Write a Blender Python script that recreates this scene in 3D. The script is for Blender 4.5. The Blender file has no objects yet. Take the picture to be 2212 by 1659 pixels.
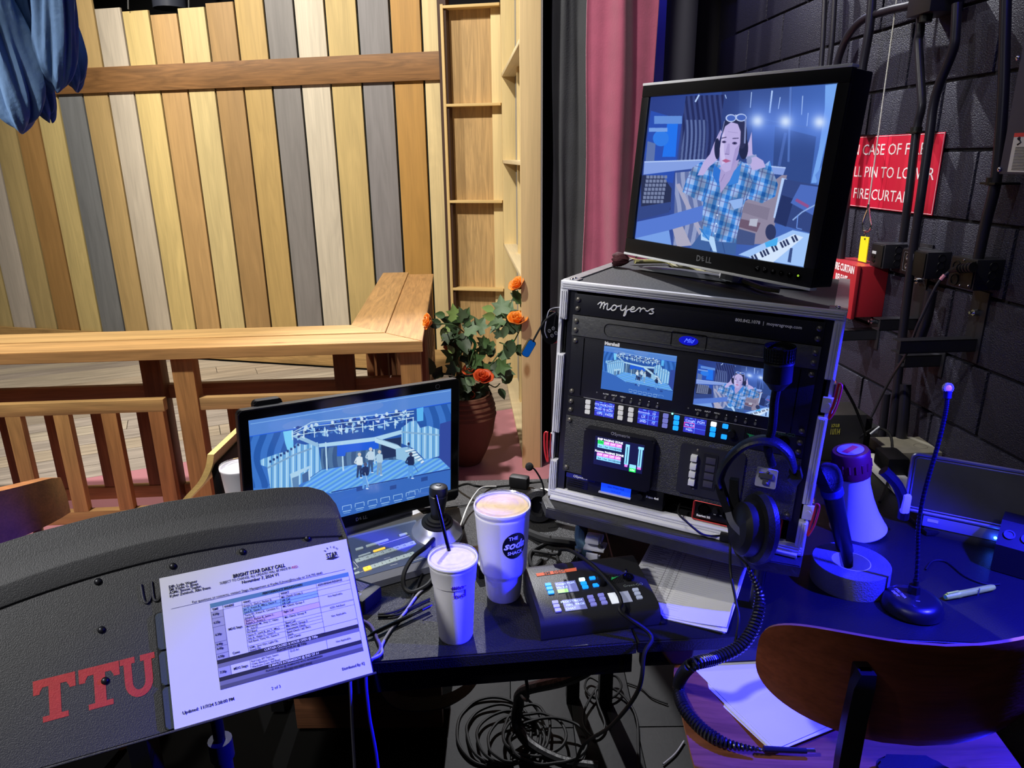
import bpy, bmesh, math, random
import numpy as np
from mathutils import Vector as V, Matrix, noise
random.seed(7); R_=random.Random(11)
S=bpy.context.scene
# ---------------------------------------------------------------- camera
F=1534.; CX=1106.; CY=829.5; CAM=V((0,0,1.635))
dn=V(((1160-CX)/F,(5650-CY)/F,1)).normalized(); zu=-dn
yy=(V((0,0,1))-zu*zu.z).normalized(); xx=yy.cross(zu)
RM=Matrix((xx,yy,zu))              # world = RM @ camera coords (x right, y down, z forward)
cd=bpy.data.cameras.new('camera'); cam=bpy.data.objects.new('camera',cd); S.collection.objects.link(cam)
mc=Matrix((RM@V((1,0,0)),RM@V((0,-1,0)),RM@V((0,0,-1)))).transposed().to_4x4(); mc.translation=CAM
cam.matrix_world=mc; cd.sensor_width=36; cd.lens=36*F/2212; cd.clip_start=.02; cd.clip_end=60; S.camera=cam
# ---------------------------------------------------------------- world, lights, exposure
vs=S.view_settings; vs.view_transform='Standard'; vs.look='None'; vs.gamma=1; vs.exposure=0; vs.use_curve_mapping=False
w=bpy.data.worlds.new('world'); S.world=w; w.use_nodes=True
w.node_tree.nodes['Background'].inputs[0].default_value=(.30,.32,.5,1); w.node_tree.nodes['Background'].inputs[1].default_value=.02
def lamp(name,kind,loc,target,col,energy,size=.2,spot=60,blend=.3):
    l=bpy.data.lights.new(name,kind); o=bpy.data.objects.new(name,l); S.collection.objects.link(o)
    l.color=col; l.energy=energy; o.location=loc
    o.rotation_euler=(V(target)-V(loc)).to_track_quat('-Z','Y').to_euler()
    if kind=='SPOT': l.spot_size=math.radians(spot); l.spot_blend=blend; l.shadow_soft_size=size
    elif kind=='AREA': l.size=size
    else: l.shadow_soft_size=size
    return o
lamp('stage_key','SPOT',(-2.4,.9,6.2),(-1.0,4.9,1.0),(1,.95,.85),1600,.12,75,.5)
lamp('stage_side','SPOT',(-4.6,3.2,4.6),(-.6,4.9,1.2),(1,.95,.85),560,.15,70,.5)
lamp('desk_back_light','SPOT',(-.9,7.5,7.5),(.1,1.2,.8),(.96,.96,1),3400,.06,26,.4)
lamp('front_left_work_light','SPOT',(-1.6,-.2,3.2),(-.38,1.2,.85),(.97,.96,.95),235,.12,33,.35)
lamp('wall_wash','SPOT',(-.6,3.2,3.6),(1.3,1.9,1.65),(.85,.9,1),45,.03,30,.5)
lamp('curtain_fill','SPOT',(-1.0,.6,4.2),(.55,3.6,1.6),(1,.93,.9),170,.08,34,.5)  # added spot that brings out the curtain folds, no known lamp
lamp('right_desk_light','SPOT',(.6,-.6,3.0),(1.10,1.30,.75),(1,.97,.9),34,.05,12,.5)
lamp('house_fill','AREA',(-1.0,-1.1,3.3),(-.3,1.4,.8),(.88,.9,1),7,1.3)
lamp('blue_running_light','SPOT',(1.30,1.0,1.52),(.2,1.22,.2),(.014,.014,1),560,.02,75,.35)
lamp('cloth_side_fill','SPOT',(-2.4,.1,2.7),(-.9,1.3,2.0),(.93,.96,1),130,.06,26,.5)  # added spot to brighten the denim, no known lamp
lamp('blue_backstage_light','POINT',(.95,4.62,3.3),(0,0,0),(.08,.08,1),30,.1)
lamp('blue_wall_glow','POINT',(1.12,1.45,2.5),(0,0,0),(.06,.05,1),4.0,.05)
# ---------------------------------------------------------------- pixel to place helpers (rays from the known camera)
def ray(u,v): return RM@V(((u-CX)/F,(v-CY)/F,1))
def atz(u,v,z): r=ray(u,v); return CAM+r*((z-CAM.z)/r.z)
def aty(u,v,y): r=ray(u,v); return CAM+r*(y/r.y)
def atx(u,v,x): r=ray(u,v); return CAM+r*(x/r.x)
class Fr:
    """local frame: x right, y into the thing, z up"""
    def __init__(s,M): s.M=M; s.I=M.inverted()
    def _hit(s,u,v,n,c):
        N=(s.M.to_3x3()@n).normalized(); p=s.M@(n*c); r=ray(u,v); t=(p-CAM).dot(N)/r.dot(N)
        return s.I@(CAM+r*t)
    def py(s,u,v,y=0): return s._hit(u,v,V((0,1,0)),y)
    def pz(s,u,v,z=0): return s._hit(u,v,V((0,0,1)),z)
    def px(s,u,v,x=0): return s._hit(u,v,V((1,0,0)),x)
def fr(loc,yaw=0,tilt=0,roll=0):
    r=math.radians
    return Fr(Matrix.Translation(V(loc))@Matrix.Rotation(r(yaw),4,'Z')@Matrix.Rotation(r(tilt),4,'X')@Matrix.Rotation(r(roll),4,'Y'))
def Zm(x0,y0,s): return lambda x,y:(x0+x/s,y0+y/s)
T=Matrix.Translation
def RX(d): return Matrix.Rotation(math.radians(d),4,'X')
def RY(d): return Matrix.Rotation(math.radians(d),4,'Y')
def RZ(d): return Matrix.Rotation(math.radians(d),4,'Z')
FRONT=RX(90)      # text or flat art in xy -> xz plane facing -y
# ---------------------------------------------------------------- materials
def lin(c): return tuple((x/255/12.92 if x/255<=.04045 else ((x/255+.055)/1.055)**2.4) for x in c[:3])+(1,)
MT={}
def mat(name,col=(128,128,128),rough=.5,metal=0,bump=0,bscale=200,var=0,vscale=8,spec=.5,trans=0,emit=None,estr=1,alpha=1,coat=0,sheen=0):
    if name in MT: return MT[name]
    m=bpy.data.materials.new(name); m.use_nodes=True; nt=m.node_tree; n=nt.nodes; b=n['Principled BSDF']; MT[name]=m
    b.inputs['Base Color'].default_value=lin(col); b.inputs['Roughness'].default_value=rough; b.inputs['Metallic'].default_value=metal
    b.inputs['Specular IOR Level'].default_value=spec; b.inputs['Transmission Weight'].default_value=trans; b.inputs['Alpha'].default_value=alpha
    b.inputs['Coat Weight'].default_value=coat; b.inputs['Sheen Weight'].default_value=sheen
    tc=n.new('ShaderNodeTexCoord')
    nz=n.new('ShaderNodeTexNoise'); nz.inputs['Scale'].default_value=vscale; nz.inputs['Detail'].default_value=5
    nt.links.new(tc.outputs['Object'],nz.inputs['Vector'])
    v=max(var,.04)
    mx=n.new('ShaderNodeMix'); mx.data_type='RGBA'; mx.inputs[6].default_value=tuple(x*(1-v) for x in lin(col)[:3])+(1,); mx.inputs[7].default_value=tuple(min(1,x*(1+v)) for x in lin(col)[:3])+(1,)
    nt.links.new(nz.outputs['Fac'],mx.inputs[0]); nt.links.new(mx.outputs[2],b.inputs['Base Color'])
    if emit: b.inputs['Emission Color'].default_value=lin(emit); b.inputs['Emission Strength'].default_value=estr
    if bump:
        n2=n.new('ShaderNodeTexNoise'); n2.inputs['Scale'].default_value=bscale; n2.inputs['Detail'].default_value=3
        nt.links.new(tc.outputs['Object'],n2.inputs['Vector'])
        bp=n.new('ShaderNodeBump'); bp.inputs['Strength'].default_value=bump; bp.inputs['Distance'].default_value=.004
        nt.links.new(n2.outputs['Fac'],bp.inputs['Height']); nt.links.new(bp.outputs[0],b.inputs['Normal'])
    return m
def wood(name,axis='Z',contrast=.35,scale=1.,rough=.55,col=None,swirl=1.2,bump=.15,knots=0):
    """wood grain along one local axis; base colour from the object's own colour unless col is given"""
    if name in MT: return MT[name]
    m=bpy.data.materials.new(name); m.use_nodes=True; nt=m.node_tree; n=nt.nodes; b=n['Principled BSDF']; MT[name]=m; L=nt.links.new
    b.inputs['Roughness'].default_value=rough
    tc=n.new('ShaderNodeTexCoord'); oi=n.new('ShaderNodeObjectInfo')
    ad=n.new('ShaderNodeVectorMath'); ad.operation='ADD'; L(tc.outputs['Object'],ad.inputs[0])
    ml=n.new('ShaderNodeMath'); ml.operation='MULTIPLY'; ml.inputs[1].default_value=37; L(oi.outputs['Random'],ml.inputs[0]); L(ml.outputs[0],ad.inputs[1])
    mp=n.new('ShaderNodeMapping'); k=[14*scale]*3; k['XYZ'.index(axis)]=1.3*scale; mp.inputs['Scale'].default_value=k
    L(ad.outputs[0],mp.inputs['Vector'])
    a=n.new('ShaderNodeTexNoise'); a.inputs['Scale'].default_value=1; a.inputs['Detail'].default_value=7; a.inputs['Distortion'].default_value=swirl
    mp2=n.new('ShaderNodeMapping'); k2=[150*scale]*3; k2['XYZ'.index(axis)]=5*scale; mp2.inputs['Scale'].default_value=k2; L(ad.outputs[0],mp2.inputs['Vector'])
    c=n.new('ShaderNodeTexNoise'); c.inputs['Scale'].default_value=1; c.inputs['Detail'].default_value=3
    L(mp.outputs[0],a.inputs['Vector']); L(mp2.outputs[0],c.inputs['Vector'])
    r=n.new('ShaderNodeValToRGB'); r.color_ramp.elements[0].position=.3; r.color_ramp.elements[1].position=.68
    r.color_ramp.elements[0].color=(1-contrast,)*3+(1,); r.color_ramp.elements[1].color=(1.0,)*3+(1,); L(a.outputs['Fac'],r.inputs[0])
    r2=n.new('ShaderNodeValToRGB'); r2.color_ramp.elements[0].position=.3; r2.color_ramp.elements[1].position=.6
    r2.color_ramp.elements[0].color=(1-contrast*.5,)*3+(1,); r2.color_ramp.elements[1].color=(1,1,1,1); L(c.outputs['Fac'],r2.inputs[0])
    m1=n.new('ShaderNodeMix'); m1.data_type='RGBA'; m1.blend_type='MULTIPLY'; m1.inputs[0].default_value=1; L(r.outputs[0],m1.inputs[6]); L(r2.outputs[0],m1.inputs[7])
    m2=n.new('ShaderNodeMix'); m2.data_type='RGBA'; m2.blend_type='MULTIPLY'; m2.inputs[0].default_value=1; L(m1.outputs[2],m2.inputs[6])
    if col: m2.inputs[7].default_value=lin(col)
    else: L(oi.outputs['Color'],m2.inputs[7])
    out=m2.outputs[2]
    if knots:
        vo=n.new('ShaderNodeTexVoronoi'); vo.inputs['Scale'].default_value=1
        mp3=n.new('ShaderNodeMapping'); k3=[5*1.]*3; k3['XYZ'.index(axis)]=2.2; mp3.inputs['Scale'].default_value=k3; L(ad.outputs[0],mp3.inputs['Vector']); L(mp3.outputs[0],vo.inputs['Vector'])
        r3=n.new('ShaderNodeValToRGB'); r3.color_ramp.elements[0].position=.05; r3.color_ramp.elements[1].position=.11
        r3.color_ramp.elements[0].color=(.45,.28,.16,1); r3.color_ramp.elements[1].color=(1,1,1,1); L(vo.outputs['Distance'],r3.inputs[0])
        m3=n.new('ShaderNodeMix'); m3.data_type='RGBA'; m3.blend_type='MULTIPLY'; m3.inputs[0].default_value=knots; L(out,m3.inputs[6]); L(r3.outputs[0],m3.inputs[7]); out=m3.outputs[2]
    L(out,b.inputs['Base Color'])
    bp=n.new('ShaderNodeBump'); bp.inputs['Strength'].default_value=bump; bp.inputs['Distance'].default_value=.002; L(c.outputs['Fac'],bp.inputs['Height']); L(bp.outputs[0],b.inputs['Normal'])
    return m
# ---------------------------------------------------------------- mesh builder
class B:
    def __init__(s): s.bm=bmesh.new(); s.mi=0
    def _fin(s,vs,fs,M=None):
        if M is not None:
            for v in vs: v.co=M@v.co
        for f in fs: f.material_index=s.mi
        return s
    def raw(s,verts,faces,M=None):
        vv=[s.bm.verts.new(V(p)) for p in verts]; ff=[]
        for f in faces:
            try: ff.append(s.bm.faces.new([vv[i] for i in f]))
            except ValueError: pass
        return s._fin(vv,ff,M)
    def box(s,c,d,bev=0,M=None,seg=2):
        x,y,z=(k/2 for k in d); c=V(c)
        vv=[s.bm.verts.new(c+V(p)) for p in ((-x,-y,-z),(x,-y,-z),(x,y,-z),(-x,y,-z),(-x,-y,z),(x,-y,z),(x,y,z),(-x,y,z))]
        ff=[s.bm.faces.new([vv[i] for i in f]) for f in ((3,2,1,0),(4,5,6,7),(0,1,5,4),(1,2,6,5),(2,3,7,6),(3,0,4,7))]
        if bev>0:
            ed=list({e for f in ff for e in f.edges})
            r=bmesh.ops.bevel(s.bm,geom=ed,offset=min(bev,min(d)*.45),segments=seg,profile=.6,affect='EDGES')
            st=[v for v in vv if v.is_valid]; allv=set(r['verts'])|set(st); ff=list({f for v in allv for f in v.link_faces}); vv=list({v for f in ff for v in f.verts})
        return s._fin(vv,ff,M)
    def bx(s,x0,x1,y0,y1,z0,z1,bev=0,M=None): return s.box(((x0+x1)/2,(y0+y1)/2,(z0+z1)/2),(abs(x1-x0),abs(y1-y0),abs(z1-z0)),bev,M)
    def prism(s,poly,h0,h1,M=None,bev=0):
        """polygon in xy extruded along z"""
        n=len(poly); 
        if sum(poly[i][0]*poly[(i+1)%n][1]-poly[(i+1)%n][0]*poly[i][1] for i in range(n))<0: poly=poly[::-1]
        a=[s.bm.verts.new((p[0],p[1],h0)) for p in poly]; b=[s.bm.verts.new((p[0],p[1],h1)) for p in poly]
        ff=[s.bm.faces.new(a[::-1]),s.bm.faces.new(b)]+[s.bm.faces.new([a[i],a[(i+1)%n],b[(i+1)%n],b[i]]) for i in range(n)]
        if bev>0:
            r=bmesh.ops.bevel(s.bm,geom=list(ff[0].edges)+list(ff[1].edges),offset=bev,segments=2,affect='EDGES')
            al=set(r['verts'])|{v for v in a+b if v.is_valid}; ff=list({f for v in al for f in v.link_faces}); vv=list({v for f in ff for v in f.verts}); return s._fin(vv,ff,M)
        return s._fin(a+b,ff,M)
    def rrect(s,x0,x1,y0,y1,h0,h1,r,M=None,bev=0,seg=5):
        P=[]
        for cx,cy,a0 in ((x1-r,y1-r,0),(x0+r,y1-r,90),(x0+r,y0+r,180),(x1-r,y0+r,270)):
            for i in range(seg+1):
                a=math.radians(a0+90*i/seg); P.append((cx+r*math.cos(a),cy+r*math.sin(a)))
        return s.prism(P,h0,h1,M,bev)
    def tube(s,pts,r,seg=8,caps=True,M=None,closed=False):
        pts=[V(p) for p in pts]; n=len(pts); rr=r if isinstance(r,(list,tuple)) else [r]*n
        rings=[]; up=None
        for i,p in enumerate(pts):
            t=(pts[(i+1)%n] if (closed or i<n-1) else pts[i])-(pts[i-1] if (closed or i>0) else pts[i])
            if t.length<1e-9: t=V((0,0,1))
            t.normalize()
            if up is None: up=t.orthogonal().normalized()
            up=(up-t*up.dot(t)); up=up.normalized() if up.length>1e-6 else t.orthogonal().normalized()
            sd=t.cross(up)
            rings.append([s.bm.verts.new(p+(up*math.cos(2*math.pi*k/seg)+sd*math.sin(2*math.pi*k/seg))*rr[i]) for k in range(seg)])
        ff=[]
        for i in range(n-1+(1 if closed else 0)):
            a=rings[i]; b=rings[(i+1)%n]
            for k in range(seg): ff.append(s.bm.faces.new([a[k],a[(k+1)%seg],b[(k+1)%seg],b[k]]))
        if caps and not closed: ff.append(s.bm.faces.new(rings[0][::-1])); ff.append(s.bm.faces.new(rings[-1]))
        return s._fin([v for q in rings for v in q],ff,M)
    def lathe(s,prof,seg=28,M=None):
        """profile of (radius, z); radius 0 closes it"""
        rings=[]
        for r,z in prof:
            rings.append([s.bm.verts.new((0,0,z))] if r<1e-7 else [s.bm.verts.new((r*math.cos(2*math.pi*k/seg),r*math.sin(2*math.pi*k/seg),z)) for k in range(seg)])
        ff=[]
        for a,b in zip(rings,rings[1:]):
            for k in range(seg):
                j=(k+1)%seg
                q=[a[k%len(a)],a[j%len(a)],b[j%len(b)],b[k%len(b)]]
                if len(a)==1: q=[a[0],b[j],b[k]]
                elif len(b)==1: q=[a[k],a[j],b[0]]
                if len(a)==1 and len(b)==1: continue
                ff.append(s.bm.faces.new(q))
        return s._fin([v for q in rings for v in q],ff,M)
    def cyl(s,p0,p1,r,r1=None,seg=16,M=None): return s.tube([p0,p1],[r,r if r1 is None else r1],seg,True,M)
    def ball(s,c,r,M=None,seg=12):
        c=V(c); r=V((r,r,r)) if not hasattr(r,'__len__') else V(r)
        pr=[(math.sin(math.pi*i/8),-math.cos(math.pi*i/8)) for i in range(9)]; pr[0]=(0,-1); pr[-1]=(0,1)
        X=T(c)@Matrix.Diagonal((r.x,r.y,r.z,1)); return s.lathe(pr,seg,(M@X) if M is not None else X)
    def text(s,body,size,M,ext=0.0003,ax='CENTER',bold=0,shear=0,sx=1):
        me=tmesh(body,size,ext,ax,bold,shear)
        X=M@Matrix.Diagonal((sx,1,1,1)); vv=[s.bm.verts.new(v.co) for v in me.vertices]; ff=[]
        for p in me.polygons:
            try: ff.append(s.bm.faces.new([vv[i] for i in p.vertices]))
            except ValueError: pass
        return s._fin(vv,ff,X)
    def build(s,name,m,parent=None,smooth=True,world=False,kind=None,label=None,color=None):
        if world and parent is not None:
            I=WM[parent.name].inverted()
            for v in s.bm.verts: v.co=I@v.co
        bmesh.ops.recalc_face_normals(s.bm,faces=s.bm.faces)
        me=bpy.data.meshes.new(name); s.bm.to_mesh(me); s.bm.free()
        for k in (m if isinstance(m,(list,tuple)) else [m]): me.materials.append(k)
        if smooth:
            me.polygons.foreach_set('use_smooth',[True]*len(me.polygons))
            try: me.set_sharp_from_angle(angle=math.radians(35))
            except Exception: pass
        o=bpy.data.objects.new(name,me); S.collection.objects.link(o)
        if parent is not None: o.parent=parent; WM[o.name]=WM[parent.name]
        else: WM[o.name]=Matrix.Identity(4)
        if kind: o['kind']=kind
        if label: o['label']=label
        if color: o.color=lin(color)
        return o
WM={}; _tm={}
def tmesh(body,size,ext,ax,bold,shear):
    k=(body,size,ext,ax,bold,shear)
    if k in _tm: return _tm[k]
    cu=bpy.data.curves.new('t','FONT'); cu.body=body; cu.size=size; cu.align_x=ax; cu.align_y='CENTER'; cu.extrude=ext; cu.offset=bold; cu.shear=shear; cu.resolution_u=2
    ob=bpy.data.objects.new('t',cu); me=bpy.data.meshes.new_from_object(ob); bpy.data.objects.remove(ob); _tm[k]=me; return me
def thing(name,label,cat,M=None,group=None):
    M=M if M is not None else Matrix.Identity(4)
    if isinstance(M,Fr): M=M.M
    if not isinstance(M,Matrix): M=T(V(M))
    o=bpy.data.objects.new(name,None); S.collection.objects.link(o); o.matrix_world=M.copy(); o.empty_display_size=.05
    o['label']=label; o['category']=cat
    if group: o['group']=group
    WM[o.name]=M.copy(); return o
def tag(o,label,cat,group=None):
    o['label']=label; o['category']=cat
    if group: o['group']=group
    return o
def smooth_pts(P,n=6,closed=False):
    P=[V(p) for p in P]; out=[]; N=len(P)
    for i in range(N if closed else N-1):
        if closed: a,b,c,d=P[i-1],P[i],P[(i+1)%N],P[(i+2)%N]
        else: a,b,c,d=P[max(i-1,0)],P[i],P[i+1],P[min(i+2,N-1)]
        for k in range(n):
            t=k/n; out.append(.5*((2*b)+(c-a)*t+(2*a-5*b+4*c-d)*t*t+(3*b-3*c+d-a)*t**3))
    if not closed: out.append(P[-1])
    return out
def cable(name,label,pts,r,m,cat='cable',group=None,n=6,seg=8):
    o=B().tube(smooth_pts(pts,n),r,seg).build(name,m); return tag(o,label,cat,group)
# ---------------------------------------------------------------- painting for lit screens
class Canvas:
    def __init__(s,w,h,quad=None):
        s.w=w; s.h=h; s.a=np.zeros((h,w,3),np.float32); s.H=None
        if quad:      # quad: source corners TL,TR,BR,BL -> canvas
            A=[];b=[]
            for (x,y),(u,v) in zip(quad,((0,0),(w,0),(w,h),(0,h))):
                A+=[[x,y,1,0,0,0,-u*x,-u*y],[0,0,0,x,y,1,-v*x,-v*y]]; b+=[u,v]
            s.H=np.append(np.linalg.solve(np.array(A,float),np.array(b,float)),1).reshape(3,3)
        s.Y,s.X=np.mgrid[0:h,0:w].astype(np.float32); s.X+=.5; s.Y+=.5
        if quad:
            Hi=np.linalg.inv(s.H); q=Hi@np.stack([s.X.ravel(),s.Y.ravel(),np.ones(w*h)]); s.SX=(q[0]/q[2]).reshape(h,w); s.SY=(q[1]/q[2]).reshape(h,w)
        else: s.SX,s.SY=s.X,s.Y
    def m(s,pts):
        if s.H is None: return [(float(x),float(y)) for x,y in pts]
        o=[]
        for x,y in pts: q=s.H@np.array([x,y,1.]); o.append((q[0]/q[2],q[1]/q[2]))
        return o
    def mask(s,pts):
        P=s.m(pts); x0=max(0,int(min(p[0] for p in P))-1); x1=min(s.w,int(max(p[0] for p in P))+2); y0=max(0,int(min(p[1] for p in P))-1); y1=min(s.h,int(max(p[1] for p in P))+2)
        if x1<=x0 or y1<=y0: return None
        X=s.X[y0:y1,x0:x1]; Y=s.Y[y0:y1,x0:x1]; acc=np.zeros(X.shape,np.float32)
        for ox,oy in ((-.25,-.25),(.25,-.25),(-.25,.25),(.25,.25)):
            k=np.zeros(X.shape,bool); n=len(P)
            for i in range(n):
                ax,ay=P[i]; bx,by=P[(i+1)%n]
                if ay==by: continue
                c=((ay>Y+oy)!=(by>Y+oy))&(X+ox<(bx-ax)*(Y+oy-ay)/(by-ay)+ax); k^=c
            acc+=k
        return (slice(y0,y1),slice(x0,x1)),acc/4
    def poly(s,pts,col,al=1.,fn=None):
        r=s.mask(pts)
        if r is None: return
        sl,k=r; k=(k*al)[...,None]; c=np.array(col,np.float32)
        if fn is not None: c=fn(s.SX[sl],s.SY[sl],c)
        s.a[sl]=s.a[sl]*(1-k)+c*k
    def rect(s,x0,y0,x1,y1,col,al=1.,fn=None): s.poly([(x0,y0),(x1,y0),(x1,y1),(x0,y1)],col,al,fn)
    def line(s,pts,wd,col,al=1.):
        for (x0,y0),(x1,y1) in zip(pts,pts[1:]):
            d=math.hypot(x1-x0,y1-y0) or 1; nx=-(y1-y0)/d*wd/2; ny=(x1-x0)/d*wd/2
            s.poly([(x0+nx,y0+ny),(x1+nx,y1+ny),(x1-nx,y1-ny),(x0-nx,y0-ny)],col,al)
    def ell(s,cx,cy,rx,ry,col,al=1.,rot=0,fn=None):
        c,q=math.cos(rot),math.sin(rot)
        s.poly([(cx+rx*math.cos(t)*c-ry*math.sin(t)*q,cy+rx*math.cos(t)*q+ry*math.sin(t)*c) for t in [2*math.pi*i/24 for i in range(24)]],col,al,fn)
    def glow(s,cx,cy,r,col,al=1.):
        k=(np.exp(-((s.SX-cx)**2+(s.SY-cy)**2)/(r*r))*al)[...,None]; s.a=s.a*(1-k)+np.array(col,np.float32)*k
    def material(s,name,strength=1.,rough=.15):
        a=np.clip(s.a/255,0,1); p=np.pad(a,((1,1),(1,1),(0,0)),'edge'); a=.6*a+.1*(p[:-2,1:-1]+p[2:,1:-1]+p[1:-1,:-2]+p[1:-1,2:])
        im=bpy.data.images.new(name,s.w,s.h); px=np.ones((s.h,s.w,4),np.float32); px[...,:3]=a[::-1]; im.pixels.foreach_set(px.ravel()); im.update(); im.pack()
        m=bpy.data.materials.new(name); m.use_nodes=True; nt=m.node_tree; b=nt.nodes['Principled BSDF']
        t=nt.nodes.new('ShaderNodeTexImage'); t.image=im; t.extension='EXTEND'
        b.inputs['Base Color'].default_value=(.005,.005,.006,1); b.inputs['Roughness'].default_value=rough
        nt.links.new(t.outputs['Color'],b.inputs['Emission Color']); b.inputs['Emission Strength'].default_value=strength
        MT[name]=m; return m
def screen_quad(name,parent,m,x0,x1,z0,z1,y,th=.002):
    """flat lit panel facing -y with its picture mapped edge to edge"""
    bb=B().bx(x0,x1,y,y+th,z0,z1); uv=bb.bm.loops.layers.uv.new('UVMap')
    for f in bb.bm.faces:
        for l in f.loops: l[uv].uv=((l.vert.co.x-x0)/(x1-x0),(l.vert.co.z-z0)/(z1-z0))
    return bb.build(name,m,parent,smooth=False)
# common materials
BLK=mat('black_plastic',(16,16,18),.5,spec=.3,bump=.1,bscale=400)
BLKM=mat('black_metal',(17,17,19),.4,.2)
GLOSS=mat('gloss_black',(8,8,10),.12)
RUB=mat('black_rubber',(12,12,13),.6,spec=.3)
ALU=mat('aluminium_edge',(214,214,222),.4,0)
CHR=mat('polished_steel',(215,215,220),.16,1)
WHT=mat('white_ink',(255,255,255),.6)
WHTP=mat('white_plastic',(225,225,222),.35)
LED=lambda n,c,s=3: mat(n,c,.4,emit=c,estr=s)
# ================================================================= SETTING
PLY=wood('painted_plank_wood','Z',.20,.8,.6,swirl=1.9,bump=.05)
PLX=wood('stained_board_wood','X',.42,1.2,.55,swirl=2.5)
PLYZ=wood('pine_lumber','Z',.16,.9,.6,swirl=.6,knots=.8,bump=.05)
PLYX=wood('pine_lumber_cross','X',.16,.9,.6,swirl=.6,bump=.05)
PLYW=wood('plywood_sheet','Z',.34,1.1,.6,swirl=3.5,bump=.05)
RLX=wood('railing_timber','X',.42,1.3,.55,swirl=1.2,knots=.75)
RLY=wood('railing_timber_lengthwise','Y',.42,1.3,.55,swirl=2.2)
RLZ=wood('railing_timber_upright','Z',.42,1.3,.55,swirl=1.2)
# floors
blackfloor=mat('black_painted_boards',(12,12,13),.7,bump=.15,bscale=60,var=.25,vscale=5)
fl=B().bx(-6,3.2,-1.5,8,-.05,-.012).build('floor',mat('unlit_black_floor',(3,3,3),.9,spec=.05),kind='structure')
# black floor boards near the desk, each its own board with recessed joints
k=0
for i in range(9):
    x0=-.205+i*.19
    for (y0,y1) in ((.9,1.72),(1.724,2.5)) if i%2 else ((.9,1.45),(1.454,2.5)):
        b=B().bx(x0,x0+.1875,y0,y1,-.012,0,.001)
        o=b.build('floorboard',blackfloor,fl)
# stage floor of grey scenic boards and the pink painted apron
sfm=wood('stage_floor_board','X',.40,1.1,.7,swirl=1.6)
A=V((-2.422,3.49,0)); Bp=V((-.052,4.562,0)); dirb=(Bp-A).normalized()
pinkm=mat('pink_painted_floor',(190,128,140),.6,bump=.1,bscale=40,var=.15,vscale=3)
P0=A-dirb*3; P1=Bp+dirb*2.2
ap=B().prism([(P0.x,P0.y),(P1.x,P1.y),(1.1,2.35),(-.5,2.35),(-4.9,1.3)],-.011,.0).build('floor',pinkm,kind='structure')
sf=B().prism([(P0.x,P0.y),(P1.x,P1.y),(2,7.6),(-5.8,7.6),(-5.8,P0.y)],-.0115,-.0075).build('floor',mat('stage_floor_gap',(50,46,44),.8),kind='structure')
sfr=fr(A,math.degrees(math.atan2(dirb.y,dirb.x)))
sf2=thing('stage_floorboards','pale grey wood-grain scenic boards laid over the stage behind the railing','flooring',sfr)
rr=random.Random(3); _pb=Fr(T((-.472,5.43,0))@RZ(-13.9))
def PWF_y(x,y): return (_pb.I@(sfr.M@V((x,y,0)))).y
for j in range(20):
    x=-3.0+rr.random()*-.3
    f0_,f1_=PWF_y(0,j*.185+.185),PWF_y(1,j*.185+.185); xe=min(5.0,(-.05-f0_)/(f1_-f0_)); g0_=PWF_y(0,j*.185); xg=min(5.0,(-.05-g0_)/(f1_-f0_))
    while x<xg-.02:
        Lb=1.5+rr.random()*.9; c=rr.choice([(196,180,160),(182,168,152),(205,192,174),(188,176,166)])
        x2=min(x+Lb-.004,xe)
        x2g=x2 if x2<xe else xg
        if x2-x>-.1: B().prism([(x,j*.185+.003),(x2g,j*.185+.003),(x2,j*.185+.182),(min(x,x2-.002),j*.185+.182)],-.006,-.0003).build('floorboard',sfm,sf2,color=c)
        x+=Lb
# side wall of painted concrete blocks
wd=V((-.07468,.9972,0)); W0=V((1.31,1.97,0))
WF=Fr(Matrix(((-wd.x,wd.y,0,W0.x),(-wd.y,-wd.x,0,W0.y),(0,0,1,0),(0,0,0,1))))   # x towards the camera, y into the wall, z up
blockm=mat('black_block_paint',(30,29,50),.55,bump=1,bscale=240,var=.45,vscale=90)
mort=mat('mortar_painted',(24,23,34),.8,bump=.5,bscale=120)
wr=B().bx(-2.3,2.6,.012,.16,0,3.7,M=WF.M).build('wall_right',mort,kind='structure')
H_=.1945; L_=.389; blk=None
for r in range(19):
    z0=.865-H_*4+r*H_-H_*.0
    for c in range(-6,6):
        x0=c*L_+(L_/2 if r%2 else 0)+.095
        if x0<-2.3 or x0+L_>2.6: continue
        if blk is None:
            bb=B().box((L_/2,.02,H_/2),(L_-.009,.04,H_-.009),.005)
            blk=bb.build('block',blockm,wr); blk.matrix_local=WF.M@T((x0,-.001,z0))
        else:
            o=blk.copy(); S.collection.objects.link(o); o.parent=wr; o.matrix_local=WF.M@T((x0,-.001*rr.random(),z0))
# dark proscenium returns and back masking
dk=mat('black_flat_paint',(22,22,27),.75,bump=.3,bscale=50,var=.3)
def panel(name,u0,u1,y,mt,th=.08,z1=4.2,kind='structure'):
    a=aty(u0,500,y); b=aty(u1,500,y); return B().bx(a.x,b.x,y,y+th,0,z1).build(name,mt,kind=kind)
panel('wall_back',1478,1900,4.35,dk)
panel('trim_1',1425,1478,4.2,mat('grey_steel_column',(62,62,72),.5),.12)
panel('trim_2',1398,1428,4.9,mat('pale_masonry_beyond',(120,120,150),.8),.1)
panel('trim_3',1612,1640,4.25,mat('dark_pipe_chase',(52,50,62),.5),.08)
panel('trim_4',1640,1760,4.28,mat('dark_chase_panel',(34,33,44),.6),.05)
B().bx(-6.2,3.4,7.7,7.9,0,5).build('wall_back',mat('black_masking',(7,7,8),.9),kind='structure')
B().bx(-6.3,-6.1,-1.5,7.9,0,5).build('wall_left',MT['black_masking'],kind='structure')
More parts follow.
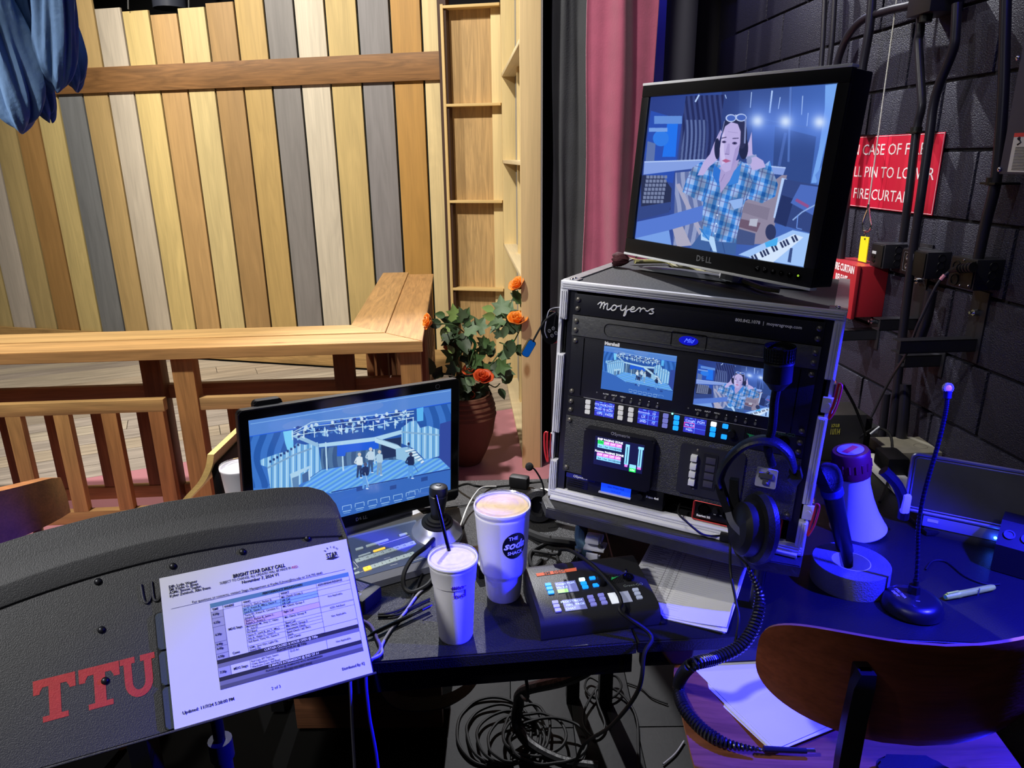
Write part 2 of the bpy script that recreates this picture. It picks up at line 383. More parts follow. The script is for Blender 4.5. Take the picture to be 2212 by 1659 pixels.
# ================================================================= PLANK WALL
base=V((-.472,5.43,0)); yaw=-13.9
base.z=.001; PWF=fr(base,yaw)          # x along the wall (0 at its right end), y away from viewer
pw=thing('plank_wall','tall scenic wall of vertical planks in tan, cream, grey and brown behind the railing','scenery wall',PWF)
edges=[-4,44.6,93,142.5,191,242,294,347,401,456,511.5,569,627,685,745,808,871.5,933,967]
xs=[PWF.py(u,560).x for u in edges]; pitch=(xs[-2]-xs[4])/13
xs=[xs[0]-pitch*(6-i) for i in range(6)]+xs
TAN=(200,174,124); LT=(222,194,136); CR=(222,212,186); YE=(230,206,138); GR=(140,137,137); BR=(186,140,88); OT=(218,184,122); PG=(204,192,172); CYL=(226,208,156)
cols=[TAN,GR,CR,OT,BR,TAN,PG,(196,172,120),(186,140,84),YE,GR,OT,CR,YE,(206,168,108),LT,BR,(206,170,106),GR,CR,(214,182,120),GR,(196,142,78),CYL]
tops={9:(0,),11:-3,12:14,13:20,14:28,15:14,16:3,17:-6}
rail_top=2.42
rt=random.Random(5)
for i,c in enumerate(cols):
    x0,x1=xs[i]+.0085,xs[i+1]-.0085
    if i in (12,13,14,15,16): zt=PWF.py((edges[i-6]+edges[i-5])/2-36,{12:14,13:20,14:28,15:14,16:3}[i]).z
    else: zt=2.86+rt.random()*.14
    c2=tuple(max(0,min(255,k+rt.randint(-5,5))) for k in c)
    B().bx(x0,x1,0,.02,.0,zt,.0015).build('plank',PLY,pw,color=c2)
B().bx(xs[0],xs[-1]+.01,.024,.035,0,2.62).build('backing',mat('dark_teal_backing',(28,40,40),.8),pw)
for z in (.5,2.2): B().bx(xs[0],xs[-1],.036,.08,z,z+.09).build('batten',dk,pw)
zt=PWF.py(700,122,-.025).z; zb=PWF.py(700,181.5,-.025).z
a=PWF.py(950,112,-.025).x; 
B().bx(xs[0],a,-.025,-.001,zb,zt,.001).build('cross_rail',PLX,pw,color=(160,114,68))
zb1=PWF.py(950,757,-.022).z
B().bx(xs[0],.0,-.022,-.001,.006,zb1,.001).build('skirting_board',PLX,pw,color=(206,164,104))
B().bx(xs[-1]+.010,xs[-1]+.07,-.05,.03,.0,2.83).build('side_post',PLY,pw,color=(70,42,28))
# dim equipment above the plank wall
def dim_fixture():
    f=thing('hanging_fixture','black cylindrical stage fixture hanging in the dark above the plank wall','stage light',T(aty(365,-5,6.4)))
    B().cyl((0,0,-.08),(0,0,.35),.13).build('body',mat('dim_grey_metal',(70,74,88),.4),f)
    B().tube([(0,0,.35),(0,0,.9)],.02).build('stem',BLKM,f)
dim_fixture()
for u in (277,408):
    tag(B().tube([aty(u,20,6.0),aty(u-1,-60,6.0)],.006).build('support_wire',mat('grey_wire',(120,120,120),.4,.6)),'thin grey wire hanging above the %s plank'%('cream' if u<300 else 'light tan'),'wire')
# ================================================================= OPEN-BACKED FLATS
ft=aty(968,500,5.36)
FF=fr((ft.x,5.36,0),-12)
fa=FF.py(968,8); fb=FF.py(1078,8); f1=thing('scenery_flat','narrow open-backed plywood flat with cross rails, right of the plank wall','scenery flat',FF)
w=fb.x; ztop=fa.z
PC=(226,192,128); PL=(232,206,148)
B().bx(0,w,.085,.092,.0,ztop).build('plywood_face',PLYW,f1,color=(206,168,112))
B().bx(0,.02,0,.085,.0,ztop,.001).build('stile',PLYZ,f1,color=PC)
B().bx(w-.075,w,.062,.085,.0,ztop,.001).build('stile',PLYZ,f1,color=PL)
for u,v in ((1020,8),(1020,223),(1020,433),(1020,623)):
    z=FF.py(u,v).z; B().bx(.02,w,.0,.085,z-.018,z,.001).build('rail',PLYX,f1,color=PC)
# angled flat
pa=atz(1133,1011,0); pb=V((FF.M@V((w,.03,0))))
d=(pa-pb); d.z=0; Lf=d.length; yawf=math.degrees(math.atan2(d.y,d.x))
F2=fr((pb.x,pb.y,0),yawf)        # x runs from the far corner towards the camera; +y is to the right
f2=thing('scenery_flat','tall angled scenery flat of raw pine studs beside the black curtain','scenery flat',F2)
g=mat('grey_muslin',(150,148,146),.9,bump=.2,bscale=300)
B().bx(.0,Lf,.09,.096,.0,3.6).build('covering',g,f2)
B().bx(Lf-.035,Lf+.0,-.01,.088,.0,3.6,.001).build('stile',PLYZ,f2,color=(228,200,146))
def nearx(u,v): return F2.py(u,v,.05).x
B().bx(.01,.09,.0,.09,.0,3.6,.001).build('stile',PLYZ,f2,color=PL)
s2=.62*Lf*.55
B().bx(s2,s2+.075,.06,.09,.0,3.6,.001).build('stile',PLYZ,f2,color=PL)
for z in (.0,1.02,1.60,2.16,2.75):
    B().bx(.02,Lf-.03,.0,.09,z,z+.022,.001).build('toggle',PLYX,f2,color=(232,212,170))
# ================================================================= CURTAINS
def curtain(name,label,us,ybase,z0,z1,m,amp,wl,seed,cat='curtain',lean=0):
    r=random.Random(seed); pa=aty(us[0],500,ybase); pb=aty(us[1],500,ybase); n=90; Wd=(pb-pa).length
    V_,F_=[],[]; nz=26
    ph=[r.random()*6 for _ in range(5)]
    for j in range(nz+1):
        z=z0+(z1-z0)*j/nz
        for i in range(n+1):
            t=i/n; x=pa.x+(pb.x-pa.x)*t
            q=t*Wd/wl*2*math.pi; a=amp*(.65+.35*math.sin(q*.37+ph[0]))
            y=ybase+a*math.sin(q+ph[1]+.25*math.sin(z*1.7+ph[2]+q*.3))+.3*a*math.sin(2.3*q+ph[3]+z*.5)
            V_.append((x+lean*(z-z0)+.006*math.sin(z*5+q),y,z))
    for j in range(nz):
        for i in range(n): a=j*(n+1)+i; F_.append((a,a+1,a+n+2,a+n+1))
    b=B().raw(V_,F_); o=b.build(name,m); md=o.modifiers.new('thick','SOLIDIFY'); md.thickness=.004; return tag(o,label,cat)
velv=mat('maroon_velvet',(142,62,90),.85,var=.3,vscale=9,bump=.25,bscale=120,sheen=.6)
curtain('velvet_curtain','dusty maroon velvet curtain hanging behind the monitor-topped rack case',(1262,1400),3.55,.02,4.2,velv,.05,.24,4)
bc=mat('black_curtain_cloth',(66,68,72),.9,var=.3,vscale=5,bump=.3,bscale=150)
curtain('masking_curtain','plain charcoal black masking curtain between the pine flat and the maroon velvet',(1192,1275),3.72,.02,4.2,bc,.035,.13,9)
B().bx(aty(1165,500,3.9).x,aty(1300,500,3.9).x,4.0,4.03,0,4.2).build('wall_back',MT['black_masking'],kind='structure')
# ================================================================= L-SHAPED RAILING
RF=fr((-.378,2.922,0),4.35)      # origin: front right corner, x to the right, y away
rl=thing('porch_railing','low L-shaped timber railing with a wide two-board top and many balusters','railing',RF)
RC=(200,152,98); TOP=.9; dW=.345; wb=.169; Lr=3.0; Lb=1.95
RTX=wood('railing_top','X',.34,1.2,.5,swirl=1.3,knots=.7); RTY=wood('railing_top_return','Y',.34,1.4,.5,swirl=3)
def mitre(x0,x1,y0,y1,cut0,cut1): pass
B().prism([(-Lr,0),(0,0),(-wb,wb),(-Lr,wb)],TOP-.048,TOP,bev=.002).build('top_board',RTX,rl,color=(216,168,108))
B().prism([(-Lr,wb+.004),(-wb-.004,wb+.004),(-dW,dW),(-Lr,dW)],TOP-.048,TOP+.002,bev=.002).build('top_board',RTX,rl,color=(222,178,116))
B().prism([(0,.004),(0,Lb-.10),(-wb,Lb-.10),(-wb,wb+.003)],TOP-.02,TOP,bev=.002).build('top_board',RTY,rl,color=(204,154,98))
B().prism([(-wb-.004,wb+.008),(-wb-.004,Lb),(-dW,Lb),(-dW,dW+.003)],TOP-.02,TOP,bev=.002).build('top_board',RTY,rl,color=(210,162,104))
zr=RF.py(200,868,.03).z; 
def seg_rail(x0,x1,y0,y1,z0,z1,c=RC,m=None,nm='rail'): B().bx(x0,x1,y0,y1,z0,z1,.002).build(nm,m or RLX,rl,color=c)
fx=lambda u,v: RF.py(u,v,.03).x
p0,p1=fx(385,1000),fx(446,1000)
seg_rail(-Lr,p0-.02,.03,.068,zr-.055,zr,(206,166,106))
seg_rail(p1-.05,-.05,.03,.068,zr-.055,zr,(206,166,110))
seg_rail(-Lr,-.05,dW-.07,dW-.032,zr-.075,zr-.01,(150,104,66))  # shade under the top boards is put into this back rail's colour
zlow=.10
seg_rail(-Lr,-.05,.03,.068,zlow,zlow+.06); seg_rail(-Lr,-.05,dW-.07,dW-.032,zlow,zlow+.06)
# posts
fpx=RF.py(377,840,.022).x; bpx=RF.py(303,800,dW-.12).x
for x,y in ((fpx,.022),(-Lr+.05,.022),(-.10,.022)): seg_rail(x,x+.088,y,y+.075,0,TOP-.048,(186,136,82),RLZ,'post')
for x,y in ((bpx,dW-.12),(-.42,dW-.12),(-.12,dW-.03),(-.30,dW+.25),(-.12,1.0),(-.30,1.0),(-.12,Lb-.12),(-.30,Lb-.12)): seg_rail(x,x+.088,y,y+.075,0,TOP-.048 if y<dW else TOP-.02,(120,78,50),RLZ,'post')  # back posts coloured darker to stand for the shade under the top
# balusters: front row under the front rail, back row under the back rail
fb_=[(-30,15),(64,104),(172,206),(288,328)]
xf=p0-.02-.2*14; i=0
while xf<-.14:
    if xf>-Lr+.03 and not(p0-.05<xf<p1-.01): B().bx(xf,xf+.062,.03,.066,zlow+.06,zr-.055,.0015).build('baluster',RLZ,rl,color=rt.choice([(196,142,86),(208,160,100),(184,126,76)]))
    xf+=.195
xf=p0-.02-.2*14+.105
while xf<-.10:
    B().bx(xf,xf+.075,dW-.066,dW-.036,zlow+.06,zr-.075,.0015).build('baluster',RLZ,rl,color=rt.choice([(150,100,62),(132,86,54),(162,112,68)])); xf+=.205  # shaded back row: the shade is put into these darker colours
y=.45
while y<Lb-.15:
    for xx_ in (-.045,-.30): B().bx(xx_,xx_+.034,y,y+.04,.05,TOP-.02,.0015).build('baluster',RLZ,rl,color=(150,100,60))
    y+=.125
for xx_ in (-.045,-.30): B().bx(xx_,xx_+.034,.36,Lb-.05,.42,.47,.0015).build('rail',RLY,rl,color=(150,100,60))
# ================================================================= POTTED ROSES
pc=atz(985,1003,0); pc=V((-.262,3.70,0))
pot=thing('potted_roses','round terracotta pot of ivy leaves and orange artificial roses beside the pine flat','potted plant',T(pc))
ter=mat('terracotta',(104,62,44),.75,bump=.2,bscale=80,var=.15)
Rm=.235
zt=aty(1050,848,3.70).z
pr=[(0,.0),(.10,0),(.115,.01),(.16,.08),(.205,.18),(.222,.26)]
for i in range(5): z=.28+i*.026; r=.228-(i*.004+ (i>2)*.006*(i-2)); pr+= [(r,z),(r+.005,z+.010),(r-.002,z+.021)]
pr+=[(.185,zt-.075),(.17,zt-.045),(.185,zt-.03),(.188,zt-.006),(.178,zt),(.165,zt-.01),(.155,zt-.05),(.0,zt-.06)]
pr=[(r*.75,z) for r,z in pr if z>=0]; 
B().lathe(pr,40).build('pot_body',ter,pot)
B().lathe([(.0,zt-.045),(.118,zt-.05)],24).build('soil',mat('dark_moss',(30,36,26),.9,bump=.6,bscale=40),pot)
stm=mat('leaf_stem',(58,84,44),.6); grn=mat('green_tape',(40,150,80),.4)
lm=[mat('ivy_leaf_%s'%n,c,.5,var=.3,vscale=30,bump=.2,bscale=60) for n,c in (('dark',(40,62,34)),('mid',(66,96,52)),('light',(128,156,84)),('sage',(92,118,84)))]
zF=Zm(900,580,5.186)
def P3(x,y,dy=0): u,v=zF(x,y); return aty(u,v,3.66+dy)
stems=[[(640,1350),(545,1250),(540,1150),(590,1080),(620,980),(660,860),(640,800),(560,740),(430,640),(300,620),(190,610)],
 [(690,1350),(620,1250),(580,1000),(585,900)],[(740,1330),(760,1200),(830,1080),(930,950),(1010,900),(1080,830),(1140,720),(1180,600),(1185,450),(1190,250)],
 [(720,1340),(800,1300),(880,1330),(930,1290)],[(1010,900),(980,850),(930,830)],[(560,740),(500,600),(480,500)],[(590,1180),(500,1130),(440,1000)],[(640,1400),(300,1290),(190,1230)],[(1140,720),(1060,650),(1000,560),(950,500)]]
for q,s_ in enumerate(stems):
    pts=[P3(x,y,.05*math.sin(k*1.3+q)) for k,(x,y) in enumerate(s_)]
    B().tube(smooth_pts(pts,4),.0035,6).build('stem',stm,pot,world=True)
B().tube(smooth_pts([P3(590,770),P3(650,830),P3(650,890),P3(630,930)],4),.008,8).tube([P3(1080,800),P3(1040,890)],.009,8).build('green_tape_wrap',grn,pot,world=True)
def leafmesh(kind):
    if kind==0: P=[(0,0),(.32,-.12),(.5,.12),(.34,.3),(.52,.62),(.22,.62),(0,1.05),(-.22,.62),(-.52,.62),(-.34,.3),(-.5,.12),(-.32,-.12)]
    else: P=[(0,0),(.22,.1),(.36,.35),(.32,.6),(.16,.85),(0,1.05),(-.16,.85),(-.32,.6),(-.36,.35),(-.22,.1)]
    vs_=[(x,y,.12*abs(x)-.10*(y-.4)**2) for x,y in P]+[(0,.42,-.06)]; n=len(P)
    b=B().raw(vs_,[(i,(i+1)%n,n) for i in range(n)]); return b
def make_leaf(kind,ci):
    o=leafmesh(kind).build('leaf',lm[ci],pot); return o
protos={}
def leaf(x,y,s,ang,ci,kind,dy=0,tilt=60):
    k_=(kind,ci)
    if k_ not in protos: o=protos[k_]=make_leaf(kind,ci)
    else: o=protos[k_].copy(); S.collection.objects.link(o); o.parent=pot
    p=P3(x,y,dy)-pc
    o.matrix_local=T(p)@RZ(R_.uniform(-35,35))@RX(tilt+R_.uniform(-15,25))@RZ(ang)@Matrix.Scale(s*1.12,4)
LV=[(440,570,.075,10,2,0),(345,650,.07,160,2,1),(280,630,.07,80,0,1),(400,690,.085,200,0,0),(520,610,.08,-30,1,0),(530,560,.06,20,3,0),(505,720,.11,190,0,1),(540,690,.08,-80,3,0),(340,730,.06,200,0,0),(320,530,.05,80,1,1),
(670,700,.085,-35,3,0),(640,740,.05,60,1,0),(470,1000,.10,60,1,0),(540,1060,.09,-40,0,0),(620,1050,.08,-60,1,0),(440,1090,.07,120,0,0),(590,960,.07,20,1,0),(420,950,.05,30,2,1),
(780,960,.08,30,3,0),(850,900,.08,60,1,0),(760,1060,.085,150,1,0),(830,1000,.07,10,3,1),(900,1090,.08,-90,1,0),(900,1120,.09,-110,3,0),(940,1010,.06,-60,3,0),(860,1050,.07,200,0,0),(790,850,.06,60,1,0),
(1030,740,.11,-20,0,1),(1060,800,.09,170,0,1),(1100,880,.08,-110,0,1),(930,770,.05,20,0,0),(1160,700,.07,-30,1,1),(1180,730,.06,-80,0,1),
(960,500,.09,10,3,0),(1000,560,.09,-20,3,0),(930,600,.07,150,3,0),(870,470,.06,70,2,1),(880,545,.06,80,2,1),(1000,640,.06,160,3,1),(960,560,.08,120,1,0),(1170,400,.08,10,1,1),(1165,350,.06,60,0,0),(1180,450,.06,-20,1,1),(1170,510,.05,-60,1,1),
(730,1160,.085,80,0,0),(750,1200,.07,-70,0,0),(650,1300,.06,60,1,1),(600,1310,.08,100,0,0),(560,1330,.08,200,0,0),(700,1370,.08,-60,0,0),(640,1390,.09,170,0,0),(520,1400,.09,60,0,0),(760,1340,.05,-30,0,0),
(960,1280,.07,-50,1,1),(930,1340,.06,180,0,1),(165,1190,.09,10,1,1),(190,1230,.07,-40,0,1),(290,1220,.04,30,0,1),(500,1320,.08,40,0,0),(470,640,.10,60,0,0),(460,760,.09,120,0,0),(500,820,.10,160,0,1)]
for l in LV: leaf(*l,dy=R_.uniform(-.05,.06))
pet=mat('orange_petal',(238,130,34),.5,var=.35,vscale=25); pet2=mat('red_orange_petal',(206,76,30),.5,var=.35,vscale=25)
def rose(x,y,s,m,dy=-.04,ang=0):
    c=P3(x,y,dy); f=B(); 
    for ring,(n,r0,op) in enumerate(((4,.28,.0),(5,.5,.15),(6,.78,.42))):
        for k_ in range(n):
            a=2*math.pi*k_/n+ring*.6
            vs_=[];  W_=5
            for j in range(5):
                t=j/4
                for i in range(W_):
                    q=(i/(W_-1)-.5)*1.75*(.45,.8,1,.98,.7)[j]
                    rad=r0*(.25+.75*t**.7)*(1+op*t*.5); z=(.9-op*.45)*t*(1.1-.25*(abs(q)))
                    vs_.append((rad*math.cos(a+q),rad*math.sin(a+q),z-.15*op*(t>.9)))
            F_=[(j*W_+i,j*W_+i+1,(j+1)*W_+i+1,(j+1)*W_+i) for j in range(4) for i in range(W_-1)]
            f.raw(vs_,F_)
    X=T(c)@RY(ang)@RX(25)@Matrix.Scale(s,4)
    for v in f.bm.verts: v.co=X@v.co
    o=f.build('rose',m,pot,world=True); md=o.modifiers.new('t','SOLIDIFY'); md.thickness=.0015
    B().lathe([(0,-.25),(.15,-.2),(.3,.05),(.0,.1)],8,M=T(c)@RY(ang)@RX(25)@Matrix.Scale(s,4)).build('sepal',lm[1],o,world=True)
rose(170,600,.042,pet,-.46,ang=-75); B().tube(smooth_pts([P3(190,610,-.44),P3(230,630,-.3),P3(300,620,0)],4),.003,6).build('stem',stm,pot,world=True); rose(1150,210,.05,pet,ang=-35); rose(1130,610,.058,pet,ang=0); rose(740,1260,.058,pet2,-.09,10); rose(620,1170,.05,pet2,.03,-15); rose(400,880,.042,pet2,.04,-30); rose(590,1450,.035,pet2,.02,0)
# ================================================================= HANGING DENIM CLOTH
dn_=mat('faded_blue_denim',(104,136,176),.8,var=.35,vscale=14,bump=.35,bscale=90)
CF=fr(aty(60,100,1.30),0)
dc=thing('hanging_denim','crumpled faded blue denim garments hanging at the top left corner','clothing',CF)
def lobe(us,vt,vb,dy,seed):
    a=CF.py(us[0],150,dy); b=CF.py(us[1],150,dy); cx=(a.x+b.x)/2; rx=(b.x-a.x)/2; z1=CF.py(30,vt).z; z0=CF.py(30,vb).z
    vs_=[];n=90;m=60
    for j in range(m+1):
        t=(j/m)**1.8; z=z0+(z1-z0)*t; q_=min(1,t*7); env=(1-(1-q_)**2)**.5*(1-.3*max(0,t-.35)); env=env*.97+.03
        for i in range(n):
            a_=2*math.pi*i/n; f=1+.13*math.sin(a_*5+seed+t*3)+.09*math.sin(a_*9+seed*2-t*4)+.05*math.sin(a_*15+seed*3+t*5+2*math.sin(t*7))+.16*noise.noise(V((math.cos(a_)*2,math.sin(a_)*2+t*5,seed)))
            if j==0: f*=.05
            vs_.append((cx+rx*env*f*math.cos(a_)+.02*math.sin(t*5+seed)*(1-t),dy+rx*.7*env*f*math.sin(a_),z+.008*math.sin(a_*2+seed)*(1-t)*(j>0)))
    F_=[(j*n+i,j*n+(i+1)%n,(j+1)*n+(i+1)%n,(j+1)*n+i) for j in range(m) for i in range(n)]
    return B().raw(vs_,F_)
for us,vt,vb,dy,sd in (((-60,55),-420,280,0,1.),((40,98),-420,255,.03,2.3),((58,125),-420,222,.06,4.1),((90,172),-420,190,.02,5.2),((100,168),-420,182,.08,7.7),((-10,90),-420,235,.09,3.3)):
    lobe(us,vt,vb,dy,sd).build('cloth_fold',dn_,dc)
# ================================================================= SCREEN PICTURES
# performer seen on the cast monitor
c=Canvas(760,500,[(165,208),(1583,108),(1322,1497),(40,1278)])
u_=np.clip((c.SX-100)/1400,0,1)[...,None]; v_=np.clip(c.SY/1400,0,1)[...,None]
c.a[:]=np.array((30,44,112))*(1-u_)+np.array((62,96,172))*u_; c.a+=np.array((20,30,40))*v_*.6
c.rect(700,100,930,700,(36,48,100),.7); c.rect(830,130,1230,420,(52,70,126),.6)
stripe=lambda f,lo,hi: (lambda X,Y,col: np.where((np.sin(X*f+np.sin(Y*.01)*2)>0)[...,None],np.array(lo,np.float32),np.array(hi,np.float32)))
c.poly([(430,200),(720,190),(700,350),(690,640),(540,690),(370,690),(400,420)],(30,36,84),1,stripe(.16,(26,30,74),(48,58,112)))
c.poly([(430,380),(590,380),(560,680),(380,690)],(80,96,150),.7,stripe(.2,(34,42,90),(112,128,176)))
c.poly([(165,310),(400,380),(370,600),(330,860),(130,800),(120,640)],(34,70,170)); c.poly([(290,400),(370,400),(350,660),(250,660)],(24,110,236))
c.ell(240,520,60,60,(40,120,230)); c.rect(190,350,400,410,(96,140,214)); c.rect(150,440,290,470,(120,160,226)); c.poly([(140,540),(200,560),(190,690),(125,690)],(92,110,160))
c.poly([(90,800),(250,800),(320,900),(310,1060),(90,1130)],(30,34,62))
for j in range(7):
    for i in range(6): c.rect(130+i*27-j*5,800+j*31,152+i*27-j*5,824+j*31,(120,128,156))
c.poly([(60,1040),(320,1000),(300,1080),(60,1140)],(44,60,120))
c.poly([(1100,430),(1410,510),(1360,900),(1080,820)],(44,66,126)); c.line([(1020,380),(1400,450)],8,(70,96,160)); c.line([(1220,120),(1200,700)],16,(100,136,214),.6); c.line([(1180,480),(1130,730)],22,(84,112,186),.6)
c.poly([(1480,120),(1583,108),(1560,220),(1480,560),(1410,860),(1370,860),(1430,600),(1475,300)],(120,170,240))
c.poly([(1400,800),(1480,700),(1430,900)],(96,140,220))
for x0,y0,x1,y1 in ((530,190,500,245),(725,190,735,220),(925,170,915,290),(1080,160,1060,330),(1140,210,1125,300),(1310,200,1300,345),(1350,330,1340,430)): c.line([(x0,y0),(x1,y1)],12 if x0 in (530,1080) else 6,(190,214,250))
for x,y in ((970,390),(1180,395),(1435,400)): c.glow(x,y,130,(110,150,245),.75); c.glow(x,y,46,(225,238,255),1)
c.poly([(115,698),(560,684),(1180,745),(1160,800),(600,735),(108,795)],(136,160,224)); c.line([(115,698),(560,684),(1180,745)],10,(186,206,246))
c.poly([(350,780),(560,760),(560,1320),(330,1330)],(112,124,170),1,stripe(.1,(96,108,156),(150,158,192)))
c.poly([(350,870),(380,860),(560,1240),(530,1260)],(176,170,190)); c.poly([(320,1180),(400,1180),(470,1330),(360,1340)],(180,172,186))
c.poly([(60,1150),(300,1100),(830,950),(830,1060),(300,1215),(45,1275)],(84,118,206)); c.poly([(45,1275),(300,1215),(320,1340),(60,1290)],(120,160,230))
c.poly([(870,1000),(1150,800),(1190,800),(1060,1320),(800,1320)],(148,134,150)); c.poly([(1150,820),(1190,830),(1110,1130),(1085,1120)],(190,214,250))
c.poly([(860,1000),(1060,1050),(1040,1140),(850,1080)],(132,118,134)); c.poly([(840,1130),(990,1160),(960,1230),(820,1190)],(110,82,96)); c.poly([(910,1130),(970,1130),(960,1190),(900,1180)],(190,190,200))
c.poly([(810,1200),(950,1240),(940,1330),(800,1320)],(64,76,120)); c.ell(1065,1230,40,60,(40,46,80))
c.poly([(1170,830),(1440,880),(1370,1240),(1090,1160)],(46,62,116)); c.poly([(1150,950),(1240,980),(1180,1190),(1090,1150)],(30,40,84))
c.poly([(1290,870),(1430,890),(1385,1105),(1215,1010)],(74,104,184)); c.line([(1255,985),(1350,1040)],24,(150,74,130)); c.line([(1230,1140),(1300,1080),(1410,1020)],10,(150,180,230)); c.line([(1270,1100),(1260,1200),(1300,1210)],7,(110,150,230))
c.poly([(820,1400),(1230,1215),(1370,1245),(1325,1495),(1000,1440)],(168,204,250)); c.poly([(900,1420),(1240,1245),(1310,1270),(1080,1460)],(226,240,255))
for i in range(17):
    t=i/16; x=915+t*345; y=1425-t*165
    if i%7 not in (2,6): c.poly([(x,y-14),(x+13,y-20),(x+34,y+22),(x+20,y+28)],(30,38,72))
c.poly([(1020,1310),(1120,1270),(1110,1330),(1030,1345)],(70,176,240))
c.poly([(1210,1350),(1230,1350),(1215,1460),(1190,1455)],(50,70,120))
# figure: jeans, shirt, arms, head
c.poly([(455,1350),(560,1210),(810,1280),(800,1400),(700,1390),(600,1375)],(58,92,150)); c.line([(640,1290),(610,1370)],6,(30,52,104)); c.line([(700,1300),(720,1390)],5,(40,66,120))
shirt=[(545,700),(600,735),(680,690),(720,770),(840,690),(960,770),(1060,690),(1075,750),(1120,870),(1100,960),(1000,1012),(880,975),(850,1070),(800,1310),(640,1300),(540,1250),(560,1000),(490,975),(402,925),(430,840),(480,740)]
c.poly(shirt,(168,196,242))
msk=c.mask(shirt)
if msk:
    sl,k_=msk; X=c.SX[sl]; Y=c.SY[sl]; a=c.a[sl]
    r1=((X+Y*.25)%88<30); r2=((Y-X*.3)%104<34); r3=((X+Y*.25+40)%88<8); r4=((Y-X*.3+50)%104<8)
    for r_,cl,al in ((r1,(40,128,220),.75),(r2,(52,140,226),.6),(r3,(84,80,140),.6),(r4,(90,86,150),.5),(r1&r2,(16,90,190),.7)):
        kk=(k_*r_*al)[...,None]; a=a*(1-kk)+np.array(cl)*kk
    sh=(.86+.14*np.sin(X*.035+np.sin(Y*.02)*2))[...,None]; kk=k_[...,None]; a=a*(1-kk)+a*sh*kk; c.a[sl]=a
c.line([(560,1000),(610,830),(600,740)],6,(60,90,150)); c.line([(880,975),(930,850),(900,780)],6,(60,90,150)); c.line([(690,930),(670,1100),(640,1300)],6,(90,120,180)); c.poly([(750,990),(860,970),(850,1040),(790,1060)],(150,184,238)); c.line([(750,990),(860,970)],4,(60,90,160))
for y in (1030,1100,1165,1240): c.ell(672-(y-1030)*.12,y,7,7,(220,236,255))
c.poly([(540,1230),(640,1270),(660,1380),(630,1375),(600,1300),(540,1290)],(190,222,250)); c.poly([(560,1180),(620,1210),(600,1290),(550,1260)],(60,140,222),.8); c.line([(530,1200),(600,1290)],8,(40,120,200))
SK=(196,178,224)
c.poly([(515,800),(560,700),(610,640),(640,560),(690,455),(700,470),(672,570),(685,640),(668,680),(600,740),(560,800)],SK); c.line([(690,458),(665,560)],4,(150,140,190))
c.poly([(905,540),(925,470),(930,640),(1010,690),(1030,740),(930,765),(905,710),(880,650),(880,600)],SK); c.line([(880,670),(960,650)],16,(150,160,200)); c.ell(905,690,20,30,(140,150,190))
c.poly([(680,740),(830,680),(800,780),(690,935),(676,820)],(178,158,206)); c.poly([(640,720),(690,760),(670,880),(630,800)],(40,110,206)); c.poly([(790,770),(850,700),(820,860),(740,880)],(54,126,214))
c.ell(792,450,92,90,(34,34,64)); c.ell(665,600,22,80,(26,28,56)); c.ell(862,590,36,90,(26,28,56)); c.ell(850,490,40,110,(38,38,70))
c.poly([(725,430),(770,398),(820,412),(842,470),(838,560),(822,640),(802,700),(765,760),(725,778),(695,750),(680,690),(684,600),(700,500)],SK); c.poly([(684,600),(700,500),(720,470),(715,620),(730,700),(700,720)],(216,200,238)); c.poly([(800,600),(838,560),(802,700),(765,760)],(162,142,196),.7)
c.ell(716,548,17,9,(80,64,110)); c.ell(796,558,19,10,(70,56,100)); c.line([(698,520),(735,512)],7,(70,56,96)); c.line([(780,522),(826,520)],7,(70,56,96)); c.ell(716,548,6,6,(20,16,40)); c.ell(796,558,6,6,(20,16,40))
c.poly([(745,560),(760,560),(758,640),(722,638)],(176,156,206)); c.line([(722,640),(755,642)],5,(120,96,150)); c.poly([(700,690),(728,676),(768,692),(730,706)],(196,92,130)); c.line([(700,690),(768,692)],3,(130,60,100))
c.line([(745,470),(820,480)],3,(160,140,190)); c.line([(720,790),(690,850)],4,(140,120,170))
for x,y,w_ in ((768,368,40),(845,364,42)): c.ell(x,y,w_,30,(200,214,246)); c.ell(x+2,y,w_-8,22,(66,96,180))
c.line([(800,345),(815,350)],8,(210,220,250)); c.line([(880,375),(872,560)],12,(130,140,184)); c.line([(720,390),(700,480)],6,(120,130,176))
c.a=c.a*.88+np.array((96,140,232))*.12
person_pic=c.material('cast_camera_picture',1.0,.12)
# wide shot of the stage
c=Canvas(860,484,[(162,437),(2097,122),(2092,1093),(243,1562)])
v_=np.clip((c.Y/c.h),0,1)[...,None]; c.a[:]=np.array((70,126,214))*(1-v_)+np.array((58,116,196))*v_
c.poly([(170,590),(2095,250),(2100,560),(2000,830),(300,1060),(200,900)],(36,78,160))
c.poly([(160,430),(2100,120),(2100,250),(170,590)],(84,130,206)); c.line([(180,470),(600,400),(1600,220),(2090,140)],5,(140,190,240)); c.ell(1250,310,200,52,(108,142,206),.55,-.16); c.ell(650,470,170,45,(108,142,206),.55,-.16)
c.line([(170,590),(2095,255)],7,(30,90,230))
cs=stripe(.05,(36,84,164),(56,112,196))
c.poly([(180,590),(490,540),(540,700),(340,1080),(210,1080),(190,800)],(46,96,178),1,cs); c.poly([(1760,320),(2095,265),(2095,900),(1960,860),(1990,520),(1800,460)],(46,96,178),1,cs); c.poly([(1990,460),(2095,430),(2095,900),(1970,860)],(46,66,150))
c.poly([(490,540),(585,525),(590,700),(540,740),(510,650)],(120,206,246)); c.poly([(1765,315),(1830,300),(1830,430),(1770,440)],(90,180,240))
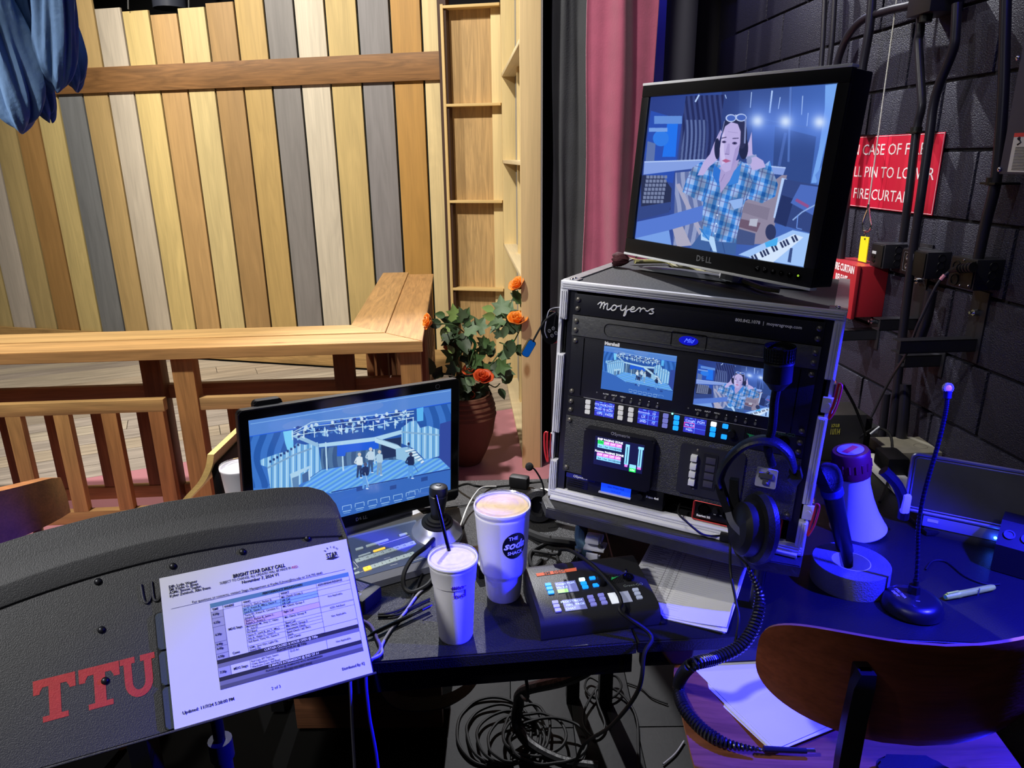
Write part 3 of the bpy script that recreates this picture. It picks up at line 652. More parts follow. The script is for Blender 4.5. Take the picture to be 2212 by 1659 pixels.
c.poly([(850,700),(1620,600),(1620,800),(1200,850),(850,900)],(38,62,104),1,stripe(.07,(52,82,124),(78,112,150))); c.poly([(1420,620),(1620,590),(1600,770),(1440,800)],(30,42,80))
fs=lambda X,Y,col: np.stack([np.clip(130+46*np.sin(X*.11)+26*np.sin(X*.29+1),60,215),np.clip(184+36*np.sin(X*.11)+18*np.sin(X*.29+1),110,240),np.clip(226+20*np.sin(X*.11),170,250)],-1)
c.poly([(270,815),(300,800),(440,750),(560,720),(620,650),(700,665),(820,640),(860,900),(600,1080),(370,1080),(340,880),(280,860)],(0,0,0),1,fs)
c.poly([(1620,500),(1700,440),(1760,430),(1800,500),(1880,480),(1985,515),(1985,770),(1850,810),(1740,700),(1620,650)],(0,0,0),1,fs)
c.line([(340,890),(600,760),(760,700)],16,(120,160,196)); c.line([(1620,540),(1985,570)],16,(130,172,206)); c.line([(1850,570),(1845,815)],12,(170,206,230))
for i in range(9): c.rect(360+i*33,815-i*20,380+i*33,838-i*20,(24,50,110))
flr=lambda X,Y,col: np.stack([98+22*np.sin((X*1.0+Y*1.6)*.09),164+22*np.sin((X+Y*1.6)*.09),232+12*np.sin((X+Y*1.6)*.05)],-1)
c.poly([(860,905),(1200,850),(1440,810),(1800,800),(1985,790),(2090,890),(1740,970),(950,1130),(660,1085),(740,990)],(0,0,0),1,flr)
c.poly([(950,1130),(1740,970),(2090,890),(2092,1093),(243,1562),(220,1100),(660,1085)],(52,100,184)); c.line([(950,1120),(2090,895)],10,(28,52,128))
for x,y in ((1190,1060),(1510,1045),(1810,965)): c.poly([(x,y+14),(x+62,y),(x+62,y+38),(x,y+52)],(36,66,140))
# raised platform, band and railings
c.poly([(830,655),(1360,590),(1620,520),(1620,560),(1360,635),(830,690)],(176,214,236)); c.poly([(570,585),(620,560),(830,655),(820,690)],(150,190,220))
rg=random.Random(2)
for i in range(150):
    x=rg.uniform(590,1700); y=560-(x-590)*.14+rg.uniform(-70,60); col=rg.choice([(24,50,130),(20,40,110),(190,226,246),(150,200,236),(60,110,190),(220,236,245)])
    c.ell(x,y,rg.uniform(5,26),rg.uniform(4,18),col,.9,rg.uniform(-1,1))
for x,y in ((700,535),(960,468),(1130,450),(1240,432),(1380,400),(1480,385),(1570,360),(1210,470)): c.ell(x,y-18,15,17,(208,226,240)); c.poly([(x-28,y+30),(x-18,y),(x+18,y),(x+30,y+30)],(36,60,120))
for off in (0,-60,-100): c.line([(570,585+off*.3),(760,550+off),(1360,480+off),(1740,400+off*.6)],7,(196,226,240))
for x in (580,690,790,890,1050,1155,1250,1352,1460,1560,1670,1735): y=600-(x-580)*.115; c.line([(x,y+20),(x-3,y-72)],9,(206,232,242))
for x,yb in ((895,910),(1050,915),(1352,850)): c.line([(x,640),(x+14,yb)],15,(186,218,236))
c.poly([(1005,672),(1400,625),(1403,700),(1088,738),(1082,772),(1003,776)],(28,88,216))
c.poly([(1365,590),(1580,660),(1620,690),(1600,720),(1365,640)],(190,222,238)); c.line([(1380,600),(1590,668)],5,(120,160,190)); c.poly([(1565,700),(1690,680),(1830,800),(1740,835),(1570,800)],(150,196,226))
for i in range(6): c.poly([(1650+i*30,720+i*22),(1735+i*18,700+i*22),(1750+i*18,712+i*22),(1665+i*30,734+i*22)],(224,240,246)); c.line([(1662+i*30,737+i*22),(1752+i*18,716+i*22)],5,(84,120,160))
c.poly([(555,945),(745,865),(760,880),(640,950),(640,1080),(580,1080)],(176,212,232)); c.poly([(575,985),(640,960),(640,1080),(585,1080)],(92,130,170)); c.poly([(672,950),(730,915),(735,1010),(675,1030)],(66,98,142)); c.poly([(745,880),(750,1000),(735,1010),(730,915)],(190,220,236))
def fig(x,y,h,top,leg,hair=(210,200,190)):
    c.ell(x,y-h*.93,h*.07,h*.075,hair); c.poly([(x-h*.13,y-h*.6),(x-h*.12,y-h*.82),(x,y-h*.87),(x+h*.12,y-h*.82),(x+h*.14,y-h*.58),(x+h*.08,y-h*.45),(x-h*.08,y-h*.45)],top)
    c.poly([(x-h*.09,y-h*.5),(x+h*.09,y-h*.5),(x+h*.1,y),(x+h*.03,y),(x,y-h*.35),(x-h*.05,y),(x-h*.12,y)],leg); c.line([(x-h*.12,y-h*.78),(x-h*.2,y-h*.6),(x-h*.02,y-h*.55)],h*.045,top); c.ell(x+h*.07,y,h*.06,h*.02,(230,240,250))
fig(1325,930,240,(196,216,230),(56,78,120)); fig(1218,980,240,(220,232,236),(40,56,100)); fig(1410,955,240,(176,206,226),(126,156,186)); fig(1275,1085,250,(30,42,84),(100,160,226),(80,80,110)); fig(1710,985,250,(24,34,74),(90,154,226),(60,60,90)); fig(1690,700,70,(30,40,80),(70,100,150))
c.line([(1735,850),(1780,925)],4,(50,80,140)); c.line([(1270,930),(1310,1070)],4,(210,230,245))
for j,(n,y0,x0,st) in enumerate(((6,1245,1060,122),(7,1380,960,122))):
    for i in range(n):
        x=x0+i*st; y=y0-i*26; c.line([(x-4,y+45),(x-4,y+10),(x+80,y-8),(x+82,y+30)],5,(176,212,244)); c.line([(x,y+62),(x+80,y+45)],6,(176,212,244)); c.line([(x+6,y+78),(x+70,y+64)],4,(150,196,236))
for x,y in ((1690,1110),(1800,1085)): c.line([(x,y+36),(x+4,y),(x+90,y-20),(x+100,y+10)],4,(140,186,236))
c.a=c.a*.92+np.array((90,150,230))*.08
stage_pic=c.material('stage_camera_picture',1.0,.1)
# ================================================================= RACK CASE
RK=fr((.339,1.356,1.134),-25.2,-1.7,2.5)     # origin: middle of the front opening
z7=Zm(1160,560,2.44); r4=Zm(1240,850,5.821); rp=lambda q,y=0: RK.py(q[0],q[1],y)
RW=.2725; RZ0,RZ1=-.246,.246; RD=.47
rack=thing('rack_case','black road case with silver aluminium edges holding the rack equipment','flight case',RK)
lam=mat('black_laminate',(18,18,20),.6,bump=.2,bscale=180,var=.1)
B().bx(-RW+.004,RW-.004,.012,RD,RZ1-.012,RZ1-.002).build('top_panel',lam,rack)
B().bx(-RW+.004,RW-.004,.012,RD,RZ0+.002,RZ0+.012).build('bottom_panel',lam,rack)
for sx in (-1,1): B().bx(sx*(RW-.012),sx*(RW-.003),.012,RD,RZ0+.012,RZ1-.012).build('side_panel',lam,rack)
B().bx(-RW+.012,RW-.012,RD-.01,RD,RZ0+.012,RZ1-.012).build('back_panel',lam,rack)
def edge(b,x0,x1,z0,z1,horizontal):
    b.bx(x0,x1,-.004,.012,z0,z1,.002)
    if horizontal:
        for k_ in (.25,.5,.75): z=z0+(z1-z0)*k_; b.bx(x0+.004,x1-.004,-.0065,-.003,z-.0012,z+.0012)
    else:
        for k_ in (.25,.5,.75): x=x0+(x1-x0)*k_; b.bx(x-.0012,x+.0012,-.0065,-.003,z0+.003,z1-.003)
ew=.0175
b=B(); edge(b,-RW,RW,RZ1-ew,RZ1,True); b.build('edge_extrusion',ALU,rack)
b=B(); edge(b,-RW,RW,RZ0,RZ0+ew+.004,True); b.bx(-RW+.01,RW-.01,-.016,-.004,RZ0-.001,RZ0+.006,.001); b.build('edge_extrusion',ALU,rack)
for sx in (-1,1):
    x0,x1=sorted((sx*RW,sx*(RW-ew)))
    for z0,z1 in ((.118,RZ1-ew),(-.135,.045),(RZ0+ew,-.172)) if sx>0 else ((.165,RZ1-ew),(-.09,.09),(RZ0+ew,-.155)):
        b=B(); edge(b,x0,x1,z0,z1,False); b.build('edge_extrusion',ALU,rack)
    B().bx(sx*(RW-.006),sx*(RW+.001),.0,.012,RZ0,RZ1).build('edge_return',ALU,rack)
for sx in (-1,1):
    B().bx(sx*(RW-.03),sx*(RW+.0015),.012,.05,RZ1-.004,RZ1+.001,.001).bx(sx*(RW-.022),sx*(RW+.0015),.05,RD,RZ1-.004,RZ1+.001).build('top_edge_trim',mat('scuffed_aluminium',(150,150,150),.4,.7,var=.3,vscale=30),rack)
    for y in (.02,.038): B().ball((sx*(RW-.016),y,RZ1+.001),(.005,.005,.0025)).build('rivet',CHR,rack)
for z in ((.07,-.15)):
    B().bx(RW-.014,RW+.006,-.006,.004,z-.015,z+.015,.002).cyl((RW-.004,-.007,z),(RW-.004,-.004,z),.005,.005).build('lid_catch',ALU,rack)
redm=mat('red_latch_handle',(206,44,48),.4)
def latch(sx,z):
    x=sx*(RW+.005)
    b=B().bx(x-sx*.004-.004,x-sx*.004+.004,.0,.03,z-.03,z+.03,.002); o=b.build('latch_plate',CHR,rack)
    B().tube(smooth_pts([(x+sx*.004,-.008,z+.034),(x+sx*.009,-.010,z+.028),(x+sx*.006,-.010,z-.01),(x-sx*.001,-.010,z-.034),(x-sx*.003,-.009,z-.030),(x+sx*.001,-.009,z),(x+sx*.003,-.008,z+.034)],4),.0022,6).build('latch_handle',redm,rack)
latch(1,.082); latch(1,-.16); latch(-1,-.125)
railm=mat('black_rack_rail',(24,24,34),.38)
for sx in (-1,1):
    x0,x1=sorted((sx*.2375,sx*(RW-ew)))
    b=B().bx(x0,x1,.004,.03,RZ0+ew,RZ1-ew)
    b.build('rack_rail',railm,rack)
B().bx(-RW+.012,RW-.012,.30,.31,RZ0+.012,RZ1-.012).build('inner_dark_back',GLOSS,rack)
U=.04445; ZT=.2225
scr=mat('black_screw',(110,106,100),.3,.5)
def rackunit(name,label,u0,n,m,y0=-.002,depth=.2,cat='rack unit',hw=.2413,screws=True):
    z1=ZT-u0*U-.0006; z0=ZT-(u0+n)*U+.0006
    t=thing(name,label,cat,RK); fp=B().bx(-hw,hw,y0,y0+.004,z0,z1,.0006); fp.build('face_plate',m,t)
    if depth: B().bx(-.21,.21,y0+.004,y0+depth,z0+.003,z1-.003).build('chassis',BLKM,t)
    if screws:
        for sx in (-1,1):
            for z in ((z0+.010,z1-.010) if n>1 else (z0+.022,)) if n!=1 else (z0+.012,z1-.012):
                B().ball((sx*.2325,y0-.001,z),(.0056,.004,.0056)).build('screw',scr,t)
    return t,z0,z1
def tx(parent,body,size,p,m=WHT,ax='CENTER',bold=0,shear=0,sx=1,name='lettering',rot=0,y=None,ext=.0002):
    """flat printed text on a front face; p in the parent's frame"""
    p=V(p); 
    if y is not None: p.y=y
    return B().text(body,size,T(p)@RY(rot)@FRONT,ext,ax,bold,shear,sx).build(name,m,parent,smooth=False)
mp1=mat('powder_black',(22,22,32),.45,bump=.1,bscale=600)
brs=mat('brushed_black',(84,84,86),.45,.2,bump=.35,bscale=120,var=.25)
# blank panel with printed name
t,z0,z1=rackunit('printed_blank_panel','topmost black rack panel, blank but for white script lettering and a phone number',0,1,mp1,y0=0)
a=rp(z7(470,262)); cu=V((a.x,-.001,a.z))
# the script name drawn as strokes
strokes=[[(322,238),(334,228),(342,228),(338,245),(334,258)],[(338,248),(350,230),(358,230),(352,262)],[(352,250),(366,236),(374,236),(370,262),(380,266),(392,256)],
 [(400,246),(392,262),(402,270),(416,262),(420,248),(410,242),(400,246)],[(420,250),(440,246)],[(446,240),(442,262),(452,270),(468,258),(474,244)],[(474,244),(466,275),(458,298),(468,292),(476,270),(496,262)],
 [(494,266),(512,262),(514,254),(504,252),(494,266),(500,276),(518,274),(532,262)],[(532,262),(540,256),(548,262),(544,278)],[(546,270),(560,258),(572,264)],[(572,268),(584,274),(600,264),(616,262),(606,270),(616,280),(606,288),(592,286)]]
b=B()
for s_ in strokes:
    b.tube([V((p.x,-.0012,p.z)) for p in smooth_pts([rp(z7(*q)) for q in s_],3)],.00145,6)
b.build('script_lettering',WHT,t)
a=rp(z7(1218,340)); tx(t,'800.842.1078  |  moyersgroup.com',.0084,(a.x,-.0008,a.z),bold=.0002)
# drawer-fronted light panel
t,z0,z1=rackunit('rack_light_unit','brushed black rack panel with a long recessed capsule and glowing blue oval badge',1,1,brs,y0=-.004)
zc_=(z0+z1)/2
def ring(b,x0,x1,z0_,z1_,r,y,w_=.0007):
    P=[]
    for cx,cz,a0 in ((x1-r,z1_-r,0),(x0+r,z1_-r,90),(x0+r,z0_+r,180),(x1-r,z0_+r,270)):
        for i in range(6): a_=math.radians(a0+18*i); P.append((cx+r*math.cos(a_),y,cz+r*math.sin(a_)))
    b.tube(P,w_,5,closed=True); return b
a0=rp(z7(358,370)).x; a1=rp(z7(1290,460)).x
ring(B(),a0,a1,z0+.009,z1-.009,.011,-.0046).build('capsule_groove',GLOSS,t)
ring(B(),rp(z7(712,400)).x,rp(z7(895,430)).x,z0+.007,z1-.007,.003,-.0048).build('badge_surround',GLOSS,t)
o=B().lathe([(0,0),(1,0),(1,.2),(0,.2)],28,M=T((rp(z7(803,412)).x,-.0042,zc_))@RX(90)@Matrix.Diagonal((.019,.009,.006,1))).build('badge',LED('badge_blue_glow',(14,20,190),.7),t)
tx(o,'Mid',.012,(rp(z7(803,412)).x,-.0056,zc_),LED('badge_script',(90,120,255),1.2),shear=.5)
# twin monitors
t,z0,z1=rackunit('twin_monitor_unit','rack unit of two small lit screens, stage view and performer, above a row of knobs',2,3,mp1,y0=-.001)
tx(t,'Marshall',.0095,rp(z7(397,447))+V((0,-.0015,0)),bold=.0006)
def lrect(c4):   # pixel quad in z7 -> x0,x1,z0,z1
    P=[rp(z7(*q)) for q in c4]; return (P[0].x+P[3].x)/2,(P[1].x+P[2].x)/2,(P[2].z+P[3].z)/2,(P[0].z+P[1].z)/2
s1=lrect([(357,462),(738,502),(714,742),(336,682)]); screen_quad('screen',t,stage_pic,*s1,-.0022)
s2_=(s1[0]+.1965,s1[1]+.1965,s1[2],s1[3]); a=rp(z7(852,521)); s2_=(a.x,a.x+(s1[1]-s1[0]),s1[2],s1[3]); screen_quad('screen',t,person_pic,*s2_,-.0022)
kn=mat('knob_grey',(150,150,156),.3,.6)
for sx0 in (s1[0],s2_[0]):
    for i,nm in enumerate(('RATIO','INPUT','MENU','▲','▼','◀','▶')):
        x=sx0+.012+i*.0185; B().cyl((x,-.001,s1[2]-.0175),(x,-.006,s1[2]-.0175),.0027,.0024).build('knob',kn,t)
        if i<3: tx(t,nm,.0042,(x,-.0015,s1[2]-.0105))
        else:
            an={3:90,4:-90,5:180,6:0}[i]; B().prism([(.0014,0),(-.001,.0012),(-.001,-.0012)],0,.0002,M=T((x,-.0012,s1[2]-.0105))@FRONT@RZ(an)).build('arrow_mark',WHT,t)
    B().cyl((sx0-.008,-.001,s1[2]-.010),(sx0-.008,-.0018,s1[2]-.010),.0016).build('power_mark',kn,t)
B().ball((s1[1]+.004,-.002,s1[2]-.0275),.0019).build('status_light',LED('status_cyan',(120,255,220),3),t)
B().bx(-.205,.205,-.0016,-.001,z0+.0002,z0+.0012).build('edge_line',mat('grey_line',(150,150,160),.5),t)
for sx in (-1,1): B().bx(sx*.214,sx*.212,-.0014,-.0009,z0+.003,z1-.002).build('frame_gap',GLOSS,t)
# intercom station, one unit
t,z0,z1=rackunit('rack_intercom_station','slim intercom panel with three blue displays and rows of white and cyan keys',5,1,mp1,y0=-.001)
keyw=LED('key_white',(205,205,205),.35); keyl=LED('key_lavender',(120,124,200),.45); keyc=LED('key_cyan',(24,140,240),1.3); keyb=LED('key_bright',(245,250,255),1.2)
disp=LED('display_blue',(44,48,170),.9); wtxt=LED('display_text',(170,190,255),1.3)
def keys(px_list,m):
    for q in px_list:
        p=rp(r4(*q)); B().rrect(p.x-.0055,p.x+.0055,p.z-.0045,p.z+.0045,0,.003,.0016,M=T((0,-.001,0))@FRONT).build('key',m,t)
keys([(181,102),(177,163),(173,225),(593,177),(588,239),(583,301),(721,200),(716,262),(710,325)],keyw)
keys([(1157,276),(1151,338),(1144,400)],keyl); keys([(1294,299),(1287,364),(1280,430),(1750,446),(1741,512),(1905,408),(1887,540)],keyc); keys([(1758,382)],keyb)
def disp_rect(q4,parent,m=disp,y=-.0015,nm='display',rp_=None):
    P=[(rp_ or (lambda q: rp(r4(*q))))(q) for q in q4]; x0=(P[0].x+P[3].x)/2;x1=(P[1].x+P[2].x)/2;za=(P[2].z+P[3].z)/2;zb_=(P[0].z+P[1].z)/2
    o=B().bx(x0,x1,y,y+.0015,za,zb_).build(nm,m,parent,smooth=False); return o,x0,x1,za,zb_
for q4,txt in (([(270,88),(515,130),(497,312),(258,270)],('STG MGR','CHAT','PROD TE','SCH','OPS','PAGE')),([(812,182),(1072,228),(1055,415),(800,368)],('Announce','10','LX','11','SND','12')),([(1388,285),(1668,335),(1648,528),(1375,475)],('Cough','PGM','Mic Kill','','Main',''))):
    o,x0,x1,za,zb_=disp_rect(q4,t)
    b=B(); 
    for i,s_ in enumerate(txt):
        if s_: b.text(s_,.0072 if len(s_)<7 else .006,T((x0+(x1-x0)*(.27 if i%2==0 else .76),-.0017,zb_-(zb_-za)*(.22+.30*(i//2))))@FRONT,.0001)
    b.build('display_lettering',wtxt,o,smooth=False)
    b=B().bx((x0+x1)/2-.0003,(x0+x1)/2+.0003,-.0018,-.0015,za,zb_)
    for k_ in (1,2): b.bx(x0,x1,-.0018,-.0015,za+(zb_-za)*k_/3-.0002,za+(zb_-za)*k_/3+.0002)
    for i in range(6):
        if not (txt[0]=='Cough' and i in (3,5)): cx=x0+(x1-x0)*(.3 if i%2==0 else .8); cz=zb_-(zb_-za)*(.06+.33*(i//2)); b.bx(cx-.003,cx+.003,-.0018,-.0015,cz-.0007,cz+.0007)
    b.build('display_rule',LED('display_cyan',(90,150,255),1.),o,smooth=False)
    if txt[0]=='Cough': ring(B(),x0+.001,(x0+x1)/2-.001,za+(zb_-za)*.36,za+(zb_-za)*.64,.001,-.002,.0005).build('red_outline',LED('outline_red',(240,60,120),1),o)
p=rp(r4(1985,490)); B().cyl((p.x,-.001,p.z),(p.x,-.014,p.z),.0078,.0070,24).build('rotary_knob',BLK,t)
p=rp(z7(1132,928)); b=B()
for i in range(9):
    for j in range(8): b.cyl((p.x-.013+i*.0034,-.0012,p.z-.011+j*.0032),(p.x-.013+i*.0034,-.0016,p.z-.011+j*.0032),.0009,seg=6)
b.build('speaker_grille',GLOSS,t); B().prism([(-.010,.003),(.010,.001),(-.004,-.005),(-.005,-.0005)],0,.0004,M=T((p.x,-.0018,p.z))@FRONT).build('green_arrow',mat('green_print',(40,160,90),.5),t)
p=rp(z7(1300,920)); tx(t,'Green-GO',.0095,(p.x,-.0014,p.z),mat('dim_green_print',(70,110,90),.5))
p=rp(z7(1300,960)); B().lathe([(.0,.002),(.0095,.002),(.0095,.0),(.0115,0),(.0115,.003),(.0,.003)],24,M=T((p.x,-.001,p.z))@FRONT).build('round_socket',GLOSS,t)
b=B(); [b.cyl((p.x+.005*math.cos(a_),-.003,p.z+.005*math.sin(a_)),(p.x+.005*math.cos(a_),-.0045,p.z+.005*math.sin(a_)),.0011,seg=6) for a_ in (.4,1.4,2.4,3.6,5.2)]; b.build('socket_pin',CHR,t)
# three-unit panel with touch screen and keypad
txb=mat('textured_black',(58,58,62),.4,.1,bump=.8,bscale=420,var=.2)
t,z0,z1=rackunit('touch_control_panel','textured black panel with a colourful touch screen and four white keys',6,3,txb,y0=-.002)
# red tape scrap
P=[rp(r4(*q)) for q in ((180,385),(1020,540),(980,1200),(132,990))]
x0=(P[0].x+P[3].x)/2;x1=(P[1].x+P[2].x)/2+.002;za=(P[2].z+P[3].z)/2-.002;zb_=(P[0].z+P[1].z)/2-.001
hs=B().rrect(x0,x1,za,zb_,0,.022,.006,M=T((0,-.002,0))@FRONT,bev=.003).build('touch_screen_housing',mat('satin_black',(16,16,24),.35),t)
def disp2(q4,m,y,nm='display',par=hs):
    P=[rp(r4(*q),y) for q in q4]; a0=(P[0].x+P[3].x)/2;a1=(P[1].x+P[2].x)/2;b0=(P[2].z+P[3].z)/2;b1=(P[0].z+P[1].z)/2
    return B().bx(a0,a1,y,y+.001,b0,b1).build(nm,m,par,smooth=False),a0,a1,b0,b1
o,a0,a1,b0,b1=disp2([(268,535),(887,650),(855,1020),(243,880)],LED('touch_dark',(20,22,66),.6),-.0250)
tx(hs,'OSymetrix',.0095,rp(r4(583,525),-.0245),mat('grey_ink',(150,150,160),.5))
W_,H2=a1-a0,b1-b0
def lp(x,y): return (a0+W_*x,b1-H2*y)
tile={'g':LED('tile_green',(40,220,90),1.),'p':LED('tile_pink',(205,110,205),.9),'c':LED('tile_cyan',(130,200,240),.9),'n':LED('tile_ink',(20,30,60),.1)}
def til(x0_,y0_,x1_,y1_,k_): p,q=lp(x0_,y0_),lp(x1_,y1_); return B().bx(p[0],q[0],-.0256,-.0250,q[1],p[1]).build('tile',tile[k_],hs,smooth=False)
wl=LED('touch_text',(230,230,245),1.)
for j,(y0_,s_) in enumerate(((.13,'SHIP PAGING ZONE'),(.56,'Xcomm PAGING ZONE'))):
    p=lp(.31,y0_-.05); tx(hs,s_,.0062,(p[0],-.0257,p[1]),wl,bold=.0002)
    for i in range(4):
        til(.06+i*.125,y0_,.18+i*.125,y0_+.12,'g' if (i==0 and j==0) else 'p'); til(.06+i*.125,y0_+.125,.18+i*.125,y0_+.25,'c')
        p=lp(.12+i*.125,y0_+.06); tx(hs,'ON' if (i==0 and j==0) else 'OFF',.0062,(p[0],-.0259,p[1]),tile['n'] if i==0 and j==0 else wl)
        p=lp(.12+i*.125,y0_+.19); tx(hs,('Butt','Path','HOUSE','GREEN')[i],.0048,(p[0],-.0259,p[1]),tile['n'],sx=.9)
til(.63,.08,.71,.78,'c'); til(.64,.78,.70,.86,'p'); til(.88,.08,.99,.16,'c'); til(.895,.16,.97,.78,'c'); til(.895,.78,.97,.86,'p'); til(.74,.74,.87,.86,'c'); til(.74,.86,.87,.99,'g')
for x_ in (.67,.93): 
    p,q=lp(x_-.006,.16),lp(x_+.006,.74); B().bx(p[0],q[0],-.0262,-.0255,q[1],p[1]).build('slider_track',tile['n'],hs,smooth=False)
p=lp(.805,.925); tx(hs,'ON',.006,(p[0],-.0259,p[1]),wl)
P=[rp(z7(*q)) for q in ((762,960),(1235,1040),(1100,1285),(738,1215))]
x0=(P[0].x+P[3].x)/2; z1_=P[0].z; z0_=P[3].z
kp=B().rrect(x0,x0+.128,z0_-.0,z1_+.0,0,.006,.006,M=T((0,-.002,0))@FRONT,bev=.001).build('keypad_plate',mat('slate_black',(36,36,46),.5),t)
cap=mat('white_keycap',(226,226,226),.35); dkk=mat('dark_keycap',(62,60,76),.5)
for q in ((1518,800),(1507,902),(1495,1000),(1485,1100)):
    p=rp(r4(*q),-.008); B().bx(p.x-.0065,p.x+.0065,-.020,-.008,p.z-.006,p.z+.0065,.0012).build('keycap',cap,kp)
q1=rp(r4(1722,845),-.008); q2=rp(r4(1690,1140),-.008)
B().rrect(q1.x-.015,q1.x+.014,q2.z-.012,q1.z+.014,0,.0015,.002,M=T((0,-.008,0))@FRONT).build('key_insert',mat('slate_black_insert',(28,28,38),.45),kp)
for i in range(4): z=q1.z+(q2.z-q1.z)*i/3; B().bx(q1.x-.0095,q1.x+.0095,-.011,-.0094,z-.0068,z+.0068,.0008).build('keycap',dkk,kp)
for q in ((1557,713),(1500,1195)): p=rp(r4(*q),-.008); B().ball((p.x,-.008,p.z),(.003,.002,.003)).build('screw',scr,kp)
# bottom bay: audio processor and red audio interface
t=thing('audio_processor','half-width black audio processor with a lit blue text window, bottom left of the case','audio device',RK)
z1=ZT-9*U-.0004; z0=z1-.040
B().bx(-.232,-.012,.0,.18,z0-.002,z1-.001,.002).build('body',mat('processor_black',(16,16,20),.4),t)
P=[rp(r4(*q),-.001) for q in ((345,1105),(718,1185),(712,1275),(340,1195))]; a0,a1=(P[0].x+P[3].x)/2,(P[1].x+P[2].x)/2; zc_=z1-.017
B().bx(a0,a1,-.002,.0,zc_-.010,zc_+.010).build('text_window',LED('lcd_blue',(20,70,235),1.0),t,smooth=False)
tx(t,'Site: Prism 4x4',.006,((a0+a1)/2,-.0026,zc_+.004),LED('lcd_text',(10,40,170),.3)); tx(t,'10.0.12.4',.006,((a0+a1)/2,-.0026,zc_-.005),MT['lcd_text'])
B().bx(a0-.004,a1+.002,-.007,.0,zc_-.0135,zc_-.0105,.001).build('window_lip',ALU,t)
B().bx(-.232,-.165,-.0012,.0,z1-.012,z1-.002).build('name_band',mat('deep_blue_print',(28,34,120),.4),t); tx(t,'OSymetrix',.0078,(-.198,-.0016,z1-.007))
for k_ in range(4): B().bx(-.228,-.18,-.0012,.0,z1-.018-k_*.005,z1-.016-k_*.005).build('vent_slot',GLOSS,t)
p=rp(r4(835,1280)); B().cyl((p.x,0,zc_),(p.x,-.010,zc_),.0075,.0068,20).build('rotary_knob',BLK,t); tx(t,'Prism 4x4',.0066,(p.x+.026,-.0006,zc_),bold=.0003)
t=thing('audio_interface','black audio interface with a red rim in the bottom right bay behind the headset','audio device',RK)
redr=mat('red_anodised',(196,52,48),.35,.4)
p=rp(r4(1500,1430)); xi=p.x+.0
B().bx(xi+.002,xi+.172,.004,.12,z0-.001,z1-.002,.002).build('face',mat('interface_black',(12,12,14),.3),t)
ring(B(),xi,xi+.174,z0-.003,z1-.001,.004,.001,.0016).build('red_rim',redr,t)
B().bx(xi,xi+.174,.012,.14,z0-.003,z1-.000,.003).build('shell',redr,t)
for x_ in (.022,.072): 
    B().lathe([(0,.003),(.009,.003),(.0095,-.001),(.012,-.001),(.012,.003)],24,M=T((xi+x_,.002,z1-.017))@FRONT).build('combo_socket',GLOSS,t)
    B().cyl((xi+x_+.023,.002,z1-.012),(xi+x_+.023,-.009,z1-.012),.0062,.0056,18).build('gain_knob',BLK,t)
tx(t,'Scarlett 2i2',.0062,(xi+.022,.003,z0+.006),bold=.0003); tx(t,'INST',.003,(xi+.045,.003,z1-.024)); tx(t,'AIR',.003,(xi+.056,.003,z1-.024))
B().cyl((xi+.155,.002,z1-.014),(xi+.155,-.012,z1-.014),.0095,.008,20).build('gain_knob',mat('grey_knob',(110,110,116),.3,.5),t)
B().bx(.0,.15,.05,.28,ZT-10*U-.003,ZT-10*U+.0).build('shelf_tray',BLKM,t)
# shelf board carrying the case
sh=thing('shelf_board','scuffed black plank with clipped front corner carrying the rack case above the desk','shelf',RK)
scuf=mat('scuffed_black_board',(44,44,44),.5,bump=.4,bscale=70,var=.5,vscale=25)
zs=RZ0-.002
q=[RK.pz(u,v,zs) for u,v in ((1196,1080),(1220,1108),(1576,1198))]
B().prism([(-RW-.01,.40),(-RW-.01,-.012),(-RW+.018,-.055),(RW-.12,-.055),(RW+.0,-.04),(RW+.01,.40)],zs-.026,zs-.001,bev=.002).build('board',scuf,sh)
b=B()
for q_ in ((435,97),(725,167)):
    u,v=Zm(1120,1060,3.95)(*q_); p=RK.pz(u,v,zs); 
    for k_ in (-.004,.004): b.tube([(p.x+k_+.004*math.cos(a_),p.y+.004*math.sin(a_),zs+.001) for a_ in [i*math.pi/5 for i in range(10)]],.0009,5,closed=True)
b.build('chain_link',CHR,sh)
# legs of the shelf
for x_,y_ in ((-.2,.05),(.2,.0),(-.2,.36),(.2,.36)):
    pt=RK.M@V((x_,y_,zs-.026)); ln=pt.z-.742
    bb=B().cyl((x_,y_,zs-.026),(x_+.02*0,y_,zs-.026-ln*1.0),.012); bb.build('support_post',BLKM,sh)
# ================================================================= CAST MONITOR ON THE CASE
BM=fr((.429,1.508,1.600),-58.8,-4.4,1.4)
bm_=thing('video_monitor','large black widescreen monitor on top of the rack case, showing a performer in plaid','monitor',BM)
hw,hh=.237,.1565; bz=.024; bzb=.034
mfr=mat('monitor_black',(22,22,24),.4)
ox0,ox1,oz0,oz1=-hw-bz,hw+bz,-hh-bzb,hh+bz
b=B(); b.bx(ox0,ox1,-.006,.002,hh,oz1,.002).bx(ox0,ox1,-.006,.002,oz0,-hh,.002).bx(ox0,-hw,-.006,.002,-hh,hh,.002).bx(hw,ox1,-.006,.002,-hh,hh,.002); b.build('bezel',mfr,bm_)
B().bx(ox0,ox1,.002,.055,oz0,oz1,.004).build('housing',mfr,bm_)
B().bx(-.16,.16,.055,.085,-.11,.11,.01).build('rear_cover',mfr,bm_)
screen_quad('screen',bm_,person_pic,-hw,hw,-hh,hh,.0,.0015)
slv=mat('silver_trim',(226,228,232),.4,0)
ftm=mat('stand_foot_silver',(120,122,128),.35,.2)
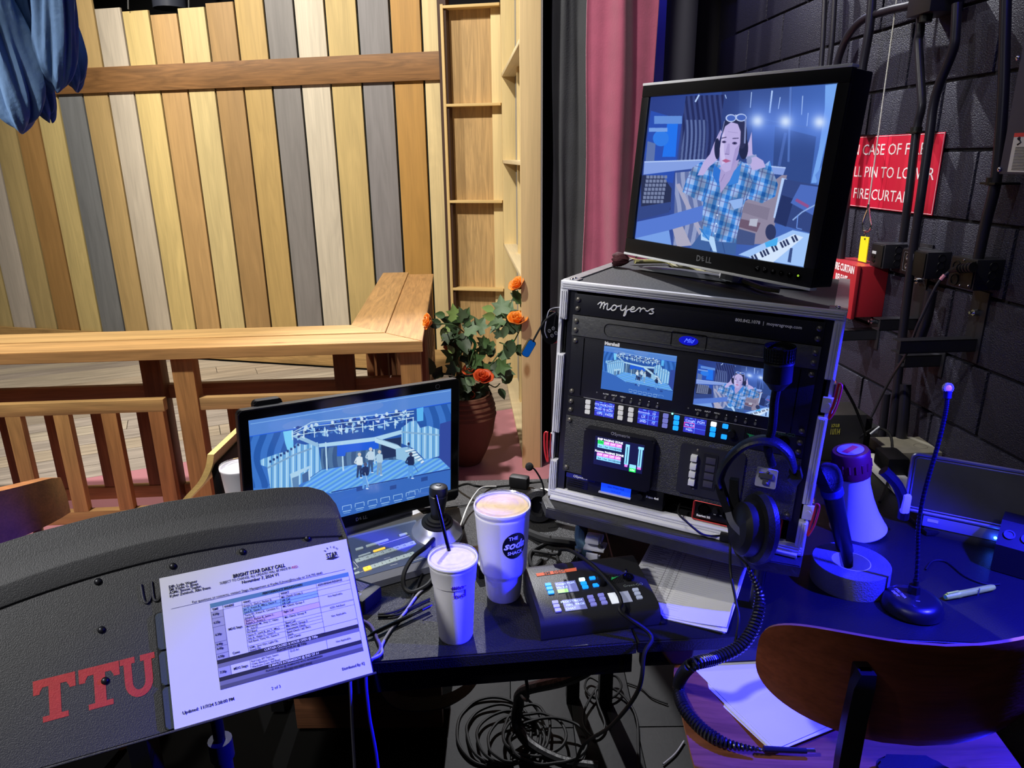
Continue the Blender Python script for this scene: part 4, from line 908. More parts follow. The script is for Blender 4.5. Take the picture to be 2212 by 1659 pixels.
B().bx(ox0,ox1,-.007,.012,oz1,oz1+.0055,.001).build('silver_trim',slv,bm_); B().bx(ox0,ox1,-.008,.012,oz0-.005,oz0,.001).build('silver_trim',slv,bm_)
tx(bm_,'D',.017,(-.020,-.0066,-hh-.018),mat('logo_silver',(170,172,178),.3,.6),bold=.0004); tx(bm_,'E',.013,(-.008,-.0066,-hh-.0175),MT['logo_silver'],bold=.0004,rot=-25); tx(bm_,'LL',.017,(.009,-.0066,-hh-.018),MT['logo_silver'],bold=.0004)
for i in range(6):
    x=hw-.100+i*.019; B().cyl((x,-.006,-hh-.017),(x,-.0085,-hh-.017),.0052).build('button',GLOSS,bm_)
    tx(bm_,'◁▷≡-+o'[i],.008,(x,-.0090,-hh-.015),LED('power_green',(170,220,60),1.5) if i==5 else MT['logo_silver'])
# stand: standing on the case top (expressed in the case frame)
topz=RZ1+.0005
def rk2(p): return RK.M@V(p)
cM=RK.I@BM.M@V((0,.07,0))
nb=B().tube([BM.M@V((0,.07,-.02)),BM.M@V((0,.08,-hh-.03)),rk2((cM.x+.0,cM.y+.01,topz+.008))],[.022,.022,.026],10); nb.build('stand_neck',slv,bm_,world=True)
Ft=Fr(RK.M); 
f0=RK.pz(1396,580,topz); f1=RK.pz(1748,622,topz)
cx_,cy_=cM.x,cM.y+.01
for (fx_,fy_) in ((f0.x,f0.y),(f1.x,f1.y)):
    d=V((fx_-cx_,fy_-cy_,0)); L2=d.length; n_=V((-d.y,d.x,0)).normalized(); vs_=[];m_=8
    for i in range(m_+1):
        t=i/m_; p=V((cx_,cy_,0))+d*t; hz=.008*(1-t**3)+.003; wd_=.020+.016*t
        for s_,z in ((-1,topz+.0005+max(0,.008*(1-abs(2*t-1)))*0),(-.7,topz+hz),(.7,topz+hz),(1,topz+.0005)): q=p+n_*(wd_*s_); vs_.append((q.x,q.y,z))
    F_=[(i*4+k_,i*4+k_+1,(i+1)*4+k_+1,(i+1)*4+k_) for i in range(m_) for k_ in range(3)]+[(m_*4,m_*4+1,m_*4+2,m_*4+3),(0,3,2,1)]+[(i*4+3,i*4,(i+1)*4,(i+1)*4+3) for i in range(m_)]
    B().raw(vs_,F_,M=RK.M).build('stand_foot',ftm,bm_,world=True)
# dried rose on the case top
rz=lambda u,v,h=.006: RK.M@RK.pz(u,v,topz+h)
zA=Zm(1360,150,3.492)
pts=[rz(*zA(*q)) for q in ((40,1450),(200,1448),(290,1452),(350,1490),(470,1500),(560,1535),(680,1560),(780,1565),(900,1610),(1010,1650),(1130,1668))]
rose_t=thing('dried_rose','dried dark red rose with a long bent stem lying in front of the monitor','flower',T(pts[0]))
B().tube(smooth_pts(pts,5),.0052,8).build('stem',mat('dry_stem',(176,170,112),.6,var=.3,vscale=60),rose_t,world=True)
for q in ((350,1490),(560,1535),(780,1565)):
    p=rz(*zA(*q)); B().cyl(p,p+V((.004,-.004,.012)),.003,.0005,6).build('thorn',MT['dry_stem'],rose_t,world=True)
hd=B(); p=rz(1352,562,.016)
dred=mat('dried_petal',(66,18,28),.8,bump=.5,bscale=120,var=.4,vscale=60)
for k_ in range(9):
    a_=k_*.9; r_=.008+.0012*k_; vs_=[]
    for j in range(5):
        for i in range(6): q=(i/5-.5)*1.9; t=j/4; rad=r_*(.35+.75*math.sin(t*2.2)); vs_.append((t*.034-.005+.004*math.sin(q*5+k_),rad*math.cos(a_+q),rad*math.sin(a_+q)))
    hd.raw(vs_,[(j*6+i,j*6+i+1,(j+1)*6+i+1,(j+1)*6+i) for j in range(4) for i in range(5)],M=T(p)@RZ(160))
hd.build('dried_bloom',dred,rose_t,world=True)
B().raw([(0,0,0),(.02,.01,.004),(.035,-.004,.008),(.02,-.008,.002),(0,-.004,.01),(.01,.02,.02),(.016,.014,.006)],[(0,1,2,3),(4,5,6)],M=T(rz(1385,562,.010))@RZ(170)).build('sepal',MT['dry_stem'],rose_t,world=True)
# clip light and dangling blue usb light
z5=Zm(1150,640,10.37)
pdc=RK.py(*z5(470,680),.03); 
cl=thing('wireless_pad','black oval pad with four round marks hung on the left edge of the rack case','remote control',Fr(RK.M@T(pdc)))
B().lathe([(0,0),(1,0),(1,1),(0,1)],28,M=T((0,-.004,0))@RX(90)@Matrix.Diagonal((.023,.036,.012,1))).build('shell',GLOSS,cl)
cl_=mat('etched_ring',(150,150,165),.5)
for q in ((380,775),(468,720),(530,825),(440,882)):
    p=RK.py(*z5(*q),.013)-pdc; p.y=-.0168; B().tube([(p.x+.0033*math.cos(a_),p.y,p.z+.0033*math.sin(a_)) for a_ in [i*math.pi/8 for i in range(16)]],.0003,4,closed=True).ball((p.x,p.y,p.z),.0007).build('round_mark',cl_,cl)
p=RK.py(*z5(430,1000),.02)-pdc; B().tube(smooth_pts([(p.x-.008,-.006,p.z+.004),(p.x,-.006,p.z-.004),(p.x+.012,-.004,p.z)],4),.003,6).build('red_tab',redm,cl)
w1=[RK.M@RK.py(*z5(*q),y) for q,y in (((640,245),.004),((480,262),.0),((370,330),-.01),((310,560),-.012),((280,780),-.012),((330,930),-.008))]
tag(B().tube(smooth_pts(w1,5),.0011,6).build('wire_loop',cl_),'thin wire loop over the black oval pad at the rack edge','wire')
g0=RK.M@RK.py(*z5(530,360),-.022); bl=Fr(T(g0)); 
pts=[RK.M@RK.py(*q,-.022-.01*i) for i,q in enumerate(((1201,675),(1180,690),(1165,712),(1151,738)))]
ul=thing('usb_light','small light with a blue face on a thin bent stalk, left of the rack case','lamp',T(pts[-1]))
B().tube(smooth_pts(pts,6),.0022,8).build('stalk',RUB,ul,world=True)
e=(pts[-1]); ee=RK.M@RK.py(1134,768,-.06); dd=(ee-e).normalized(); sd=dd.cross(V((.25,-1,.1))).normalized(); nn=sd.cross(dd)
HM=Matrix((( sd.x,dd.x,nn.x,0),(sd.y,dd.y,nn.y,0),(sd.z,dd.z,nn.z,0),(0,0,0,1))); HM=T(e)@HM
B().rrect(-.009,.009,-.002,.036,-.011,0,.006,M=HM).build('head',GLOSS,ul,world=True)
B().rrect(-.008,.008,-.001,.035,-.0006,.0009,.0055,M=HM).build('blue_face',mat('blue_print',(20,110,205),.35),ul,world=True)
# ================================================================= HEADSET, HOOK, GOOSENECK MICROPHONE ON THE CASE
z8=Zm(1480,740,3.19); q8=lambda x,y,dy: RK.py(*z8(x,y),dy)
hk=thing('headset_hook','clear-edged square bracket with a blue-lit hook screwed to the front of the rack','bracket',Fr(RK.M@T(q8(560,930,-.05))))
o_=q8(560,930,-.05)
B().rrect(-.019,.019,-.019,.019,0,.004,.003,M=FRONT).build('plate',mat('brushed_bracket',(190,190,200),.35,.2),hk)
B().bx(-.014,.012,-.012,-.004,.002,.012,.001).bx(-.006,.006,-.010,.0,-.012,.004,.002).bx(-.005,.005,.0,-o_.y-.002,-.006,.006).build('hook_arm',mat('hook_dark_steel',(110,110,120),.3,.4),hk)
for z in (.014,-.008): B().ball((.002,-.009,z),.003).build('screw',scr,hk)
gn=thing('rack_gooseneck_microphone','black ribbed microphone on a gooseneck rising in front of the right rack screen','microphone',Fr(RK.M@T(q8(580,800,-.055))))
gp=[q8(600,840,-.045),q8(575,760,-.060),q8(572,700,-.078),q8(597,600,-.088),q8(608,500,-.09),q8(615,400,-.092),q8(630,320,-.094)]
gpw=[RK.M@p for p in gp]; sp=smooth_pts(gpw,10)
B().tube(sp,.0068,10).build('neck',RUB,gn,world=True)
b=B(); 
for i in range(0,len(sp)-1,1):
    p=sp[i]; d=(sp[min(i+1,len(sp)-1)]-sp[max(i-1,0)]).normalized(); b.tube([p-d*.001,p+d*.001],.0078,10)
b.build('neck_rib',RUB,gn,world=True)
h0=gpw[-1]; h1=RK.M@q8(655,45,-.10); hl=(h1-h0).length; dz=(h1-h0).normalized(); QM=T(h0)@dz.to_track_quat('Z','Y').to_matrix().to_4x4()
B().lathe([(0,0),(.012,0),(.016,.006),(.0245,.016),(.0245,.05),(.023,.052),(.023,.056),(.0245,.058),(.0245,.075)],28,M=QM).build('head_body',mat('mic_body_black',(15,15,16),.55,spec=.3),gn,world=True)
b=B()
for i in range(5): b.lathe([(.0245,.048+i*.006),(.0262,.0495+i*.006),(.0245,.052+i*.006)],28,M=QM)
b.build('head_groove',BLK,gn,world=True)
grl=mat('mic_grille',(20,20,22),.6,.1,bump=1,bscale=700,spec=.3)
B().lathe([(.0245,.074),(.026,.080),(.0255,hl-.018),(.020,hl-.006),(.010,hl),(0,hl+.001)],28,M=QM).build('grille',grl,gn,world=True)
b=B()
for k_ in range(30):
    a_=2*math.pi*k_/30; b.tube([QM@V((r_*math.cos(a_),r_*math.sin(a_),z)) for r_,z in ((.0262,.078),(.0262,hl-.018),(.0205,hl-.005),(.012,hl))],.0008,5)
b.build('grille_rib',BLK,gn,world=True)
hs_=thing('headset','single-sided black broadcast headset hanging on the rack hook with padded band','headset',Fr(RK.M@T(q8(560,700,-.08))))
leather=mat('black_leatherette',(20,20,23),.42,bump=.2,bscale=300,spec=.35)
band=[q8(x,y,dy) for x,y,dy in ((250,985,-.10),(240,930,-.10),(270,850,-.10),(330,770,-.098),(420,700,-.095),(520,672,-.09),(610,685,-.085),(680,730,-.08),(725,790,-.075),(755,880,-.07))]
bs=smooth_pts([RK.M@p for p in band],7); b=B(); n_=len(bs)
ax_=(RK.M.to_3x3()@V((0,1,0))).normalized()
rings=[]; vs_=[];F_=[]
for i,p in enumerate(bs):
    d=(bs[min(i+1,n_-1)]-bs[max(i-1,0)]).normalized(); nrm=d.cross(ax_).normalized(); t=i/(n_-1); th=.0085*min(1,.6+3*min(t,1-t)); hw_=.019
    for k_ in range(12):
        a_=2*math.pi*k_/12; vs_.append(p+nrm*(th*math.sin(a_))+ax_*(hw_*math.cos(a_)))
for i in range(n_-1):
    for k_ in range(12): F_.append((i*12+k_,i*12+(k_+1)%12,(i+1)*12+(k_+1)%12,(i+1)*12+k_))
F_.append(tuple(range(12))); F_.append(tuple((n_-1)*12+k_ for k_ in range(12))); b.raw(vs_,F_).build('headband_pad',leather,hs_,world=True)
hp=[RK.M@q8(x,y,dy) for x,y,dy in ((235,960,-.10),(255,1030,-.10),(285,1110,-.10),(310,1170,-.10))]
def slab(name,pts,w_,th,m,par):
    vs_=[];F_=[];n=len(pts)
    for i,p in enumerate(pts):
        d=(pts[min(i+1,n-1)]-pts[max(i-1,0)]).normalized(); nr=d.cross(ax_).normalized()
        for s1_,s2__ in ((-1,-1),(1,-1),(1,1),(-1,1)): vs_.append(p+nr*(w_/2*s1_)+ax_*(th/2*s2__))
    for i in range(n-1):
        for k_ in range(4): F_.append((i*4+k_,i*4+(k_+1)%4,(i+1)*4+(k_+1)%4,(i+1)*4+k_))
    F_+=[(0,1,2,3),tuple((n-1)*4+k_ for k_ in range(4))]
    return B().raw(vs_,F_).build(name,m,par,world=True)
slab('headband_slider',smooth_pts(hp,3),.014,.024,BLK,hs_)
slab('cable_strain_clip',[RK.M@q8(340,940,-.09),RK.M@q8(335,1040,-.09),RK.M@q8(350,1130,-.09)],.016,.014,BLK,hs_)
slab('temple_arm',[RK.M@q8(755,870,-.07),RK.M@q8(770,920,-.072),RK.M@q8(735,960,-.08)],.020,.02,BLK,hs_)
slab('ear_yoke',smooth_pts([RK.M@q8(290,1130,-.105),RK.M@q8(320,1230,-.115),RK.M@q8(380,1300,-.13),RK.M@q8(430,1340,-.14)],4),.012,.008,mat('grey_yoke',(70,70,80),.4),hs_)
# ear cup: disc seen nearly edge on
ecn=RK.M@q8(470,1280,-.105); dirn=(RK.M.to_3x3()@V((-.80,-.62,.05))).normalized(); EM=T(ecn)@dirn.to_track_quat('Z','Y').to_matrix().to_4x4()
B().lathe([(0,.034),(.030,.034),(.040,.026),(.043,.012),(.043,.004)],36,M=EM@Matrix.Diagonal((1,1.28,1,1))).build('ear_cup',mat('cup_shell',(20,20,23),.45,spec=.35),hs_,world=True)
B().lathe([(.043,.004),(.052,.002),(.056,-.008),(.053,-.020),(.042,-.024),(.028,-.020),(.0,-.010)],36,M=EM@Matrix.Diagonal((1,1.28,1,1))).build('ear_pad',leather,hs_,world=True)
# coiled cord from the headset, down to the papers on the stool
def coil(name,label,pts,R0,r,turn_len,m):
    ps=smooth_pts(pts,30); acc=[0]
    for a,b_ in zip(ps,ps[1:]): acc.append(acc[-1]+(b_-a).length)
    tot=acc[-1]; N=int(tot/turn_len*10); out=[]; j=0; up=V((0,0,1)).orthogonal(); up=V((1,0,0))
    for i in range(N+1):
        s_=tot*i/N
        while j<len(acc)-2 and acc[j+1]<s_: j+=1
        t=(s_-acc[j])/max(1e-9,acc[j+1]-acc[j]); p=ps[j].lerp(ps[j+1],t); d=(ps[j+1]-ps[j]).normalized()
        up=(up-d*up.dot(d)).normalized(); sd=d.cross(up); a_=2*math.pi*i/10; e=min(1,8*i/N,8*(N-i)/N)
        out.append(p+(up*math.cos(a_)+sd*math.sin(a_))*R0*e)
    return tag(B().tube(out,r,7).build(name,m),label,'cable')
seatz=.655
cz=[RK.M@q8(370,1400,-.085),RK.M@q8(400,1500,-.07),V(aty(1612,1218,1.17)),V(aty(1640,1285,1.145)),V(aty(1632,1345,1.11)),V(aty(1600,1395,1.08)),V(aty(1545,1422,1.06)),V(aty(1492,1438,1.03)),
    V(atz(1466,1480,seatz+.02)),V(atz(1478,1530,seatz+.014)),V(atz(1520,1578,seatz+.014)),V(atz(1575,1608,seatz+.014)),V(atz(1650,1620,seatz+.014))]
coil('coiled_cord','thick black coiled headset cord looping from the rack down onto the wooden seat',cz[2:],.0095,.0028,.0068,mat('coil_rubber',(20,20,24),.32))
cable('headset_lead','thin black lead running from the hanging headset to the coiled cord',[RK.M@q8(285,1180,-.10),RK.M@q8(300,1280,-.10),RK.M@q8(335,1370,-.10),RK.M@q8(350,1450,-.09),cz[2]],.0022,RUB)
cable('headset_lead','flat black lead hanging from the headset past the white papers to the coiled cord',[RK.M@q8(300,1240,-.095),RK.M@q8(310,1400,-.08),V(aty(1578,1235,1.17)),V(aty(1590,1300,1.14)),V(aty(1596,1340,1.11)),V(aty(1585,1400,1.09)),V(aty(1577,1418,1.08))],.0026,RUB)
dbox=RK.M@q8(270,1355,-.035)
dng=thing('usb_dongle','small black plug on a short lead resting on the shelf board under the headset','connector',Fr(RK.M@T(RK.pz(1565,1168,zs)+V((0,0,.009)))))
B().bx(-.010,.010,-.008,.008,-.008,.008,.002).build('plug',BLK,dng)
cable('short_usb_lead','short thin black lead arching from the rack bay to the plug on the shelf board',[RK.M@RK.py(*r4(1330,1390),.02),RK.M@RK.py(*r4(1310,1500),-.02),RK.M@RK.py(*r4(1400,1600),-.03),RK.M@RK.py(1520,1155,-.03),RK.M@(RK.pz(1560,1166,zs)+V((0,0,.01)))],.0022,RUB)
# ================================================================= DESK
DZ=.74
dlam=mat('black_desk_laminate',(31,31,32),.42,spec=.35,bump=.55,bscale=340,var=.1)
e0=V((.236,1.156)); 
desk=thing('desk','black pebbled-laminate desk carrying the monitor, cups and rack case','desk',T((-.2,1.5,0)))
dk_poly=[(-.80,1.055),(.2355,1.156),(.2300,1.223),(.2300,1.90),(-.79,1.875)]
B().prism([(x+.2,y-1.5) for x,y in dk_poly],DZ-.028,DZ,bev=.003).build('top',dlam,desk)
B().prism([(-.79+.2,1.075-1.5),(.232+.2,1.176-1.5),(.232+.2,1.192-1.5),(-.79+.2,1.091-1.5)],DZ-.085,DZ-.029).build('front_apron',GLOSS,desk)
for x,y in ((.18,1.84),(-.74,1.82),(-.74,1.13)): B().bx(x+.2-.02,x+.2+.02,y-1.5-.02,y-1.5+.02,.0,DZ-.03).build('leg',BLKM,desk)
desk2=thing('corner_desk','large black desk section running right to the block wall under the wooden chair back','desk',T((.8,1.5,0)))
W1=WF.M@V((.98,-.003,0)); W2=WF.M@V((-.35,-.003,0))
d2=[(.2385,1.158),(.536,1.176),(W1.x-.022,1.10),(W2.x-.02,W2.y),(.60,W2.y-.05),(.2335,1.90),(.2330,1.223)]
B().prism([(x-.8,y-1.5) for x,y in d2],DZ-.028,DZ,bev=.003).build('top',mat('black_desk_smooth',(16,16,18),.45,spec=.35,bump=.25,bscale=300,var=.1),desk2)
B().prism([(.25-.8,1.180-1.5),(.536-.8,1.196-1.5),(1.2-.8,1.135-1.5),(1.2-.8,1.150-1.5),(.536-.8,1.212-1.5),(.25-.8,1.196-1.5)],DZ-.075,DZ-.029).build('front_apron',GLOSS,desk2)
for x,y in ((.28,1.82),(1.2,1.9),(1.22,1.3)): B().bx(x-.8-.02,x-.8+.02,y-1.5-.02,y-1.5+.02,.0,DZ-.03).build('leg',BLKM,desk2)
# ================================================================= LEFT MONITOR
LM=fr((-.369,1.581,.947),35.9,-.7,3.3)
lm_=thing('touch_monitor','black glass-fronted monitor on the desk at left, showing the stage from above','monitor',LM)
lw,lh=.255,.140
B().rrect(-lw-.022,lw+.026,-lh-.033,lh+.024,0,.018,.010,M=T((0,.018,0))@FRONT,bev=.003).build('housing',mfr,lm_)
B().rrect(-lw-.019,lw+.023,-lh-.030,lh+.021,0,.0016,.008,M=T((0,.0012,0))@FRONT).build('glass_front',GLOSS,lm_)
screen_quad('screen',lm_,stage_pic,-lw,lw,-lh,lh,-.0012,.001)
tx(lm_,'D',.012,(-.012,-.0008,-lh-.017),mat('logo_dim',(110,110,118),.4,.5),bold=.0003); tx(lm_,'E',.0095,(-.0035,-.0008,-lh-.0167),MT['logo_dim'],bold=.0003,rot=-25); tx(lm_,'LL',.012,(.0085,-.0008,-lh-.017),MT['logo_dim'],bold=.0003)
ring(B(),lw-.045,lw-.034,lh+.006,lh+.016,.004,-.0006,.0004).build('badge_mark',MT['logo_dim'],lm_)
z6=Zm(500,540,2.963)
b=B().rrect(LM.py(548,876,.02).x,LM.py(610,868,.02).x,lh+.0,lh+.034,0,.02,.008,M=T((0,.04,0))@FRONT,bev=.003); b.build('camera_hump',BLK,lm_)
zb0=LM.I@V((-.30,1.60,DZ+.002))
zd=-lh-.033
B().bx(-.14,.15,.015,.028,zd-.040,zd+.05,.003).build('stand_column',mat('stand_silver',(120,120,132),.35,.6),lm_)
FM=Matrix.Translation((LM.M@V((.0,.0,0))).to_2d().to_3d()+V((0,0,DZ)))@RZ(35.9)
B().bx(-.15,.16,-.045,.16,.0005,.010,.003,M=FM).build('stand_foot',mat('stand_silver_light',(176,178,182),.35,.5),lm_,world=True)
# camera controller with joystick
ccp=[atz(u,v,DZ+.03) for u,v in ((755,1188),(905,1135),(930,1215),(770,1262))]
e1=(atz(905,1232,DZ+.02)-atz(772,1270,DZ+.02)); yw=math.degrees(math.atan2(e1.y,e1.x))
CC=fr(atz(770,1285,DZ),yw)
cc=thing('camera_controller','blue-grey video camera controller with joystick and number keys between monitor and cups','controller',CC)
ccm=mat('controller_blue_grey',(84,94,124),.45,bump=.1,bscale=300); ccs=mat('controller_silver',(150,152,164),.35,.5)
tr=CC.pz(940,1150,.045)
Wc=.30; x0=-.10; x1=x0+Wc; Dc=.165
def csl(y): return .022+.030*(y/Dc)
vs_=[(x0,0,.002),(x1,0,.002),(x1,Dc,.002),(x0,Dc,.002),(x0,0,.018),(x1,0,.018),(x1,.016,.026),(x0,.016,.026),(x1,Dc,.050),(x0,Dc,.050)]
B().raw(vs_,[(0,3,2,1),(0,1,5,4),(4,5,6,7),(7,6,8,9),(1,2,8,6,5),(0,4,7,9,3),(3,9,8,2)]).build('body',ccs,cc)
sl=math.degrees(math.atan2(.024,Dc-.016)); PM=T((0,.016,.0264))@RX(sl)        # top face plane
B().rrect(x0+.004,x1-.004,.002,Dc-.022,0,.0008,.004,M=PM).build('top_plate',ccm,cc)
TPF=Fr(CC.M@PM)
zB2=Zm(740,1080,6.381); tp=lambda x,y: TPF.pz(*zB2(x,y),.001)
kg=LED('soft_key_grey',(176,190,190),.18); ky=LED('soft_key_yellow',(250,200,70),.8)
def keyrow(a,b_,n,hgt,mats,labels,par=cc):
    pa,pb_=tp(*a),tp(*b_); ang=math.degrees(math.atan2(pb_.y-pa.y,pb_.x-pa.x)); L2=(pb_-pa).length/(n)
    for i in range(n):
        c_=pa.lerp(pb_,(i+.5)/n); X=PM@T((c_.x,c_.y,.0008))@RZ(ang)
        B().rrect(-L2/2+.0002,L2/2-.0002,-hgt/2,hgt/2,0,.0022,.0018,M=X).build('key',mats[i] if isinstance(mats,list) else mats,par)
        if labels: B().text(labels[i],.007,X@T((0,0,.0024)),.0001).build('key_number',mat('key_ink',(40,40,44),.6),par,smooth=False)
keyrow((180,850),(1000,590),8,.0125,kg,['9','10','11','12','13','14','15','16'])
keyrow((290,965),(990,740),7,.0125,[ky]+[kg]*6,['1','2','3','4','5','6','7'])
keyrow((180,690),(285,660),1,.007,kg,None); keyrow((325,645),(632,550),1,.007,kg,None); keyrow((782,495),(892,465),1,.007,kg,None); keyrow((218,785),(388,730),1,.0045,kg,None); keyrow((422,715),(588,663),1,.0055,ky,None); keyrow((100,975),(185,950),1,.006,kg,None); keyrow((130,1035),(235,1000),1,.006,kg,None)
b=B()
for a,c_ in (((500,625),(925,492)),((498,590),(500,625)),((150,850),(220,930)),((220,930),(190,945)),((230,1005),(290,980)),((570,815),(655,790)),((655,905),(755,880)),((970,840),(1140,790))): pa,pb_=tp(*a),tp(*c_); b.tube([PM@V((pa.x,pa.y,.0012)),PM@V((pb_.x,pb_.y,.0012))],.0005,4)
b.build('printed_line',WHT,cc,kind='stuff')
jc=TPF.pz(944,1150,.0); JM=PM@T((jc.x,jc.y,0))
B().lathe([(.062,-.004),(.060,.006),(.046,.018),(.040,.028),(.036,.030),(.030,.030)],36,M=JM).build('joystick_dome',ccs,cc)
B().lathe([(.0375,.028),(.0375,.033),(.030,.034),(.030,.039),(.025,.040),(.024,.045),(.016,.047),(.016,.05)],32,M=JM).build('joystick_boot',RUB,cc)
JS=JM@RX(-8)@RY(4)
B().lathe([(0,.04),(.0165,.042),(.016,.055),(.0185,.072),(.0215,.088),(.0222,.098),(.020,.1),(.020,.102),(.0222,.104),(.0222,.116),(.0205,.121),(.014,.124),(.006,.1245),(.006,.126),(0,.1265)],28,M=JS).build('joystick_handle',mat('joystick_black',(24,24,28),.4),cc)
# ================================================================= CUPS
foam=mat('white_foam',(232,230,236),.5,bump=.08,bscale=500,spec=.3)
def foam_cup(name,label,base,prof,lidz,rim,liquid,lrad,straw=None,M=None,yawc=0):
    t=thing(name,label,'cup',T(base)@RZ(yawc)); B().lathe(prof,48).build('cup_body',foam,t)
    cl_m=mat('clear_lid',(250,250,250),.05,trans=1,alpha=.35,spec=.7)
    B().lathe([(rim+.0012,lidz-.006),(rim+.0022,lidz-.001),(rim+.001,lidz+.003),(rim-.004,lidz+.002),(rim-.006,lidz-.003),(rim*.72,lidz-.003),(rim*.68,lidz-.0005),(rim*.58,lidz-.0005),(rim*.56,lidz-.003),(rim*.3,lidz-.003),(rim*.27,lidz-.001),(0,lidz-.001)],48).build('lid',cl_m,t)
    if liquid: B().lathe([(0,lidz-.006),(lrad,lidz-.006)],40).build('drink',liquid,t)
    return t
cf=mat('milky_coffee',(214,186,140),.25,var=.35,vscale=45); cf2=mat('milky_iced_drink',(214,204,192),.2,var=.25,vscale=70)
cb=atz(1088,1284,DZ); h1_=.216
r1=59*1.50/1534*.985
big=[(0,.003),(.030,.0),(.0345,.0),(.0365,.004),(.041,.055),(.042,.060),(.0475,.066),(.0495,.072),(.0565,.192),(.0575,.197),(.0575,.2005),(.0565,.202),(.0572,.206),(.0592,.2085),(.0595,.2125),(.0585,.2155),(.0565,.2155),(.0550,.205),(.0,.200)]
c1=foam_cup('foam_cup','larger white foam cup with a round black logo and stepped base, beside the comms box',cb,big,.2175,.0575,cf,.0545)
cb2=atz(985,1371,DZ)
small=[(0,.003),(.027,.0),(.0318,.0),(.0335,.004),(.0405,.125),(.0425,.127),(.0455,.160),(.0465,.163),(.0460,.166),(.0475,.168),(.0480,.1715),(.0465,.174),(.045,.174),(.0438,.166),(.0,.160)]
c2=foam_cup('foam_cup','smaller white foam cup with purple handwriting and a black straw, nearest the camera',cb2,small,.1755,.0462,cf2,.0435)
st0=CAM; lid_hit=atz(969,1186,DZ+.172); top_=aty(941,1070,lid_hit.y+.045)
dS=(top_-lid_hit).normalized(); tag(B().tube([lid_hit-dS*.02,top_],.0036,12).build('drinking_straw',GLOSS),'black plastic straw leaning left in the smaller foam cup','straw')
# curved decals: wrap flat art on the tapered cup wall
def wrap(bb,rfun,ang0,base):
    for v in bb.bm.verts:
        x,z=v.co.x,v.co.z; r=rfun(z); a_=math.radians(ang0)+x/r; v.co=V((math.cos(a_)*(r+.0006-v.co.y*.3),math.sin(a_)*(r+.0006-v.co.y*.3),z))
    return bb
def subdiv(bb,n=2):
    bmesh.ops.subdivide_edges(bb.bm,edges=bb.bm.edges[:],cuts=n,use_grid_fill=True); return bb
rb=lambda z: .0495+(.0565-.0495)*(z-.072)/.12
b=B(); N_=14
vs_=[(0,0,.146)]+[((k_/5)*.0265*math.cos(2*math.pi*i/36),0,.146+(k_/5)*.030*math.sin(2*math.pi*i/36)) for k_ in range(1,6) for i in range(36)]
F_=[(0,1+i,1+(i+1)%36) for i in range(36)]+[(1+k_*36+i,1+k_*36+(i+1)%36,1+(k_+1)*36+(i+1)%36,1+(k_+1)*36+i) for k_ in range(4) for i in range(36)]
b.raw(vs_,F_); LA=-62
wrap(b,rb,LA,cb).build('round_logo',mat('logo_black',(14,14,16),.4),c1)
b=B(); b.text('THE',.011,T((-.004,-.002,.164))@FRONT,.0001,bold=.0002).text('soda',.025,T((-.001,-.002,.148))@FRONT,.0001,bold=.0007,shear=.35).text('SHACK',.0105,T((.001,-.002,.130))@FRONT,.0001,bold=.0002)
wrap(b,rb,LA,cb).build('logo_lettering',WHT,c1,smooth=False)
rs=lambda z: .0335+(.0405-.0335)*(z-.004)/.121 if z<.126 else .0425+.003*(z-.127)/.033
b=B()
pen=[[(-.013,.130),(-.0118,.138),(-.0100,.1315),(-.0085,.138),(-.0070,.131)],[(-.005,.131),(-.0045,.138),(-.0025,.1315),(-.001,.138),(.0008,.131)],[(.0075,.136),(.0045,.1365),(.003,.1325),(.006,.1315),(.008,.136),(.0085,.1312)],[(-.0155,.134),(-.002,.1352),(.014,.1352)],
     [(-.009,.127),(-.0088,.110)],[(-.0088,.112),(-.0055,.1165),(-.003,.113),(-.006,.110),(-.0088,.112)],[(-.0005,.1165),(-.0002,.111),(.003,.111),(.0042,.1165),(.0048,.1105)],[(.0115,.115),(.008,.117),(.007,.112),(.0105,.111),(.0125,.127),(.0128,.1105)]]
for s_ in pen: b.tube([V((p.x,-.0006,p.z)) for p in smooth_pts([(x,0,z) for x,z in s_],4)],.0008,5)
wrap(b,rs,-72,cb2).build('handwriting',mat('purple_marker',(92,50,170),.5),c2)
# third cup behind the monitor
c3b=aty(540,1000,1.78); c3b.z=DZ
c3=foam_cup('foam_cup','white foam cup half hidden behind the left edge of the touch monitor',V((c3b.x,1.70,DZ)),[(0,.003),(.031,.0),(.0345,.004),(.0450,.130),(.047,.133),(.047,.137),(.0455,.139),(.044,.139),(.043,.13),(0,.125)],.1405,.0455,None,.0)
# ================================================================= COMMS STATION AND PAPERS
def quadframe(pts,z):
    P=[atz(u,v,z) for u,v in pts]; c_=(P[0]+P[1]+P[2]+P[3])/4; e=((P[1]-P[0])+(P[2]-P[3])); return c_,math.degrees(math.atan2(e.y,e.x)),(P[1]-P[0]).length,(P[3]-P[0]).length
z4b=Zm(1120,1060,3.95)
c_,yw,wq,dq=quadframe([z4b(90,690),z4b(910,575),z4b(1185,1020),z4b(245,1120)],DZ+.045)
GM=fr((c_.x,c_.y,DZ),yw)
gs=thing('desk_comms_station','black desktop intercom box with glowing blue keys and orange SM DESK tape','intercom',GM)
hw,hd=.123,.083
vs_=[]; prof=[(-hd,.003),(-hd,.026),(-hd+.004,.034),(-hd+.016,.042),(hd-.01,.062),(hd,.060),(hd,.003)]
for sx in (-1,1): vs_+=[(sx*hw,y,z) for y,z in prof]
n=len(prof); F_=[tuple(range(n)),tuple(range(n,2*n))]+[(i,(i+1)%n,n+(i+1)%n,n+i) for i in range(n)]
